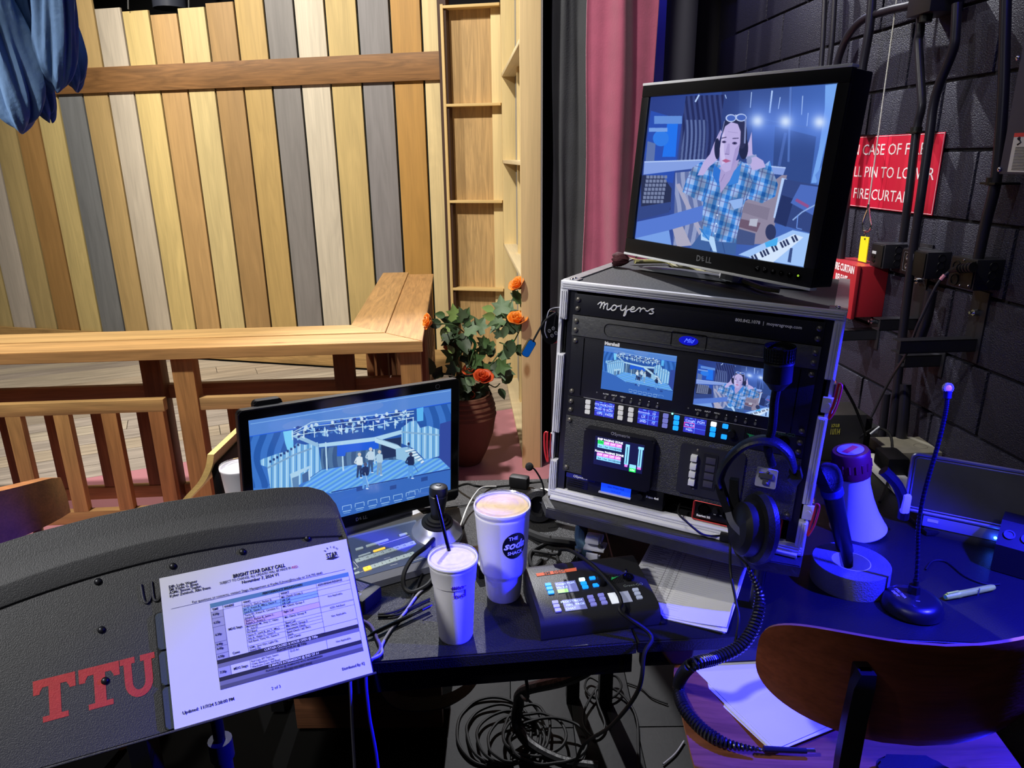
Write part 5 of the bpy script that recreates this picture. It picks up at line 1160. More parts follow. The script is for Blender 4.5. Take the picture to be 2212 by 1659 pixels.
B().raw(vs_,F_).build('housing',mat('comms_black',(30,30,34),.42,bump=.1,bscale=500),gs)
B().bx(hw,hw+.012,-hd-.004,hd-.02,.0005,.006,.002).bx(-hw,hw,-hd-.002,hd,.0005,.003).build('base_plate',BLKM,gs)
sl=math.degrees(math.atan2(.020,2*hd-.026)); GP=T((0,-hd+.016,.0422))@RX(sl); GT=Fr(GM.M@GP); gp_=lambda x,y: GT.pz(*z4b(x,y),.0)
def gkeys(L,m):
    for q in L:
        p=gp_(*q); B().rrect(p.x-.0062,p.x+.0062,p.y-.0042,p.y+.0042,0,.0028,.0016,M=GP@T((0,0,0))).build('key',m,gs)
gkeys([(253,806),(264,838),(277,872),(556,795),(570,826),(630,750),(660,810)],LED('desk_key_cyan',(20,130,240),1.4)); gkeys([(541,762)],LED('desk_key_bright',(200,240,240),1.3))
gkeys([(313,957),(324,989),(337,1023),(613,911),(626,941),(641,975),(703,895),(717,927),(733,960)],LED('desk_key_lavender',(130,132,214),.4)); gkeys([(998,850),(1014,882),(1031,915)],LED('desk_key_grey',(170,180,205),.25))
def gdisp(q4,m,txt):
    P=[gp_(*q) for q in q4]; x0=(P[0].x+P[3].x)/2;x1=(P[1].x+P[2].x)/2;y0=(P[2].y+P[3].y)/2;y1=(P[0].y+P[1].y)/2
    o=B().bx(x0,x1,y0,y1,.0,.0010,M=GP).build('display',m,gs,smooth=False); b=B()
    for i,s_ in enumerate(txt):
        if s_: b.text(s_,.0078,GP@T((x0+(x1-x0)*(.27 if i%2==0 else .75),y1-(y1-y0)*(.2+.32*(i//2)),.0012)),.0001)
    if txt: b.build('display_lettering',wtxt,o,smooth=False)
    return o,x0,x1,y0,y1
o,x0,x1,y0,y1=gdisp([(305,790),(480,765),(516,852),(345,882)],LED('desk_display',(110,116,176),.55),('Cough','PGM','Mic Kill','','',''))
B().bx(x0,(x0+x1)/2,y0,y0+(y1-y0)*.33,.001,.0014,M=GP).build('green_field',LED('display_green',(150,215,120),.8),o,smooth=False)
gdisp([(370,937),(550,915),(590,1005),(402,1033)],MT['desk_display'],('PROD TE','SCH','OPS','PAGE','CHAT',''))
o,x0,x1,y0,y1=gdisp([(757,880),(930,857),(977,945),(800,970)],LED('desk_display_pale',(150,156,180),.4),()); B().bx(x0,x0+(x1-x0)*.4,y0,y1,.001,.0014,M=GP).build('white_field',LED('display_white',(215,220,225),.6),o,smooth=False)
p=gp_(710,790); B().lathe([(.0105,0),(.0105,.014),(.0095,.019),(0,.020)],24,M=GP@T((p.x,p.y,0))).build('rotary_knob',BLK,gs)
P=[gp_(*q) for q in ((148,708),(492,657),(497,685),(157,732))]; o=B().raw([GP@V((p.x,p.y,.0006)) for p in P],[(0,1,2,3)]).build('orange_tape',mat('orange_gaff',(236,112,74),.7,bump=.2,bscale=200),gs)
c_=(P[0]+P[1]+P[2]+P[3])/4; B().text('SM  DESK',.0115,GP@T((c_.x-.004,c_.y,.0009))@RZ(math.degrees(math.atan2(P[1].y-P[0].y,P[1].x-P[0].x))),.0001,bold=.0002).build('tape_lettering',mat('marker_ink',(60,20,20),.6),o,smooth=False)
p=gp_(822,752); b=B()
for i in range(9):
    for j in range(8): b.cyl((p.x-.014+i*.0036,p.y-.012+j*.0034,0),(p.x-.014+i*.0036,p.y-.012+j*.0034,.0004),.0010,seg=6,M=GP)
b.build('speaker_grille',GLOSS,gs); B().prism([(-.010,-.004),(.011,.006),(-.001,.004),(-.005,.006)],0,.0006,M=GP@T((p.x,p.y,.0005))).build('green_arrow',MT['green_print'],gs)
p=gp_(935,742); B().lathe([(0,.001),(.0095,.001),(.0095,.003),(.012,.003),(.012,0)],24,M=GP@T((p.x,p.y,0))).build('round_socket',GLOSS,gs)
b=B(); [b.cyl((p.x+.005*math.cos(a_),p.y+.005*math.sin(a_),.001),(p.x+.005*math.cos(a_),p.y+.005*math.sin(a_),.003),.0011,seg=6,M=GP) for a_ in (.4,1.4,2.4,3.6,5.2)]; b.build('socket_pin',CHR,gs)
p=gp_(978,806); B().text('Green-GO',.0095,GP@T((p.x,p.y,.0004)),.0001).build('lettering',mat('pale_print',(120,130,126),.5),gs,smooth=False)
p=gp_(915,688); B().cyl(GP@V((p.x,p.y,0)),GP@V((p.x,p.y,.004)),.003).build('thumb_screw',CHR,gs)
# papers under the case
ppm=mat('white_paper',(222,222,224),.8,bump=.1,bscale=30); ink=mat('print_ink',(60,60,64),.8)
pa,pb_,pc_=atz(1402,1325,DZ),atz(1565,1366,DZ),atz(1612,1290,DZ); dirp=(pb_-pa); yp=math.degrees(math.atan2(dirp.y,dirp.x))
PF=fr((pb_.x,pb_.y,DZ),yp)
def sheet(fr_,name,label,x0,y0,w_,h_,z,rot,curl=0,cat='paper',m=None,group=None,th=.0006):
    n=10; vs_=[]
    for s_ in (0,1):
        for j in range(n+1):
            for i in range(n+1):
                x=w_*i/n; y=h_*j/n; zz=z+th*s_+curl*((i/n)**2)*((1-j/n)**2)
                vs_.append((x,y,zz))
    N=(n+1)**2; F_=[]
    for s_ in (0,1):
        for j in range(n):
            for i in range(n): a=s_*N+j*(n+1)+i; F_.append((a,a+1,a+n+2,a+n+1))
    for i in range(n): F_+= [(i,i+1,N+i+1,N+i),(n*(n+1)+i,n*(n+1)+i+1,N+n*(n+1)+i+1,N+n*(n+1)+i),(i*(n+1),(i+1)*(n+1),N+(i+1)*(n+1),N+i*(n+1)),(i*(n+1)+n,(i+1)*(n+1)+n,N+(i+1)*(n+1)+n,N+i*(n+1)+n)]
    X=T((x0,y0,0))@RZ(rot); o=B().raw(vs_,F_,M=fr_.M@X).build(name,m or ppm); tag(o,label,cat,group); return o,fr_.M@X
for k_,(dx,dy,ro,z_) in enumerate(((-.002,-.002,1.5,.0004),(.001,.0,-1,.0014),(-.001,.002,.6,.0024))):
    o,X=sheet(PF,'paper_sheet','one of the lower white sheets in the stack under the rack shelf',-.166+dx,-.006+dy,.17,.279,z_,ro,.006*k_,group='lower sheets of the stack under the rack shelf')
o,X=sheet(PF,'sign_in_sheet','top white sign-in sheet with a printed grid of times, under the rack shelf',-.216,-.0,.216,.279,.0036,0,.0)
b=B()
for j in range(24): b.bx(.004,.212,.052+j*.0092,.0524+j*.0092,.0043,.0045)
for x in (.060,.088,.150): b.bx(x,x+.0006,.052,.262,.0043,.0045)
for j in range(23):
    b.text('6:00p',.0050,T((.074,.0568+j*.0092,.0043)),.0001)
    if j%2==0 or j>13: b.bx(.008,.034+.018*((j*7)%3)/2,.0556+j*.0092,.0572+j*.0092,.0043,.0045)
b.text('SIGN IN SHEET MUST BE INITIALED',.006,T((.09,.042,.0043)),.0001)
for v in b.bm.verts: v.co=X@v.co
o2=b.build('printed_grid',ink); o2.parent=o; o2.matrix_parent_inverse=Matrix.Identity(4)
o,X=sheet(PF,'lined_note','lined note sheet lying askew on the sign-in sheet under the rack shelf',-.125,.004,.125,.165,.0048,-2,.010)
b=B()
for j in range(18): b.bx(.004,.118,.02+j*.0075,.0204+j*.0075,.0056,.0058)
for v in b.bm.verts: v.co=X@v.co
o2=b.build('ruled_line',mat('rule_grey',(160,160,175),.8)); o2.parent=o
# pipe clamp beside the shelf
kc=aty(1285,1165,1.47)
kl=thing('pipe_clamp','teal and bare steel pipe clamp sticking out below the shelf board','clamp',fr(kc,-20))
tl=mat('teal_zinc',(110,146,160),.4,.15); zn=mat('bright_zinc',(214,214,222),.3,.2)
B().tube(smooth_pts([(-.028,.03,.045),(-.035,.01,.03),(-.034,-.01,.005),(-.022,-.018,-.018),(-.014,-.01,-.035),(-.018,.02,-.06),(-.018,.03,-.09)],5),.012,10).build('clamp_body',tl,kl)
B().bx(-.016,.022,-.035,.0,.006,.018,.003).bx(-.012,.018,-.042,-.030,.010,.030,.003).bx(-.018,.030,-.04,.0,-.008,-.003,.001).build('saddle_plate',zn,kl)
B().bx(-.012,.020,-.044,-.02,-.030,-.024,.002).bx(-.010,.018,-.046,-.040,-.040,-.012,.002).build('saddle_plate',zn,kl)
B().cyl((-.032,-.03,-.012),(-.032,-.03,-.045),.004).cyl((-.032,-.03,-.010),(-.032,-.03,-.020),.009,seg=6).cyl((.02,-.03,.0),(.02,-.03,.012),.007,seg=6).build('bolt',CHR,kl)
# ================================================================= MUSIC STAND WITH CALL SHEET
MS=fr((-.374,.915,.964),24.3,-41.1,.5)
ms=thing('music_stand','black music stand lettered TTU in red, nearest the camera at lower left','music stand',MS)
stm_=mat('stand_black',(50,50,51),.5,bump=.25,bscale=600,var=.12,vscale=15)
sy=.012
top=[(-.366,.0),(-.366,.175),(-.345,.2035),(-.30,.211),(-.22,.219),(-.12,.2235),(-.03,.2205),(.047,.2145),(.095,.207),(.118,.196),(.132,.178),(.140,.150),(.1425,.11),(.1425,-.105),(-.366,-.105)]
# dished sheet: flat centre, raised rim band along the top
def zt_(x): 
    P=[(-.366,.19),(-.345,.2035),(-.30,.211),(-.22,.219),(-.12,.2235),(-.03,.2205),(.047,.2145),(.095,.207),(.118,.196),(.132,.178),(.140,.150),(.1425,.12)]
    return float(np.interp(x,[p[0] for p in P],[p[1] for p in P]))
n=64;vs_=[];F_=[]
rows=[(-.105,0),(-.02,0),(.06,0)]
def zc(x): return .168-.55*(x+.11)**2   # crease line
for i in range(n+1):
    x=-.366+(.5085)*i/n; zt0=zt_(x); c0=min(.166-.42*(x+.10)**2,zt0-.02); c1_=min(c0-.031,zt0-.035)
    col=[(-.105,sy),(-.03,sy),(.05,sy),(c1_-.0005,sy),(c1_+.002,sy-.0035),(c1_+.004,sy-.0042),(c0-.002,sy-.0068),(c0,sy-.0072),(c0+.002,sy-.0066),((c0+zt0)/2,sy-.0045),(zt0-.001,sy-.004),(zt0,sy-.002)]
    for z,y in col: vs_.append((x,y,z))
    for z,y in col: vs_.append((x,y+.0022,z))
K=12
for i in range(n):
    for k_ in range(K-1):
        a=i*2*K+k_; F_.append((a,a+1,a+2*K+1,a+2*K)); a+=K; F_.append((a,a+1,a+2*K+1,a+2*K))
    for k_ in (0,K-1): a=i*2*K+k_; F_.append((a,a+K,a+3*K,a+2*K))
for i in (0,n):
    for k_ in range(K-1): a=i*2*K+k_; F_.append((a,a+1,a+K+1,a+K))
B().raw(vs_,F_).build('desk_plate',stm_,ms)
B().bx(-.368,.1435,-.006,sy+.002,-.1095,-.1065,.001).build('ledge',stm_,ms)
b=B()
for x in (-.22,-.12,-.02,.08):
    for z in ((.1215,.052,-.018) if x==-.22 else (.1215,)): B().ball((x,sy-.001,z),(.0052,.0035,.0052)).build('rivet',mat('black_rivet',(40,40,44),.35,.5),ms)
# embossed maker script: only its first letters show beside the paper
w_=[]; 
b=B(); b.tube(smooth_pts([(-.165,sy-.0012,.104),(-.163,sy-.0015,.080),(-.158,sy-.0015,.076),(-.153,sy-.0015,.085),(-.151,sy-.0015,.104),(-.150,sy-.0015,.080),(-.145,sy-.0015,.076),(-.139,sy-.0015,.086),(-.137,sy-.0015,.106)],5),.0022,6)
b.tube(smooth_pts([(-.133,sy-.0012,.086),(-.127,sy-.0015,.090),(-.130,sy-.0015,.095),(-.134,sy-.0015,.088),(-.130,sy-.0015,.079),(-.123,sy-.0015,.084)],5),.002,6); b.build('embossed_script',stm_,ms)
# TTU block serif letters
rp_=mat('red_stencil_paint',(186,52,50),.65,var=.2,vscale=120,bump=.2,bscale=500)
def T_(x,z,w,h):
    s_=h*.19
    R=lambda a,b,c,d: [(x+w*a,z+h*b),(x+w*c,z+h*b),(x+w*c,z+h*d),(x+w*a,z+h*d)]
    return [R(0,.81,1,1),R(0,.66,.15,.81),R(.85,.66,1,.81),[(x+w*.15,z+h*.70),(x+w*.15,z+h*.81),(x+w*.22,z+h*.81)],[(x+w*.85,z+h*.70),(x+w*.85,z+h*.81),(x+w*.78,z+h*.81)],R(.36,.13,.64,.81),R(.2,0,.8,.13)]
def U_(x,z,w,h):
    R=lambda a,b,c,d: [(x+w*a,z+h*b),(x+w*c,z+h*b),(x+w*c,z+h*d),(x+w*a,z+h*d)]
    o_=[R(0,.85,.42,1),R(.58,.85,1,1),R(.1,.38,.32,.85),R(.68,.38,.9,.85)]
    po=lambda a,rx,rz: (x+w*.5+w*rx*math.cos(a),z+h*.38+h*rz*math.sin(a))
    for i in range(10):
        a0=math.pi+math.pi*i/10; a1=math.pi+math.pi*(i+1)/10; o_.append([po(a0,.40,.38),po(a1,.40,.38),po(a1,.18,.20),po(a0,.18,.20)])
    return o_
b=B(); lt,lb=.0045,-.051
for f_,x,wd_ in ((T_,-.3055,.050),(T_,-.2515,.050),(U_,-.2005,.0445)):
    for P in f_(x,lb,wd_,lt-lb): b.prism([(p[0],p[1]) for p in P],0,.0005,M=T((0,sy,0))@FRONT)
o_=b.build('red_lettering',rp_,ms,smooth=False); o_['kind']='stuff'
# pole and legs
hub=MS.M@V((-.11,.03,.0)); hb=V((hub.x,hub.y+.04,.86))
B().tube([MS.M@V((-.11,sy+.004,.03)),MS.M@V((-.11,.045,.0)),hb],.012,10).build('tilt_bracket',BLKM,ms,world=True)
B().cyl(MS.M@V((-.17,sy+.012,.0)),MS.M@V((-.05,sy+.012,.0)),.008).build('hinge_bar',BLKM,ms,world=True)
B().cyl((hb.x,hb.y,.42),(hb.x,hb.y,.87),.0095).build('inner_tube',BLKM,ms,world=True)
B().cyl((hb.x,hb.y,.06),(hb.x,hb.y,.72),.0145).cyl((hb.x,hb.y,.70),(hb.x,hb.y,.735),.019).build('outer_tube',mat('stand_tube_blackened',(40,40,56),.35,.3),ms,world=True)
for k_ in range(3):
    a_=.5+k_*2.094; B().tube(smooth_pts([(hb.x+.015*math.cos(a_),hb.y+.015*math.sin(a_),.13),(hb.x+.12*math.cos(a_),hb.y+.12*math.sin(a_),.07),(hb.x+.26*math.cos(a_),hb.y+.26*math.sin(a_),.012)],4),.009,8).build('leg',BLKM,ms,world=True)
# tablet keyboard cover behind the sheet
tcv=thing('tablet_folio','dark teal segmented tablet folio resting on the stand ledge behind the call sheet','tablet case',MS)
fol=mat('teal_grey_folio',(52,64,72),.55,bump=.1,bscale=500)
for z0,z1 in ((.004,.056),(-.045,.001),(-.104,-.048)): B().rrect(-.150,.05,z0,z1,0,.005,.004,M=T((0,sy-.0008,0))@FRONT,bev=.0015).build('folio_panel',fol,tcv)
B().rrect(-.152,.052,-.105,.058,0,.0016,.005,M=T((0,sy-.0003,0))@FRONT).build('folio_back',BLK,tcv)
# the call sheets
def shp(x,z): return (x,z)
cs_=thing('call_sheet','white daily call sheet headed BRIGHT STAR on the music stand','paper',MS)
pw_,phh=.1395,.106; n=16
for q,(off,ro) in enumerate(((.0026,.25),(.0014,-.15),(.0,0))):
    vs_=[];
    for s_ in (0,1):
        for j in range(n+1):
            for i in range(n+1):
                x=-pw_+2*pw_*i/n; z=-phh+2*phh*j/n; y=sy-.0068+off+.0003*s_-.0022*(1-z/phh)*.5*math.sin((x/pw_+1)*1.3+.4)*(.4+.6*(1-j/n))-.0005*math.sin(x*60+z*40)*0
                vs_.append((x+off*.4,y,z))
    N=(n+1)**2; F_=[]
    for s_ in (0,1):
        for j in range(n):
            for i in range(n): a=s_*N+j*(n+1)+i; F_.append((a,a+1,a+n+2,a+n+1))
    for i in range(n): F_+= [(i,i+1,N+i+1,N+i),(n*(n+1)+i,n*(n+1)+i+1,N+n*(n+1)+i+1,N+n*(n+1)+i),(i*(n+1),(i+1)*(n+1),N+(i+1)*(n+1),N+i*(n+1)),(i*(n+1)+n,(i+1)*(n+1)+n,N+(i+1)*(n+1)+n,N+i*(n+1)+n)]
    B().raw(vs_,F_,M=RY(ro)).build('sheet',mat('call_sheet_paper',(226,226,230),.75,bump=.12,bscale=28),cs_)
def ysurf(x,z): return sy-.0068-.0022*(1-z/phh)*.5*math.sin((x/pw_+1)*1.3+.4)*(.4+.6*(1-(z+phh)/(2*phh)))
# printed matter measured on the photograph's sheet, projected onto the sheet plane
z2=Zm(320,1140,3.196)
def sp_(x,y): p=MS.py(*z2(x,y),sy-.0068); return p.x,p.z
TO=[0,0,1]
def TXZ(x,z): return x+TO[0],.0455+TO[1]+(z-.0455)*TO[2]
class Pr:
    def __init__(s): s.b=B()
    def t(s,body,x,y,size,ax='CENTER',bold=0,sx=.88,rot=None,w=None):
        if w:
            me=tmesh(body,size,.00005,ax,bold*.35,0); xs_=[v.co.x for v in me.vertices]; sx=w/(max(xs_)-min(xs_))
        x,y=TXZ(x,y); s.b.text(body,size,T((x,-.0006,y))@FRONT,.00005,ax,bold*.35,0,sx)
    def r(s,x0,z0,x1,z1,lift=.0003): 
        x0,z0=TXZ(x0,z0); x1,z1=TXZ(x1,z1)
        nn=max(1,int(abs(x1-x0)/.02)); mm=max(1,int(abs(z1-z0)/.03))
        for i in range(nn):
            for j in range(mm):
                a=x0+(x1-x0)*i/nn; c_=x0+(x1-x0)*(i+1)/nn; e=z0+(z1-z0)*j/mm; f=z0+(z1-z0)*(j+1)/mm; s.b.raw([(a,-lift,e),(c_,-lift,e),(c_,-lift,f),(a,-lift,f)],[(0,1,2,3)])
    def done(s,name,m,dy=0):
        for v in s.b.bm.verts: v.co.y+=ysurf(v.co.x,v.co.z)+dy
        return s.b.build(name,m,cs_,smooth=False,kind='stuff' if name in('printed_text','table_rule') else None)
bi=mat('black_ink',(36,36,42),.8); tealb=mat('teal_table_band',(94,144,158),.8); gry=mat('grey_table_cell',(176,176,190),.8); dgr=mat('dark_table_band',(40,40,42),.8); mgr=mat('mid_grey_band',(128,128,136),.8); cyn=mat('pale_teal_cell',(160,200,208),.8); pnk=mat('pale_pink_cell',(224,196,206),.8)
k_=Pr()
def at2(x,y): return sp_(x,y)
k_.t('BRIGHT STAR DAILY CALL',*at2(767,298),.0076,bold=.0006,w=.077); k_.t('SUBJECT TO CHANGE, ALL UPDATES WILL BE MADE IN',*at2(745,330),.0054,w=.105); k_.t('November 7, 2024 V1',*at2(776,350),.0066,bold=.0003,w=.054)
for s_,q,ww in (('DIR: Lydia Wagner',(141,411),.039),('SM: Kaylie G. Jones',(143,431),.040),('ASMs: Emme Segler,',(145,452),.0445),('Kyber Zemlock, Allie Evans',(148,475),.056)): k_.t(s_,*at2(*q),.0056,'LEFT',.0002,w=ww)
k_.t('For questions or concerns, contact Stage Management at Kaylie.G.Jones@ttu.edu or 214.795.4640.',*at2(770,410),.0054,w=.192)
k_.r(-.128,.0575,.128,.0579)
for i in range(5): a=math.radians(140-25*i); k_.b.text('BRIGHT'[i],.0045,T((.112+.012*math.cos(a),-.0006,.086+.012*math.sin(a)))@FRONT@RZ(math.degrees(a)-90),.00008)
k_.t('STAR',.112,.0855,.0095,bold=.0006,sx=.8); k_.r(.1115,.0805,.1130,.0815)
k_.b.prism([(.102,.080),(.107,.0785),(.112,.0775),(.118,.0785),(.123,.080),(.116,.0815),(.113,.089),(.1115,.082),(.106,.0818)],0,.0001,M=T((0,-.0004,0))@FRONT)
k_.t('2 of 3',*at2(882,1103),.0058,w=.0125); k_.t('Distributed By: KJ',*at2(1415,957),.0056,bold=.0002,w=.034); k_.t('Updated: 11/7/24 5:38:00 PM',*at2(236,1281),.0060,'LEFT',.0002,w=.068)
TO[:]=[.0175,.0068,.905]; X0,X1=-.093,.1145; Zt=.0455
cx=[X0,-.076,-.049,.006,.0625,X1]
k_.t('PERFORMANCE BREAKDOWN',.012,Zt-.0035,.0050,bold=.0003)
for s_,i in (('TIME',0),('WHERE',1),('WHO',2),('WHAT',3),('ADD/BREAK/RELEASE',4)): k_.t(s_,cx[i]+.002,Zt-.0105,.0046,'LEFT',.0002)
rows=[('Avery S., Zach J., Parker B.','Mic Check: Group 2','w'),('Jet T., Kwasi B., Mia J., Gavin P.','Lift Call','c'),('Lindi B., Gavin P.','Lift Call','c'),('Tariq W., Kwasi B., Caroline C.,|Joseph B.','Mic Check: Group 3','w'),('Zach J., Parker B., Justin S.,|Robyn S., Avery S.','Fight Call','p'),('McKayleigh M., Shay C., Haley|G., Ava H.','Mic Check: Group 4','w'),('Full Band','Band Call','w'),("Gavin P., Lindi B., Jet T., Mia J.",'Mic Check: Group 5','w'),('Seb A., Haley G., Gavin P.','Instrument Check','w'),('Full Band, Tariq W., Gavin P.',"Band Check / #2 She's|Gone",'w'),('ASMs, Spot Ops, Light Op,|Sound Op.','Com Check','w')]
z=Zt-.014; k2=Pr(); k3=Pr(); kl_=Pr(); zs_=[z]
for who,what,c_ in rows:
    h=.0052 if '|' not in who+what else .0092
    for i,s_ in enumerate(who.split('|')): k_.t(s_,cx[2]+.0015,z-.0026-.0042*i,.0041,'LEFT',.00005,sx=.93)
    for i,s_ in enumerate(what.split('|')): k_.t(s_,cx[3]+.002,z-.0028-.0042*i,.0044,'LEFT',.0001)
    if c_=='c': k2.r(cx[2],z-h,cx[4],z,.0002)
    if c_=='p': k3.r(cx[2],z-h,cx[4],z,.0002)
    z-=h; zs_.append(z); kl_.r(cx[2],z,cx[4],z+.0003)
ztab=z
k_.t('MDG Stage',-.0625,(Zt-.014+zs_[10])/2,.0048,bold=.0002); k_.t('Coms',-.066,(zs_[10]+z)/2,.0048,bold=.0002)
for s_,z_ in (('Not Applicable.',.012),('ADD: Full Band',-.008),('Not Applicable.',-.022)): k_.t(s_,.088,z_,.0042)
for z_ in (zs_[1],zs_[3],zs_[5],-.004,-.012,zs_[10]): kl_.r(cx[4],z_,X1,z_+.0003)
for i,(s_,z_) in enumerate((('6:20p',.0270),('6:25p',.0135),('6:30p',-.006),('6:40p',-.0215),('6:45p',-.0285),('6:50p',(zs_[10]+z)/2))): k_.t(s_,X0+.002,z_,.0046,'LEFT',.0002)
kg_=Pr(); kg_.r(X0,ztab,cx[1],Zt-.014,.0002); kd=Pr(); km=Pr(); kw=Pr()
for z_ in (.0205,.0065,-.018,-.025,zs_[10]): kl_.r(X0,z_,cx[1],z_+.0003)
bh=.0062; zz=ztab
kd.r(X0,zz-bh,X1,zz); kw.t('CURTAIN CLOSED & HOUSE OPEN @ 7:00p',.012,zz-bh/2,.0046,bold=.0002); zz-=bh
km.r(X0,zz-bh,X1,zz); k_.t('PLACES FOR A1 @ 7:25p',.012,zz-bh/2,.0046,bold=.0002); zz-=bh
zr1=zz-.0145; kg_.r(X0,zr1,cx[1],zz,.0002); k_.t('7:30p',X0+.002,(zz+zr1)/2,.0046,'LEFT',.0002); k_.t('MDG Stage',-.0625,(zz+zr1)/2,.0048,bold=.0002)
for i,s_ in enumerate(('Full Cast, SM Team, Scenic','Crew, Electrics Crew,','Wardrobe Crew, Full Band')): k_.t(s_,cx[2]+.0015,zz-.003-.0043*i,.0041,'LEFT')
k_.t('G-O A1',cx[3]+.002,zz-.003,.0046,'LEFT'); k_.t('Not Applicable.',.088,(zz+zr1)/2,.0042); zz=zr1
kd.r(X0,zz-bh,X1,zz); kw.t('15 MINUTE INTERMISSION @ END OF A1',.012,zz-bh/2,.0046,bold=.0002); zz-=bh
km.r(X0,zz-bh,X1,zz); k_.t('PLACES FOR A2 @ 10 MINUTES INTO INTERMISSION',.012,zz-bh/2,.0040,bold=.0001); zz-=bh
k7=Pr(); k7.r(X0,zz-bh,X1,zz); k_.t('CONTINUED ON NEXT PAGE',.012,zz-bh/2,.0042,bold=.0001); zz-=bh
for x in cx: kl_.r(x-.00015,ztab if x not in (cx[2],cx[3],cx[4]) else ztab,x+.00015,Zt-.007); kl_.r(x-.00015,zr1,x+.00015,zr1+.0145)
kl_.r(X0,Zt-.014,X1,Zt-.0137); kl_.r(X0,zz,X1,zz+.0003)
kt=Pr(); kt.r(X0,Zt-.007,X1,Zt); TO[:]=[0,0,1]; kr=Pr(); kr.t('RED.',*at2(1015,272),.0054,w=.0095)
kt.done('table_band',tealb); kg_.done('table_band',gry); k2.done('table_band',cyn); k3.done('table_band',pnk); kd.done('table_band',dgr); km.done('table_band',mgr); k7.done('table_band',mat('charcoal_band',(92,92,96),.8)); kl_.done('table_rule',bi,-.0002); k_.done('printed_text',bi,-.0002); kw.done('printed_text',WHT,-.0003); kr.done('printed_text',mat('red_ink',(200,40,60),.8),-.0002)
# ================================================================= CHAIRS
cw=wood('walnut_plywood','X',.45,1.2,.32,swirl=1.0,col=(128,68,46)); cws=wood('walnut_plywood_seat','X',.45,1.4,.35,swirl=1.8,col=(140,84,54)); ce=wood('plywood_edge','X',.3,3,.4,swirl=.5,col=(176,120,78))
SC=V((.575,1.03,0)); SF=fr((SC.x,SC.y,0),-3)
rc_=thing('plywood_stool','moulded walnut plywood stool with curved back and black bracket, drawn up to the corner desk','chair',SF)
# seat
def shell(outline,surf,th,name,m,par,sub=1):
    """thin moulded plywood: outline(t)->(a,b) star-shaped about 0; surf(a,b)->point, normal"""
    n=72;rings=9; vs_=[];F_=[]
    for s_ in (0,1):
        for r_ in range(1,rings+1):
            for i in range(n):
                a,b_=outline(2*math.pi*i/n); k_=r_/rings; P,Nn=surf(a*k_,b_*k_); vs_.append(P+Nn*(th*(s_-.5)*(1 if r_<rings else .55)))
        P,Nn=surf(0,0); vs_.append(P+Nn*(th*(s_-.5)))
    S_=rings*n+1
    for s_ in (0,1):
        o_=s_*S_
        for i in range(n): F_.append((o_+rings*n,o_+i,o_+(i+1)%n))
        for r_ in range(rings-1):
            for i in range(n): F_.append((o_+r_*n+i,o_+r_*n+(i+1)%n,o_+(r_+1)*n+(i+1)%n,o_+(r_+1)*n+i))
    e=(rings-1)*n
    for i in range(n): F_.append((e+i,e+(i+1)%n,S_+e+(i+1)%n,S_+e+i))
    o=B().raw(vs_,F_).build(name,[m,ce],par)
    for p in o.data.polygons[-n:]: p.material_index=1
    return o
def sup(a,b_,ex): return lambda t: (a*abs(math.cos(t))**(2/ex)*(1 if math.cos(t)>=0 else -1),b_*abs(math.sin(t))**(2/ex)*(1 if math.sin(t)>=0 else -1))
def seat_s(a,b_): return V((a,b_,.640+.018*(a/.27)**2+.008*(b_/.2)-.012*max(0,b_/.2)**3)),V((0,0,1))
shell(sup(.272,.205,5),seat_s,.013,'seat',cws,rc_)
def back_s(a,b_):
    x=a; y=-.150+.085*(a/.24)**2; z=.856+b_+.012*(a/.24)**2-.004*a; nn=V((2*.085*a/.24**2,-1,.12)).normalized(); return V((x+.06,y-b_*.10,z)),nn
def bo(t):
    a,b_=sup(.236,.104,3.2)(t)
    return a,(b_*(.93 if b_>0 else 1.0))
shell(bo,back_s,.013,'backrest',cw,rc_)
bx_=SF.py(1868,1455,-.165)
pt=[SF.py(1872,1450,-.172),SF.py(1862,1480,-.180),SF.py(1846,1550,-.190),SF.py(1830,1640,-.195),SF.py(1822,1700,-.19)]
b=B(); n=len(pt); vs_=[]; 
for i,p in enumerate(pt):
    w_=(.011,.015,.015,.015,.015)[i]; 
    for sx,sy_ in ((-1,-.5),(1,-.5),(1,.5),(-1,.5)): vs_.append((p.x+sx*w_,p.y+sy_*.018,p.z))
F_=[(i*4+k,i*4+(k+1)%4,(i+1)*4+(k+1)%4,(i+1)*4+k) for i in range(n-1) for k in range(4)]+[(0,1,2,3),(n*4-4,n*4-3,n*4-2,n*4-1)]
brk=mat('black_bracket',(24,22,26),.35,.3)
b.raw(vs_,F_).build('back_bracket',brk,rc_)
a_=pt[0]; B().bx(a_.x-.012,a_.x+.012,-.176,-.148,a_.z-.05,a_.z,.004).build('bracket_pad',brk,rc_)
B().tube([pt[4],V((pt[4].x+.02,-.10,.60)),V((0,0,.60))],.014,8).build('back_arm',brk,rc_)
B().rrect(.03,.145,-.150,-.075,.650,.668,.025,bev=.006).build('rubber_mount',BLK,rc_)
B().cyl((0,0,.60),(0,0,.636),.11,.12).cyl((0,0,.05),(0,0,.60),.025).build('pedestal',brk,rc_)
for i in range(5): a_=i*1.2566; B().tube([(0,0,.06),(.25*math.cos(a_),.25*math.sin(a_),.03)],[.02,.014],8).ball((.25*math.cos(a_),.25*math.sin(a_),.018),.018).build('foot',brk,rc_)
B().tube([(.2*math.cos(i*math.pi/12),.2*math.sin(i*math.pi/12),.25) for i in range(24)],.009,8,closed=True).build('foot_ring',brk,rc_)
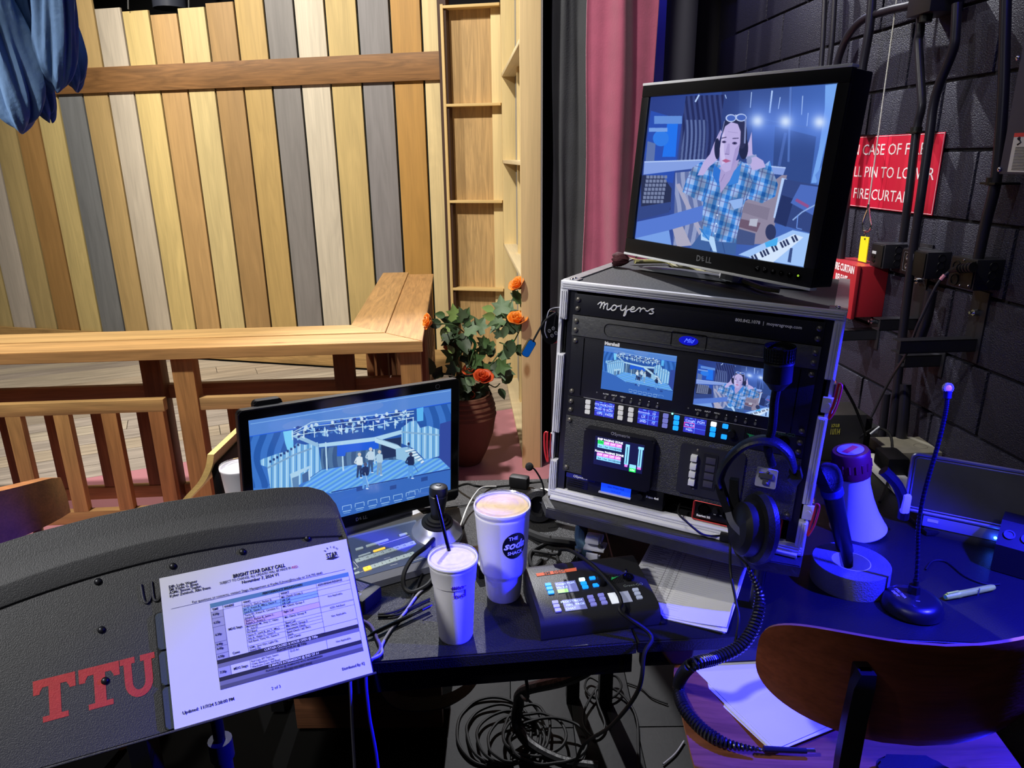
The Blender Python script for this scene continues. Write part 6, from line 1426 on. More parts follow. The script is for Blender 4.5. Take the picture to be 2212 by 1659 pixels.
# papers on the seat
stz=.655
pA=atz(1497,1452,stz); pB=atz(1672,1625,stz); dd=(pB-pA).normalized(); nn=V((-dd.y,dd.x,0)); ypp=math.degrees(math.atan2(nn.y,nn.x))
SFp=fr((pB.x,pB.y,0),ypp)
for i,(dx,dy,ro) in enumerate(((-.004,.004,2.5),(.006,-.003,-1.5),(-.002,.006,1),(.003,.0,0))):
    lab=('top blank white sheet of the stack on the wooden seat') if i==3 else 'one of the fanned white sheets under the top sheet on the wooden seat'
    sheet(SFp,'paper_sheet',lab,dx,dy,.279,.216,stz+.0012+i*.0014,ro,0,group=None if i==3 else 'lower sheets of the stack on the wooden seat')
tag(B().tube([atz(1650,1618,stz+.008),atz(1742,1622,stz+.006)],[.0055,.0045],10).build('cable_plug',BLKM),'black plug at the end of the coiled cord on the wooden seat','connector')
tag(B().tube([atz(1742,1622,stz+.006),atz(1760,1622,stz+.006)],[.004,.004],10).build('metal_jack',CHR),'silver metal jack tip beside the black plug on the wooden seat','connector')
# wooden armchair at far left
hon=wood('honey_oak','X',.4,1.3,.4,swirl=1.2,col=(196,128,76)); honz=wood('honey_oak_upright','Z',.4,1.3,.4,swirl=1.2,col=(176,112,64))
q0=aty(128,1100,1.60); AC=fr((q0.x-.25,1.45,0),0)
ac=thing('wooden_armchair','honey-coloured wooden armchair with curved crest rail at the left edge, behind the music stand','chair',AC)
zc1=aty(60,1030,1.32).z-.075; zc0=aty(60,1150,1.32).z-.085
arc=[]; 
b=B(); vs_=[];F_=[];n=30
for i in range(n+1):
    t=math.pi*(i/n); x=.27*math.cos(t); y=-.12-.0+.0; R2=.27; yq=.16-.30*math.sin(t)**1.0; hgt=(zc1-zc0)*(.70+.30*math.sin(t)**.6)
    zc_=zc0+.0+(.03 if 0 else 0)
    for dx,z in ((1,0),(1,hgt*.55),(.98,hgt),(.88,hgt),(.88,0)): vs_.append((x*dx,.16+(yq-.16)*dx,zc_+z-.02*(1-math.sin(t))))
for i in range(n):
    for k in range(5): F_.append((i*5+k,i*5+(k+1)%5,(i+1)*5+(k+1)%5,(i+1)*5+k))
F_+=[tuple(range(5)),tuple(n*5+k for k in range(5))]
b.raw(vs_,F_).build('crest_rail',hon,ac)
for i in range(9):
    t=math.pi*(.1+.8*i/8); B().cyl((.255*math.cos(t),.16-.28*math.sin(t),.45),(.255*math.cos(t),.16-.28*math.sin(t),zc0),.011).build('spindle',honz,ac)
B().rrect(-.25,.25,-.14,.26,.42,.45,.08,bev=.006).build('seat',hon,ac)
for x,y in ((-.2,-.1),(.2,-.1),(-.2,.2),(.2,.2)): B().cyl((x,y,.42),(x*1.15,y*1.1,0),.018,.014).build('leg',honz,ac)
# blond bentwood chair behind the stand
q0=aty(452,980,1.78); bcF=fr((q0.x-.17,1.85,0),28)
bc_=thing('blond_bentwood_chair','pale bentwood chair with a black pad, mostly hidden between the stand and the touch monitor','chair',bcF)
blo=wood('blond_plywood','X',.25,1.2,.4,swirl=.8,col=(226,190,120)); 
pts=smooth_pts([aty(u,v,1.78) for u,v in ((380,1100),(405,1070),(432,1040),(447,1008),(451,982))],6); vs_=[];F_=[]
for i,p in enumerate(pts):
    for dx,dz,dy in ((-.004,0,0),(.014,0,0),(.014,-.004,.22),(-.004,-.004,.22)): vs_.append(p+V((dx,dy,dz)))
for i in range(len(pts)-1):
    for k in range(4): F_.append((i*4+k,i*4+(k+1)%4,(i+1)*4+(k+1)%4,(i+1)*4+k))
F_+=[(0,1,2,3),tuple((len(pts)-1)*4+k for k in range(4))]
B().raw(vs_,F_).build('bent_back',blo,bc_,world=True)
p0=aty(463,1002,1.80); p1=aty(470,1062,1.80); B().bx(p0.x-.010,p0.x+.012,1.795,1.98,p1.z-.04,p0.z,.006).build('pad',BLK,bc_,world=True)
B().bx(-.02,.30,-.06,.30,.42,.45,.01).build('seat',blo,bc_)
for x,y in ((0,-.04),(.28,-.04),(0,.28),(.28,.28)): B().cyl((x,y,.42),(x,y,0),.015).build('leg',blo,bc_)
# timber step seen under the sheet
stp=thing('timber_step','low brown timber step lit blue under the music stand','step',T((-.62,1.78,0)))
for k in range(2): B().bx(-.04,.40,-.06+k*.12,.05+k*.12,.16,.20,.003).build('tread_board',RLX,stp,color=(120,76,48))
B().bx(-.04,.40,-.05,-.02,.0,.16,.002).build('riser',RLX,stp,color=(110,70,46))
# ================================================================= THINGS ON THE RIGHT OF THE DESK
def atzr(u,v): return atz(u,v,DZ)
# gaffer tape roll
tc_=atz(1839,1212,DZ+.05); TP=fr((tc_.x,tc_.y,DZ),0)
tr_=thing('tape_roll','wide roll of black gaffer tape lying on the desk around the upright microphone','tape',TP)
tpm=mat('gaffer_tape_cloth',(104,104,116),.6,bump=.5,bscale=300)
pr=[(.040,.0),(.040,.050)]
for i in range(14): r=.041+i*.0027; pr+=[(r,.0505),(r+.0020,.0508),(r+.0023,.0499)]
pr+=[(.079,.050),(.0795,.002),(.079,0),(.040,0)]
B().lathe(pr,56).build('wound_tape',tpm,tr_); B().lathe([(.0395,.0005),(.0395,.0498),(.0375,.0498),(.0375,.0005),(.0395,.0005)],40).build('card_core',mat('white_card',(200,200,205),.7),tr_)
# wireless microphone standing in the roll
mb=atz(1838,1226,DZ+.012)+V((0,.012,0)); mt=aty(1799,1070,mb.y+.00); md=(mt-mb).normalized(); ML=(mt-mb).length; MM=T(mb)@md.to_track_quat('Z','Y').to_matrix().to_4x4()
hm=thing('handheld_microphone','black handheld microphone standing head-up inside the roll of tape','microphone',Fr(MM))
B().lathe([(0,0),(.014,0),(.0165,.004),(.0175,.05),(.0185,.11),(.0205,ML-.02),(.0205,ML)],28).build('body',mat('mic_barrel',(26,26,30),.35),hm)
B().lathe([(.0205,ML),(.0235,ML+.004),(.0235,ML+.016),(.0215,ML+.020)],28).build('collar',mat('mic_collar',(60,66,150),.35,.3),hm)
B().lathe([(.0215,ML+.018),(.0265,ML+.030),(.0275,ML+.040),(.0265,ML+.041)],28).lathe([(.0272,ML+.042),(.0268,ML+.056),(.0225,ML+.068),(.012,ML+.076),(0,ML+.078)],28).build('grille',mat('grille_steel',(70,70,78),.4,.6,bump=1.2,bscale=900),hm)
# megaphone standing on its bell
mg0=atz(1868,1172,DZ); mg=thing('megaphone','white megaphone with a dark red cap and black pistol grip standing on its bell','megaphone',T((mg0.x+.012,mg0.y+.065,DZ)))
mw=mat('megaphone_white',(214,214,222),.4); gx,gy=mg0.x+.012,mg0.y+.065
zq=lambda u,v: aty(u,v,gy).z-DZ; xq=lambda u,v: aty(u,v,gy).x-gx
zr1_=zq(1845,1015); ztp=zq(1845,968); off=xq(1843,1000)
TLT=T((0,0,0))@Matrix(((1,0,off/zr1_,0),(0,1,0,0),(0,0,1,0),(0,0,0,1)))
TLT=Matrix.Rotation(math.atan2(off,zr1_),4,'Y')
B().lathe([(.066,.0),(.068,.003),(.064,.012),(.052,.045),(.043,.085),(.038,.125),(.0385,zr1_-.01),(.040,zr1_),(.040,zr1_+.004),(.036,zr1_+.004),(.036,zr1_-.01),(.035,.12),(.040,.085),(.050,.04),(.064,.001)],36,M=TLT).build('bell',mw,mg)
b=B(); b.lathe([(.0415,zr1_-.008),(.043,zr1_),(.0435,ztp-.006),(.040,ztp),(.0,ztp+.001)],36,M=TLT)
for i in range(18): a_=i*math.pi/9; b.box((.043*math.cos(a_),.043*math.sin(a_),(zr1_+ztp)/2-.006),(.004,.004,.02),M=TLT)
b.build('cap',mat('dark_red_cap',(110,26,40),.4),mg)
B().lathe([(0,ztp+.0012),(.030,ztp+.0012),(.030,ztp+.002),(0,ztp+.002)],28,M=TLT).build('cap_label',mat('white_label',(170,165,175),.6),mg)
B().bx(-.022,.020,-.008,.008,ztp+.002,ztp+.0026,M=TLT@RZ(30)).build('red_tape_mark',mat('red_tape',(220,60,60),.6),mg)
gr=[V((.036,-.01,.165)),V((.070,-.02,.13)),V((.088,-.03,.085)),V((.092,-.03,.045))]
B().tube(smooth_pts(gr,4),[.014]*1+[.013]*12,8).build('pistol_grip',BLK,mg)
B().box((.088,-.036,.088),(.020,.016,.05),.006,M=RY(0)).build('trigger',WHTP,mg)
# round based gooseneck lamp microphone
bs_=atz(1972,1297,DZ+.02); BSF=fr((bs_.x,bs_.y,DZ),-8)
dm=thing('desk_microphone','slim gooseneck paging microphone with a round black base lettered TTU THA DEPT','microphone',BSF)
B().lathe([(0,0),(.054,0),(.058,.003),(.058,.010),(.053,.022),(.046,.028),(.036,.031),(.0,.032)],48).build('base',mat('base_black',(22,22,26),.3),dm)
B().cyl((.004,.012,.031),(.004,.012,.048),.013,.011,8).cyl((.006,.014,.046),(.006,.014,.060),.006).build('neck_socket',BLK,dm)
npx=[(1982,1235),(1982,1190),(1984,1140),(1992,1085),(2006,1030),(2022,975),(2036,920),(2044,880),(2046,858)]
yb=bs_.y+.014; npts=[V(aty(u,v,yb+.004*i)) for i,(u,v) in enumerate(npx)]; npts[0]=BSF.M@V((.006,.014,.058)); sp=smooth_pts(npts,14)
B().tube(sp,.0040,10).build('gooseneck',mat('neck_blued',(24,24,44),.3,.4),dm,world=True)
b=B()
for i in range(0,len(sp)-1,2): d=(sp[i+1]-sp[i]); b.tube([sp[i],sp[i]+d*.5],.0046,8)
b.build('neck_rib',mat('neck_ring',(40,40,70),.3,.5),dm,world=True)
e=npts[-1]; dz=(npts[-1]-npts[-2]).normalized(); QM=T(e)@dz.to_track_quat('Z','Y').to_matrix().to_4x4()
B().lathe([(0,-.004),(.007,-.002),(.0075,.012),(.0,.014)],16,M=QM).build('capsule_body',mat('capsule_blue_black',(30,28,80),.35),dm,world=True)
hp_=e+dz*.018; HMx=T(hp_)@RX(78)
b=B().lathe([(0,-.004),(.0085,-.004),(.0085,.003),(.0,.003)],20,M=HMx)
for i in range(16): a_=i*math.pi/8; b.box((.0088*math.cos(a_),.0088*math.sin(a_),0),(.0022,.0022,.007),M=HMx)
b.build('ring_head',mat('clear_ring',(150,150,165),.25),dm,world=True)
B().lathe([(0,.003),(.006,.003),(.004,.0042),(0,.0044)],18,M=HMx).build('red_centre',LED('dim_red',(200,120,130),.5),dm,world=True)
for s_,x,y in (('TTU THA',-.024,.006),('DEPT',-.034,.004)):
    B().text(s_,.0085,T((x,y,.0318 if x>-.03 else .0312))@RZ(-76),.0001,bold=.0002).build('lettering',mat('pale_lettering',(190,190,235),.5),dm,smooth=False)
B().text('1',.010,T((.0,-.020,.0322))@RZ(-90),.0001,bold=.0002).build('lettering',MT['pale_lettering'],dm,smooth=False); B().text('Shure',.009,T((-.004,-.036,.0305))@RX(10),.0001).build('lettering',mat('faint_lettering',(60,60,84),.5),dm,smooth=False)
# highlighter
h0=atz(2042,1290,DZ+.008); h1=atz(2147,1268,DZ+.008); dz=(h1-h0).normalized(); hl=(h1-h0).length; QM=T(h0)@dz.to_track_quat('Z','Y').to_matrix().to_4x4()
hy=mat('highlighter_yellow',(205,236,50),.35)
hi=thing('highlighter','pale yellow highlighter pen lying on the desk beside the round microphone base','pen',Fr(QM))
B().lathe([(0,0),(.0055,.0),(.0065,.006),(.0070,.030),(.0078,.032),(.0078,.036),(.0070,.040),(.0068,hl-.016),(.0064,hl-.006),(.005,hl),(0,hl)],20).build('barrel',hy,hi)
B().box((0,.008,.018),(.004,.003,.030),.001).build('clip',hy,hi); B().lathe([(0,-.0002),(.004,-.0002),(0,-.0008)],12).build('cap_dot',mat('cyan_dot',(90,190,200),.4),hi)
B().text('hi-liter',.0075,T((-.0069,.001,hl*.62))@RY(-90)@RZ(90),.0001,bold=.0002).build('lettering',bi,hi,smooth=False)
# small dark monitor with sound bar
TMp=aty(1951,1100,1.60); TM=fr((TMp.x,TMp.y,TMp.z),-31,-24,0)
tm=thing('dark_desk_monitor','switched-off desk monitor with a dusty dark screen and silver rim at the right edge','monitor',TM)
hT=TM.py(1977,978).z; 
rimm=mat('silver_rim',(170,170,184),.35,.6)
Wm=.37
B().rrect(0,Wm,0,hT,0,.030,.014,M=T((0,.030,0))@FRONT,bev=.004).build('housing',mfr,tm)
b=B(); ring(b,.002,Wm-.002,.002,hT-.002,.013,-.001,.0042); b.build('rim',rimm,tm); b=B(); ring(b,.010,Wm-.010,.010,hT-.010,.008,-.001,.0018); b.build('inner_rim',rimm,tm)
B().rrect(.011,Wm-.011,.011,hT-.011,0,.0015,.007,M=T((0,.0005,0))@FRONT).build('screen',mat('dusty_screen',(44,44,48),.28,var=.45,vscale=18),tm)
B().bx(.11,.19,-.001,.02,hT-.002,hT+.003,.001).build('top_cover',GLOSS,tm)
sb=TM.py(2080,1160,.012)
B().bx(.045,.30,-.004,.028,-.030,-.004,.002).build('sound_bar',mat('sound_bar_grey',(96,96,110),.45),tm)
B().bx(.05,.285,.0,.03,-.052,-.030,.002).build('sound_bar_base',BLK,tm)
B().bx(.055,.078,-.0055,-.004,-.017,-.010).build('asset_label',mat('asset_white',(190,190,170),.6),tm)
p=TM.py(2150,1162,-.004); B().ball((p.x,-.006,p.z),.0035).build('power_light',LED('led_blue',(60,140,255),14),tm)
lamp('monitor_led_glow','POINT',tuple(TM.M@V((p.x,-.016,p.z))),(0,0,0),(.02,.08,1),.05,.003)
for x in (.06,.24):
    a=TM.M@V((x,.03,-.05)); B().tube([a,V((a.x,a.y+.0,DZ+.006))],[.014,.014],4).build('foot',mat('foot_grey',(104,104,108),.5),tm,world=True)
a=TM.M@V((.15,.06,-.02)); B().bx(a.x-.12,a.x+.14,a.y-.02,a.y+.10,DZ+.001,DZ+.012,.003).tube([(a.x,a.y+.05,DZ+.01),(a.x,a.y+.03,a.z+.05)],.018,8).build('stand',BLK,tm,world=True)
cable('thin_desk_cable','thin black cable curving behind the round microphone base to the dark monitor',[atz(2000,1230,DZ+.003),atz(2015,1212,DZ+.003),atz(2045,1214,DZ+.003),atz(2085,1245,DZ+.003),atz(2130,1262,DZ+.003),atz(2160,1262,DZ+.003)],.0018,RUB)
# jack panel at the right edge
jp=aty(2190,1190,1.36); JF=fr((jp.x+.02,jp.y,DZ),-40,0)
jb=thing('jack_box','black box with a sloping panel of round sockets at the right edge of the desk','connector box',JF)
zj=aty(2190,1165,1.36).z-DZ
B().raw([(-.05,0,.002),(.09,0,.002),(.09,.10,.002),(-.05,.10,.002),(-.05,0,zj-.03),(.09,0,zj-.03),(.09,.05,zj+.01),(-.05,.05,zj+.01),(-.05,.10,zj+.01),(.09,.10,zj+.01)],[(0,3,2,1),(0,1,5,4),(4,5,6,7),(7,6,9,8),(1,2,9,6,5),(0,4,7,8,3),(3,8,9,2)]).build('case',BLK,jb)
sM=T((0,0,zj-.03))@RX(math.degrees(math.atan2(.04,.05)))
for i in range(4): B().lathe([(0,.001),(.008,.001),(.008,.003),(.011,.003),(.011,0)],20,M=sM@T((-.03+i*.032,.030,.0006))).build('round_socket',mat('socket_grey',(90,90,104),.3,.6),jb)
# objects at the foot of the wall
lb_=atz(1880,945,DZ); LBF=fr((1.06,2.05,DZ),-5)
zb9=aty(1840,884,2.05).z
lcp=thing('power_supply_box','small black electrical box with yellow 11/114 lettering behind the rack case','electrical box',T((aty(1838,920,2.0).x,2.0,DZ)))
hz_=zb9-DZ
B().bx(-.10,.045,.0,.12,.001,hz_,.002).build('case',mat('dusty_black_steel',(50,50,50),.55,var=.3,vscale=30),lcp)
B().bx(.046,.075,.02,.11,.001,hz_-.02,.002).build('side_cover',BLK,lcp)
yl=mat('yellow_print',(226,220,90),.5)
qx=aty(1806,905,2.0).x-aty(1838,920,2.0).x
B().text('LCP-3.1B',.015,T((qx+.001,-.0006,hz_-.034))@FRONT,.0002,bold=.0003,sx=.42).text('11/114',.026,T((qx+.002,-.0006,hz_-.054))@FRONT,.0002,bold=.0006,sx=.42).build('lettering',yl,lcp,smooth=False)
tb=aty(1975,985,1.98); 
jt=thing('wall_junction_tray','dusty beige-topped steel junction box at the foot of the conduits','electrical box',T((tb.x,1.98,0)))
zt9=aty(1975,978,1.98).z
B().bx(-.075,.085,.0,.13,DZ+.001,zt9,.003).build('case',mat('dusty_beige_top',(128,124,112),.7,var=.3,vscale=30),jt)
B().lathe([(.018,0),(.019,.0006),(.020,0)],20,M=T((.045,.05,zt9))).build('knockout',mat('knockout_line',(90,86,78),.6),jt)
ps=thing('power_strip','white power strip lying diagonally on the desk behind the megaphone','power strip',fr(atz(1922,1040,DZ),0))
pa=atz(1880,1000,DZ)-atz(1922,1040,DZ); pbv=atz(1965,1082,DZ)-atz(1922,1040,DZ); an=math.degrees(math.atan2(pbv.y-pa.y,pbv.x-pa.x)); Lp=(pbv-pa).length
B().bx(-Lp/2,Lp/2,-.025,.025,.001,.035,.005,M=RZ(an)).build('body',WHTP,ps)
for i in range(4): B().bx(-Lp*.3+i*.03,-Lp*.3+i*.03+.014,-.008,.008,.035,.0356,M=RZ(an)).build('outlet',mat('outlet_grey',(120,120,125),.5),ps)
B().box((-.01,.0,.06),(.09,.06,.05),.008,M=RZ(an)).build('plug_adapter',BLK,ps)
cable('cable_tangle','tangle of black cables above the white power strip',[atz(1840,960,DZ+.05),aty(1870,935,2.0),aty(1900,925,2.0),aty(1925,945,1.95),atz(1925,1010,DZ+.03),atz(1912,1060,DZ+.01),atz(1900,1085,DZ+.01)],.004,RUB)
cable('slack_cable','black cable crossing behind the rack case to the wall boxes',[aty(1820,830,1.8),aty(1845,875,1.9),aty(1863,920,1.95),aty(1870,940,1.97)],.004,RUB)
cable('slack_cable','black cable lying in front of the white power strip towards the dark monitor',[atz(1925,1030,DZ+.045),atz(1940,1035,DZ+.03),atz(1965,1022,DZ+.03)],.004,RUB)
tag(B().tube([aty(1880,938,1.93),aty(1900,922,1.93)],.004,8).build('silver_marker',mat('marker_silver',(120,124,134),.4,.2)),'silver marker lying among the cables by the wall','pen')
# ================================================================= THINGS FIXED TO THE BLOCK WALL
wl_=lambda u,v,o_=0: WF.py(u,v,-o_)
cond=mat('conduit_black',(34,33,44),.33,.2)
def pipe(label,px,offs,r,straps=(),lab_m=None,cat='conduit'):
    P=[WF.M@wl_(u,v,offs if not isinstance(offs,(list,tuple)) else offs[i]) for i,(u,v) in enumerate(px)]
    t=thing('conduit',label,cat,T(P[0])); B().tube(smooth_pts(P,6),r,14).build('pipe',cond,t,world=True)
    for (u,v) in straps:
        q=wl_(u,v,offs if not isinstance(offs,(list,tuple)) else offs[-1]); o_=offs if not isinstance(offs,(list,tuple)) else offs[-1]
        b=B().bx(q.x-r-.014,q.x+r+.014,-o_-r-.003,-.002,q.z-.008,q.z-.002,.001,M=WF.M).cyl(WF.M@V((q.x,q.y,q.z-.01)),WF.M@V((q.x,q.y,q.z+.010)),r+.004); b.build('strap',BLKM,t,world=True)
    return t
pipe('thin black conduit, leftmost of the wall pipes above the monitor',[(1784,-60),(1778,80),(1772,170),(1765,330)],.04,.0095)
pipe('thin black conduit just right of the leftmost wall pipe, above the monitor',[(1806,-60),(1798,80),(1788,170),(1778,330)],.04,.0095)
pipe('curved black conduit bending down behind the top right of the monitor',[(2080,-30),(1983,7),(1920,22),(1868,40),(1835,72),(1815,115),(1804,160),(1795,230),(1788,320)],.055,.013)
pipe('straight black conduit running down beside the right edge of the monitor',[(1888,-60),(1878,60),(1861,159),(1842,300),(1826,450),(1812,600)],.065,.0145,((1846,290),))
pipe('black conduit with a slight offset bend ending at the left junction box',[(1993,-60),(1988,60),(1984,90),(1987,150),(1991,215),(1989,240),(1980,280),(1966,400),(1950,523)],.055,.0125,((1979,282),))
pipe('black conduit with a long offset bend crossing the red sign',[(2067,8),(2064,70),(2058,110),(2030,180),(2016,230),(2007,300),(1990,420),(1970,560),(1950,720),(1935,860),(1920,980)],.075,.0128)
pipe('straight black conduit above the right junction box, beside the grey panel',[(2174,-60),(2170,100),(2166,220),(2152,385),(2130,480),(2113,560)],.055,.0135,((2146,392),))
pipe('short thick conduit slanting from the middle junction box to the bracket',[(2012,628),(2000,690),(1985,735),(1975,775)],.055,.0165)
pipe('dusty conduit rising from the desk behind the slack cable, further left',[(1915,850),(1908,910),(1903,950)],.06,.013)
pipe('dusty conduit rising from the desk behind the slack cable, further right',[(1956,830),(1952,900),(1944,965)],.06,.0165)
def jbox(name,label,uv,hgt,wx,dy,cat='electrical box'):
    q=wl_(*uv,0); t=thing(name,label,cat,Fr(WF.M@T((q.x,0,q.z))))     # wall-side lower... top corner nearest the camera
    B().bx(-wx,0,-dy,-.001,-hgt,0,.002).build('case',mat('box_black_enamel',(36,36,44),.4,.2,var=.2,vscale=30),t)
    b=B()
    for k in range(3): b.tube([(0+.0004,-dy*.40+.011*math.cos(a_),-hgt*(.22+.28*k)+.011*math.sin(a_)) for a_ in [i*math.pi/8 for i in range(16)]],.0009,5,closed=True)
    b.build('knockout',BLKM,t); return t
z0w=Zm(1780,480,4.366)
ja=jbox('junction_box','black double-gang box on the block wall, left of three, just above the red box',z0w(795,208),.078,.075,.075)
B().bx(-.070,-.006,-.079,-.075,-.074,-.004,.001).build('cover_plate',BLKM,ja); B().bx(-.062,-.040,-.0805,-.079,-.035,-.026).build('white_label',mat('tape_label',(180,180,185),.6),ja)
for z in (-.045,-.060): B().bx(-.060,-.045,-.081,-.079,z-.004,z+.004,.001).build('outlet',GLOSS,ja)
jb_=jbox('junction_box','middle black box on the block wall with two jacks in an outlined plate',z0w(1215,282),.078,.120,.075)
B().bx(-.118,-.004,-.079,-.075,-.074,-.004,.001).build('cover_plate',BLKM,jb_)
ring(B(),-.105,-.060,-.066,-.010,.003,-.0795,.0006).build('outline',mat('outline_grey',(120,120,135),.5),jb_)
for z in (-.024,-.052): B().lathe([(0,.001),(.006,.001),(.006,.003),(.010,.003),(.010,0)],16,M=T((-.083,-.079,z))@FRONT).build('jack',mat('jack_steel',(130,130,140),.25,.8),jb_)
B().text('MIC  LINE',.0055,T((-.066,-.0795,-.038))@FRONT@RZ(-90),.0001).build('lettering',WHT,jb_,smooth=False)
jc_=jbox('junction_box','right-hand black box on the block wall with the dark cable plugged in',z0w(1722,352),.082,.100,.080)
B().bx(-.096,-.004,-.084,-.080,-.078,-.004,.004).build('cover_plate',BLKM,jc_); 
for z in (-.026,-.062): B().lathe([(0,.002),(.013,.002),(.013,.004),(.016,.004),(.016,0)],20,M=T((-.070,-.083,z))@FRONT).build('round_outlet',BLK,jc_)
for x,z in ((-.012,-.012),(-.012,-.070),(-.045,-.074),(-.045,-.006)): B().ball((x,-.0845,z),.003).build('screw',CHR,jc_)
pj=jc_.matrix_world@V((-.070,-.087,-.026))
b=B(); Q=V((-.40,-.9,-.05)); 
pl=[WF.M@wl_(u,v,.10) for u,v in (z0w(1410,425),z0w(1330,425),z0w(1260,438),z0w(1190,460))]
t=thing('wall_cable','black cable with a pink tape mark, hanging from the right wall box to the desk','cable',T(pl[0]))
b.tube(pl,[.012,.011,.009,.006],12)
for i in range(5): p=pl[0].lerp(pl[2],i/5); b.tube([p,p.lerp(pl[2],.12)],.0135,12)
b.build('plug',BLK,t,world=True)
wc=[pl[-1]]+[WF.M@wl_(*z0w(x,y),o_) for x,y,o_ in ((1120,520,.11),(1060,600,.12),(1000,720,.13),(940,850,.14),(880,980,.15),(830,1110,.15),(760,1270,.14),(650,1440,.12),(540,1640,.12))]+[WF.M@wl_(1882,900,.13),WF.M@wl_(1862,930,.15)]
B().tube(smooth_pts(wc,5),.0042,8).build('lead',mat('cable_sheen',(44,42,54),.3),t,world=True)
p=wc[1]; d=(wc[2]-wc[0]).normalized(); B().tube([p-d*.008,p+d*.008],.0055,8).build('pink_tape',mat('pink_tape',(210,140,160),.6),t,world=True)
# strut brackets
def bracket(label,q,za,x0a,Lp,plate=True,ph=.20):
    w_=wl_(*q,0); t=thing('wall_bracket',label,'bracket',Fr(WF.M@T((w_.x,0,w_.z))))
    b=B().bx(-.020,.020,-Lp,-.004,-.018,-.015).bx(-.020,.020,-Lp,-.004,.015,.018).bx(.017,.020,-Lp,-.004,-.018,.018).build('strut_channel',mat('strut_black',(50,50,58),.4,.4),t)
    if plate: B().bx(-.032,.032,-.006,-.001,-.05,ph-.05,.001).build('wall_plate',MT['strut_black'],t); B().cyl((.0,-.020,ph*.45),(.0,-.006,ph*.45),.009,seg=6).cyl((.0,-.030,ph*.45),(.0,-.006,ph*.45),.004).build('anchor_bolt',CHR,t)
bracket('long black channel bracket arm sticking out below the right-hand wall box',z0w(1410,1145),0,0,.23)
bracket('short black channel bracket under the middle wall box, partly behind the dark cable',z0w(860,950),0,0,.13,ph=.30)
bracket('dusty short bracket end below the long channel arm',z0w(1080,1290),0,0,.12,ph=.1)
bracket('dusty channel bracket to the left, below the red box',z0w(480,1050),0,0,.16,ph=.1)
# red sign
a=wl_(2043,285,.004); c_=wl_(1814,443,.004); SGF=Fr(WF.M@T((a.x,-.004,0)))
sgn=thing('fire_curtain_sign','red wall sign with white lettering about lowering the fire curtain, behind the conduits','sign',SGF)
Ws=.59; zt_s=a.z; zb_s=wl_(2014,466,.004).z
B().bx(-Ws,0,0,.0025,zb_s,zt_s,.001).build('sign_plate',mat('sign_red',(206,32,62),.35),sgn)
hs2=zt_s-zb_s
lw_=B()
zS=Zm(1760,0,2.962)
for s_,yt,yb_,xl,xr in (('IN CASE OF FIRE',918,1000,None,None),('PULL PIN TO LOWER',1065,1155,None,None),('FIRE CURTAIN',1205,1295,None,None)):
    lx={'IN CASE OF FIRE':(305,705),'PULL PIN TO LOWER':(318,762),'FIRE CURTAIN':(245,560)}[s_]
    part={'IN CASE OF FIRE':'CASE OF FIRE','PULL PIN TO LOWER':'PIN TO LOWER','FIRE CURTAIN':'FIRE CURTA'}[s_]
    p0=wl_(*zS(lx[0],(yt+yb_)/2),.004); p1=wl_(*zS(lx[1],(yt+yb_)/2),.004); hgt=hs2*.155
    me=tmesh(part,1,0,'LEFT',0,0); xsz=[v.co.x for v in me.vertices]; wfull=max(xsz)-min(xsz); pre=s_[:s_.index(part)]
    capH=.73; size=hgt/capH*1.0; sxx=(p1.x-p0.x)/(wfull*size)
    pw__=0
    if pre.strip(): m2=tmesh(pre+part,1,0,'LEFT',0,0); pw__=(max(v.co.x for v in m2.vertices)-min(v.co.x for v in m2.vertices)-wfull)*size*sxx
    zc_=(p0.z+p1.z)/2; lw_.text(s_,size,T((p0.x-a.x-pw__,-.0008,zc_))@FRONT,.0002,'LEFT',-.0,0,sxx)
lw_.build('sign_lettering',mat('sign_white',(240,225,230),.5),sgn,smooth=False,kind='stuff')
ring(B(),-Ws+.003,-.003,zb_s+.003,zt_s-.003,.001,-.0002,.0008).build('sign_edge',MT['sign_white'],sgn)
# red release box
w_=wl_(*z0w(620,412),0); rbx=thing('fire_curtain_release_box','red steel fire curtain release box on the block wall under the yellow tag','release box',Fr(WF.M@T((w_.x,0,0))))
zt_b=w_.z+.0; zb_b=wl_(*z0w(545,890),0).z; dp=.115
rdm=mat('red_enamel',(170,36,48),.38,var=.1)
B().bx(-.22,0,-dp+.014,-.001,zb_b,zt_b,.001).build('body',rdm,rbx)
B().bx(-.225,.004,-dp,-dp+.013,zb_b-.006,zt_b+.002,.002).build('cover',rdm,rbx)
q=WF.py(*z0w(150,410),-dp-.001)
pz_=WF.py(*z0w(280,470),-dp-.001)
B().text('FIRE CURTAIN',.034,T((pz_.x-w_.x+.002,-dp-.0006,pz_.z+.004))@FRONT,.0002,'RIGHT',.0012,0,.62).text('RELEASE',.034,T((pz_.x-w_.x-.035,-dp-.0006,pz_.z-.034))@FRONT,.0002,'RIGHT',.0012,0,.62).build('lettering',MT['sign_white'],rbx,smooth=False)
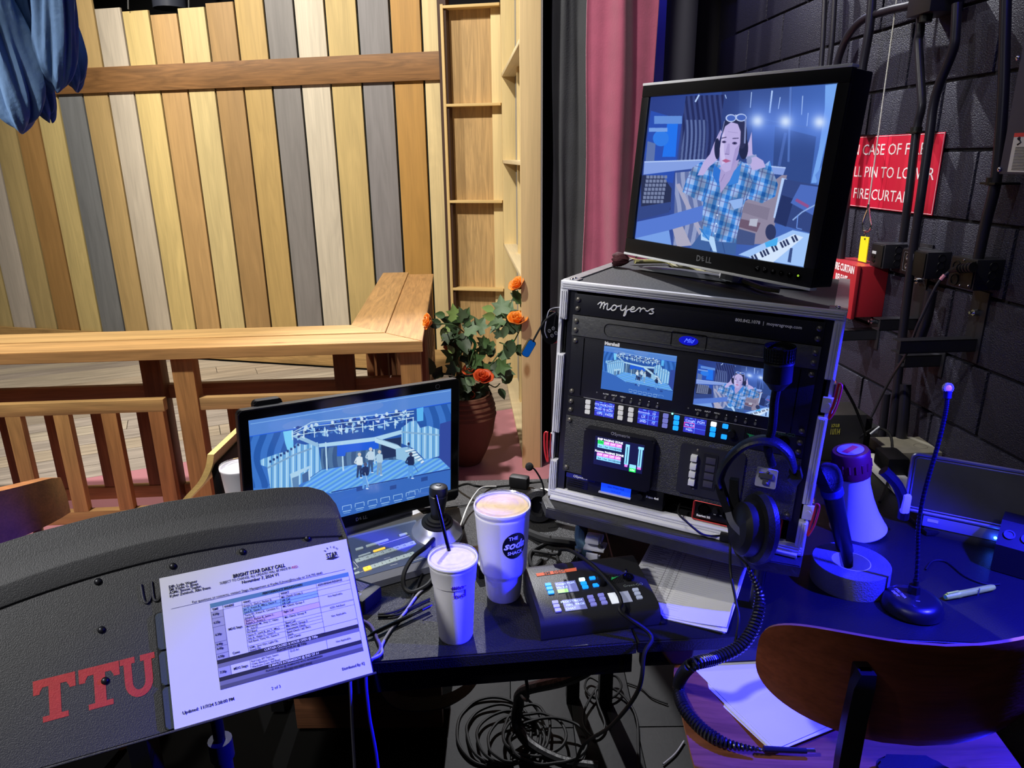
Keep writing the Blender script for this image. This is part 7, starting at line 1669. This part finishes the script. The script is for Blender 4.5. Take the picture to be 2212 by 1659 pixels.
# rope, thimble and yellow tag
yo=.05
r0=[WF.M@wl_(u,v,yo) for u,v in ((1944,-60),(1937,0),(1907,220),(1876,446))]
rt_=thing('release_rope','thin white rope with a steel thimble hanging in front of the red sign','rope',T(r0[-1]))
B().tube(r0,.0024,8).build('cord',mat('white_cord',(220,220,215),.7,bump=1,bscale=900),rt_,world=True)
z3=Zm(1760,0,2.962)
lp_=[WF.M@wl_(*z3(x,y),yo) for x,y in ((343,1330),(320,1390),(308,1440),(318,1478),(342,1478),(360,1448),(352,1395),(345,1330))]
B().tube(smooth_pts(lp_,4),.0035,8).build('thimble',CHR,rt_,world=True); B().cyl(lp_[0]+V((0,0,.012)),lp_[0]-V((0,0,.006)),.005).build('ferrule',CHR,rt_,world=True)
yt=thing('release_tag','bright yellow tag hanging from a wire loop into the top of the red box','tag',T(WF.M@wl_(1868,512,yo)))
P=[WF.M@wl_(*z3(x,y),yo) for x,y in ((298,1512),(350,1518),(328,1680),(278,1668))]
n_=(P[1]-P[0]).cross(P[3]-P[0]).normalized()*.0015
B().raw([p-n_ for p in P]+[p+n_ for p in P],[(0,1,2,3),(4,5,6,7),(0,1,5,4),(1,2,6,5),(2,3,7,6),(3,0,4,7)]).build('tag_plate',mat('bright_yellow',(246,226,36),.4),yt,world=True)
cc_=WF.M@wl_(*z3(323,1528),yo); B().ball(cc_-V((.002,.002,0)),.003).build('tag_hole',BLK,yt,world=True)
B().tube(smooth_pts([WF.M@wl_(*z3(x,y),yo) for x,y in ((328,1475),(315,1500),(318,1530),(326,1500),(328,1475))],4),.0013,6).build('wire_loop',CHR,yt,world=True)
# grey cabinet at the right edge with warning label
CO=.13
ga=WF.py(2157,376,-CO); gb_=WF.py(2199,111,-CO)
cab=thing('grey_wall_cabinet','dark grey steel cabinet with a warning label at the upper right edge','cabinet',Fr(WF.M@T((ga.x,-CO,0))))
cabm=mat('cabinet_grey',(60,62,80),.5,.1)
zc0=ga.z; zc1=gb_.z+.02; cwd=.62
B().bx(0,cwd,.0,.012,zc0,zc1,.002).build('door',cabm,cab); B().bx(.006,cwd-.006,.013,CO-.001,zc0+.004,zc1-.004,.002).build('case',cabm,cab)
for u,v in ((2200,125),(2160,366)): p=WF.py(u,v,-CO); B().ball((p.x-ga.x,-.002,p.z),(.006,.004,.006)).build('screw',CHR,cab)
s0=WF.py(*z3(1242,1100),-CO); s1=WF.py(*z3(1272,852),-CO)
sx0=(s0.x+s1.x)/2-ga.x; sW=.20
B().bx(sx0,sx0+sW,-.0008,0,s0.z,s1.z).build('warning_label',mat('label_white',(205,205,200),.5),cab)
hL=s1.z-s0.z
B().bx(sx0,sx0+sW,-.0012,-.0008,s1.z-hL*.10,s1.z).build('label_header',mat('label_red',(214,60,60),.5),cab)
B().text('WARNING',hL*.07,T((sx0+.055,-.0014,s1.z-hL*.05))@FRONT,.0001,bold=.0004).build('label_lettering',WHT,cab,smooth=False)
b=B()
for k in range(22): b.bx(sx0+(.042 if k<6 else .012),sx0+(.098 if k%4 else .08),-.0012,-.0008,s1.z-hL*(.15+k*.038),s1.z-hL*(.133+k*.038))
b.tube([(sx0+.018,-.001,s1.z-hL*.16),(sx0+.026,-.001,s1.z-hL*.24),(sx0+.016,-.001,s1.z-hL*.3)],.002,5).ball((sx0+.018,-.001,s1.z-hL*.14),.004).build('label_text',bi,cab,smooth=False)
tb_=wl_(2060,30,.0); t=thing('junction_box','black junction box high on the block wall above the long offset conduit','electrical box',Fr(WF.M@T((tb_.x,0,tb_.z))))
B().bx(-.07,.04,-.10,-.001,0,.10,.003).build('case',MT['box_black_enamel'],t); B().cyl((-.012,-.075,-.02),(-.012,-.075,.002),.018).build('coupling',BLKM,t)
# ================================================================= SMALL THINGS AND CABLES ON THE DESK
zC=Zm(700,980,3.77); dz_=lambda x,y,h=.004: atz(*zC(x,y),DZ+h)
cable('coax_loop','thick black cable looping in front of the camera controller',[dz_(1130,600,.02),dz_(950,650,.045),dz_(830,760,.05),dz_(720,850,.05),dz_(650,980,.035),dz_(655,1090,.014),dz_(720,1130,.006),dz_(830,1080,.006),dz_(880,1020,.006)],.0052,RUB)
cable('white_charging_cable','slim white cable running from behind the larger cup down to the smaller cup',[dz_(1400,268,.006),dz_(1290,275,.03),dz_(1230,330,.03),dz_(1170,430,.02),dz_(1120,560,.012),dz_(1080,675,.006),dz_(1060,760,.004)],.0022,WHTP)
cable('black_usb_cable','thin black cable curving from the power adapter to behind the smaller cup',[dz_(440,1310,.006),dz_(560,1290),dz_(680,1230),dz_(740,1120),dz_(800,980),dz_(850,900)],.0026,RUB)
cable('black_usb_cable','second thin black cable, nearer the desk front, from the adapter to the smaller cup',[dz_(440,1325,.004),dz_(600,1310),dz_(730,1240),dz_(860,1180)],.0026,RUB)
cable('grey_cable','glossy grey cable crossing the desk from the smaller cup and over its front edge',[dz_(860,1060,.004),dz_(760,1150,.004),dz_(660,1290,.004),dz_(540,1440,.005),dz_(470,1560,.005),dz_(455,1640,.006),V((-.30,1.093,.735)),V((-.305,1.075,.66)),V((-.31,1.06,.45)),V((-.335,1.05,.1)),V((-.34,1.05,.012))],.0030,mat('grey_cable_skin',(150,148,160),.3))
cable('violet_lit_cable','dark cable hanging over the desk front beside the call sheet and down to the floor',[dz_(300,1350,.004),dz_(380,1400,.006),dz_(430,1500,.006),dz_(455,1600,.006),V((-.275,1.095,.735)),V((-.272,1.07,.66)),V((-.262,1.06,.5)),V((-.285,1.05,.15)),V((-.29,1.05,.012))],.0032,mat('violet_lit_cable_skin',(90,80,150),.35))  # dark cable, with the blue light's violet put into its colour
st_=thing('stylus','black stylus pen with a clear tip lying across the cables by the smaller cup','pen',T(dz_(350,1490,.008)))
B().tube([dz_(350,1492,.006),dz_(400,1465,.008),dz_(860,1240,.010)],[.0015,.0042,.0042],10).build('barrel',GLOSS,st_,world=True); B().tube([dz_(800,1272,.0155),dz_(880,1232,.0155)],.0016,6).build('clip',mat('clip_violet',(90,80,200),.2,.8),st_,world=True)
pad=thing('power_adapter','black power adapter block with a printed ratings label beside the call sheet','power adapter',fr(atz(770,1300,DZ),-28))
B().bx(-.045,.045,-.032,.032,.001,.034,.006).build('case',BLK,pad)
b=B(); b.text('CE  (U)',.010,T((.012,-.014,.0344)),.0001)
for k in range(8): b.bx(-.030,.02,-.004+k*.0035,-.0030+k*.0035,.0341,.0344)
b.build('ratings_print',mat('grey_print',(150,150,150),.6),pad,smooth=False)
tag(B().bx(-.035,.035,-.008,.008,.0,.012,.003,M=T(atz(905,1103,DZ+.001))@RZ(5)).build('inline_adapter',mat('brown_black',(40,32,32),.6)),'small dark in-line adapter on its lead between the touch monitor and the joystick','adapter')
cable('thin_lead','thin black lead running across the desk through the in-line adapter',[atz(865,1110,DZ+.006),atz(905,1103,DZ+.006),atz(1000,1092,DZ+.003),atz(1080,1075,DZ+.003),atz(1150,1070,DZ+.003)],.0014,RUB)
cable('back_edge_cable','black cable lying along the back edge of the desk behind the cups',[atz(985,1052,DZ+.004),atz(1010,1045,DZ+.03),atz(1030,1050,DZ+.03),atz(1060,1052,DZ+.004),atz(1120,1046,DZ+.004),atz(1170,1040,DZ+.02)],.0035,RUB)
# ipad-like small recorder between cups
rc2=thing('audio_recorder','small black device with a blue readout between the two foam cups','audio device',fr(atz(1048,1225,DZ),-70))
B().bx(-.045,.045,-.03,.03,.001,.034,.004).build('case',GLOSS,rc2); B().bx(-.030,.0,-.0306,-.030,.016,.028).build('readout',LED('readout_blue',(60,120,230),1.),rc2)
B().text('VU',.008,T((.016,-.0306,.02))@FRONT,.0001).build('lettering',WHT,rc2,smooth=False)
# second headset on the desk behind the large cup
h2=fr(atz(1160,1130,DZ),0)
hd2=thing('spare_headset','black headset lying on the desk behind the larger cup with a small boom microphone','headset',h2)
B().lathe([(.020,.0),(.040,.0),(.045,.010),(.040,.022),(.026,.024),(.020,.012)],32,M=T((.005,.03,.035))@RX(70)).build('ear_pad',leather,hd2)
B().lathe([(0,-.02),(.034,-.016),(.038,.0)],28,M=T((.005,.03,.035))@RX(70)).build('ear_cup',BLK,hd2)
B().tube(smooth_pts([(.03,.02,.02),(.10,-.02,.018),(.17,-.02,.018),(.20,.04,.016),(.14,.10,.014)],6),[.009]*25,8).build('headband',BLK,hd2)
zq_=1.60
bp=[aty(u,v,zq_) for u,v in ((1172,1115),(1176,1080),(1172,1045),(1158,1018),(1147,1008))]
B().tube(smooth_pts(bp,6),.0022,8).build('boom_arm',BLK,hd2,world=True); B().ball(bp[-1]+V((-.004,0,.0)),(.0105,.0105,.0105)).build('boom_microphone',mat('foam_black',(20,20,22),.9,bump=1,bscale=500),hd2,world=True)
ch=thing('white_desk_unit','rounded white plastic charger unit on the desk behind the larger cup','charger',fr(atz(1180,1100,DZ),-20))
B().rrect(-.05,.045,-.03,.05,.001,.035,.02,bev=.008).build('body',WHTP,ch)
B().cyl((-.02,.01,.035),(-.02,.01,.038),.012).build('button',mat('warm_white',(205,205,195),.4),ch)
tag(B().bx(-.028,.028,-.015,.015,.0,.035,.008,M=T(atz(1122,1052,DZ+.001))@RZ(-20)).build('black_plug_block',BLK),'black plug block on the desk behind the larger cup','adapter')
tag(B().tube([atz(1200,1062,DZ+.01),atz(1190,1040,DZ+.04),atz(1204,1000,DZ+.08)],.010,8).build('black_tube',BLK),'short black tube leaning against the left side of the rack case','tube')
cable('station_cable','black cable arching over the comms box and down past the desk edge',[atz(1150,1190,DZ+.006)]+[atz(*z4b(x,y),DZ+h) for x,y,h in ((330,545,.01),(360,505,.05),(440,510,.07),(560,580,.08),(680,680,.08),(780,790,.075),(850,880,.07),(878,960,.06),(880,1040,.05))]+[V((.262,1.155,.757)),V((.245,1.128,.735)),V((.235,1.118,.66)),V((.20,1.20,.50)),V((.16,1.35,.30)),V((.15,1.5,.05)),V((.2,1.62,.012))],.0042,RUB,n=7)
cable('tucked_cable','black cable tucked behind the top left of the comms box',[atz(*z4b(330,545),DZ+.004),atz(*z4b(340,600),DZ+.02),atz(*z4b(400,650),DZ+.04),atz(*z4b(430,640),DZ+.05)],.0040,RUB)
cable('desk_left_cable','black cables bunched between the larger cup and the comms box',[atz(1170,1210,DZ+.004),atz(1155,1225,DZ+.01),atz(1145,1215,DZ+.01),atz(1150,1190,DZ+.004),atz(1200,1165,DZ+.004)],.0045,RUB)
cable('broad_black_strap','broad dark strap running from the larger cup towards the pipe clamp',[atz(1140,1150,DZ+.006),atz(1180,1165,DZ+.012),atz(1220,1170,DZ+.012),atz(1250,1175,DZ+.01)],.011,mat('soft_black',(14,14,16),.8),cat='strap')
# ================================================================= UNDER THE DESK
zU=Zm(740,1380,2.989); fz=lambda x,y,h=.006: atz(*zU(x,y),h)
rr=random.Random(8)
rings_=[(980,600,240,225,0),(1030,620,230,190,.2),(1075,640,205,170,.1),(1120,650,180,150,-.1),(1190,600,150,170,.3),(1240,620,200,140,0),(1330,660,250,150,0)]
for i,(cx__,cy__,rx,ry,ro) in enumerate(rings_):
    P=[fz(cx__+rx*math.cos(a_)*math.cos(ro)-ry*math.sin(a_)*math.sin(ro)+rr.uniform(-6,6),cy__+rx*math.cos(a_)*math.sin(ro)+ry*math.sin(a_)+rr.uniform(-6,6),.006+.007*i+.004*math.sin(a_*3)) for a_ in [k*2*math.pi/18 for k in range(18)]]
    tag(B().tube(smooth_pts(P,5,closed=True),.0046,7,closed=True).build('cable_coil',RUB),('leftmost','second from left','third from left','middle','small inner','rightmost but one','rightmost, widest')[i]+' loop of the black cable coil on the floor under the desk','cable','loops of black cable under the desk')
cable('cable_bundle','thick taped black cable bundle curving down from the desk through the coils on the floor',[V((.28,1.38,.62)),V((.16,1.42,.45)),fz(1180,330,.22),fz(1135,430,.12),fz(1125,550,.06),fz(1190,660,.04),fz(1300,740,.035),fz(1450,800,.03),fz(1650,830,.03)],.016,mat('taped_bundle',(13,13,15),.5,bump=.6,bscale=60),n=6,seg=10)
cable('hanging_lead','thin black lead hanging from the desk beside the cable bundle',[V((.0,1.35,.70)),V((.03,1.4,.4)),fz(1140,340,.10),fz(1250,450,.01),fz(1320,600,.008)],.0040,RUB)
cable('loop_and_tail','black cable with a small loop and long tail, on the floor under the corner desk',[fz(1700,310,.02),fz(1600,250,.02),fz(1565,310,.015),fz(1620,380,.015),fz(1740,380,.015),fz(1800,310,.02),fz(1760,240,.03),fz(1680,270,.03),fz(1570,440,.02),fz(1560,560,.012),fz(1630,630,.01),fz(1695,560,.012),fz(1650,420,.02),fz(1640,330,.03),fz(1740,320,.02),fz(1840,400,.01),fz(1900,520,.008),fz(1910,700,.008),fz(1910,860,.008)],.0040,RUB)
cable('floor_lead','thin dark lead on the floor running under the wooden stool',[fz(1840,285,.006),fz(1930,320,.006),fz(2000,380,.006),fz(2100,420,.006)],.0028,RUB)
cable('floor_lead','thin grey lead on the floor at the left foot of the stool',[fz(2205,660,.006),fz(2150,740,.006),fz(2070,810,.006)],.0028,mat('grey_cable_skin',(150,148,160),.3))
P=[V((-.08,1.34,.70)),V((-.075,1.36,.60)),V((-.08,1.38,.50)),V((-.12,1.40,.42)),V((-.2,1.40,.38)),V((-.3,1.38,.42)),V((-.34,1.36,.6)),V((-.33,1.34,.70))]
sp=smooth_pts(P,6); vs_=[];F_=[]
for p in sp:
    for dx,dy in ((0,-.022),(0,.022),(.004,.022),(.004,-.022)): vs_.append(p+V((dx*.6,dy,dx)))
for i in range(len(sp)-1):
    for k in range(4): F_.append((i*4+k,i*4+(k+1)%4,(i+1)*4+(k+1)%4,(i+1)*4+k))
tag(B().raw(vs_,F_).build('velcro_strap',mat('velcro_black',(26,26,28),.9,bump=1,bscale=400)),'black hook-and-loop strap slung under the front of the desk','strap')
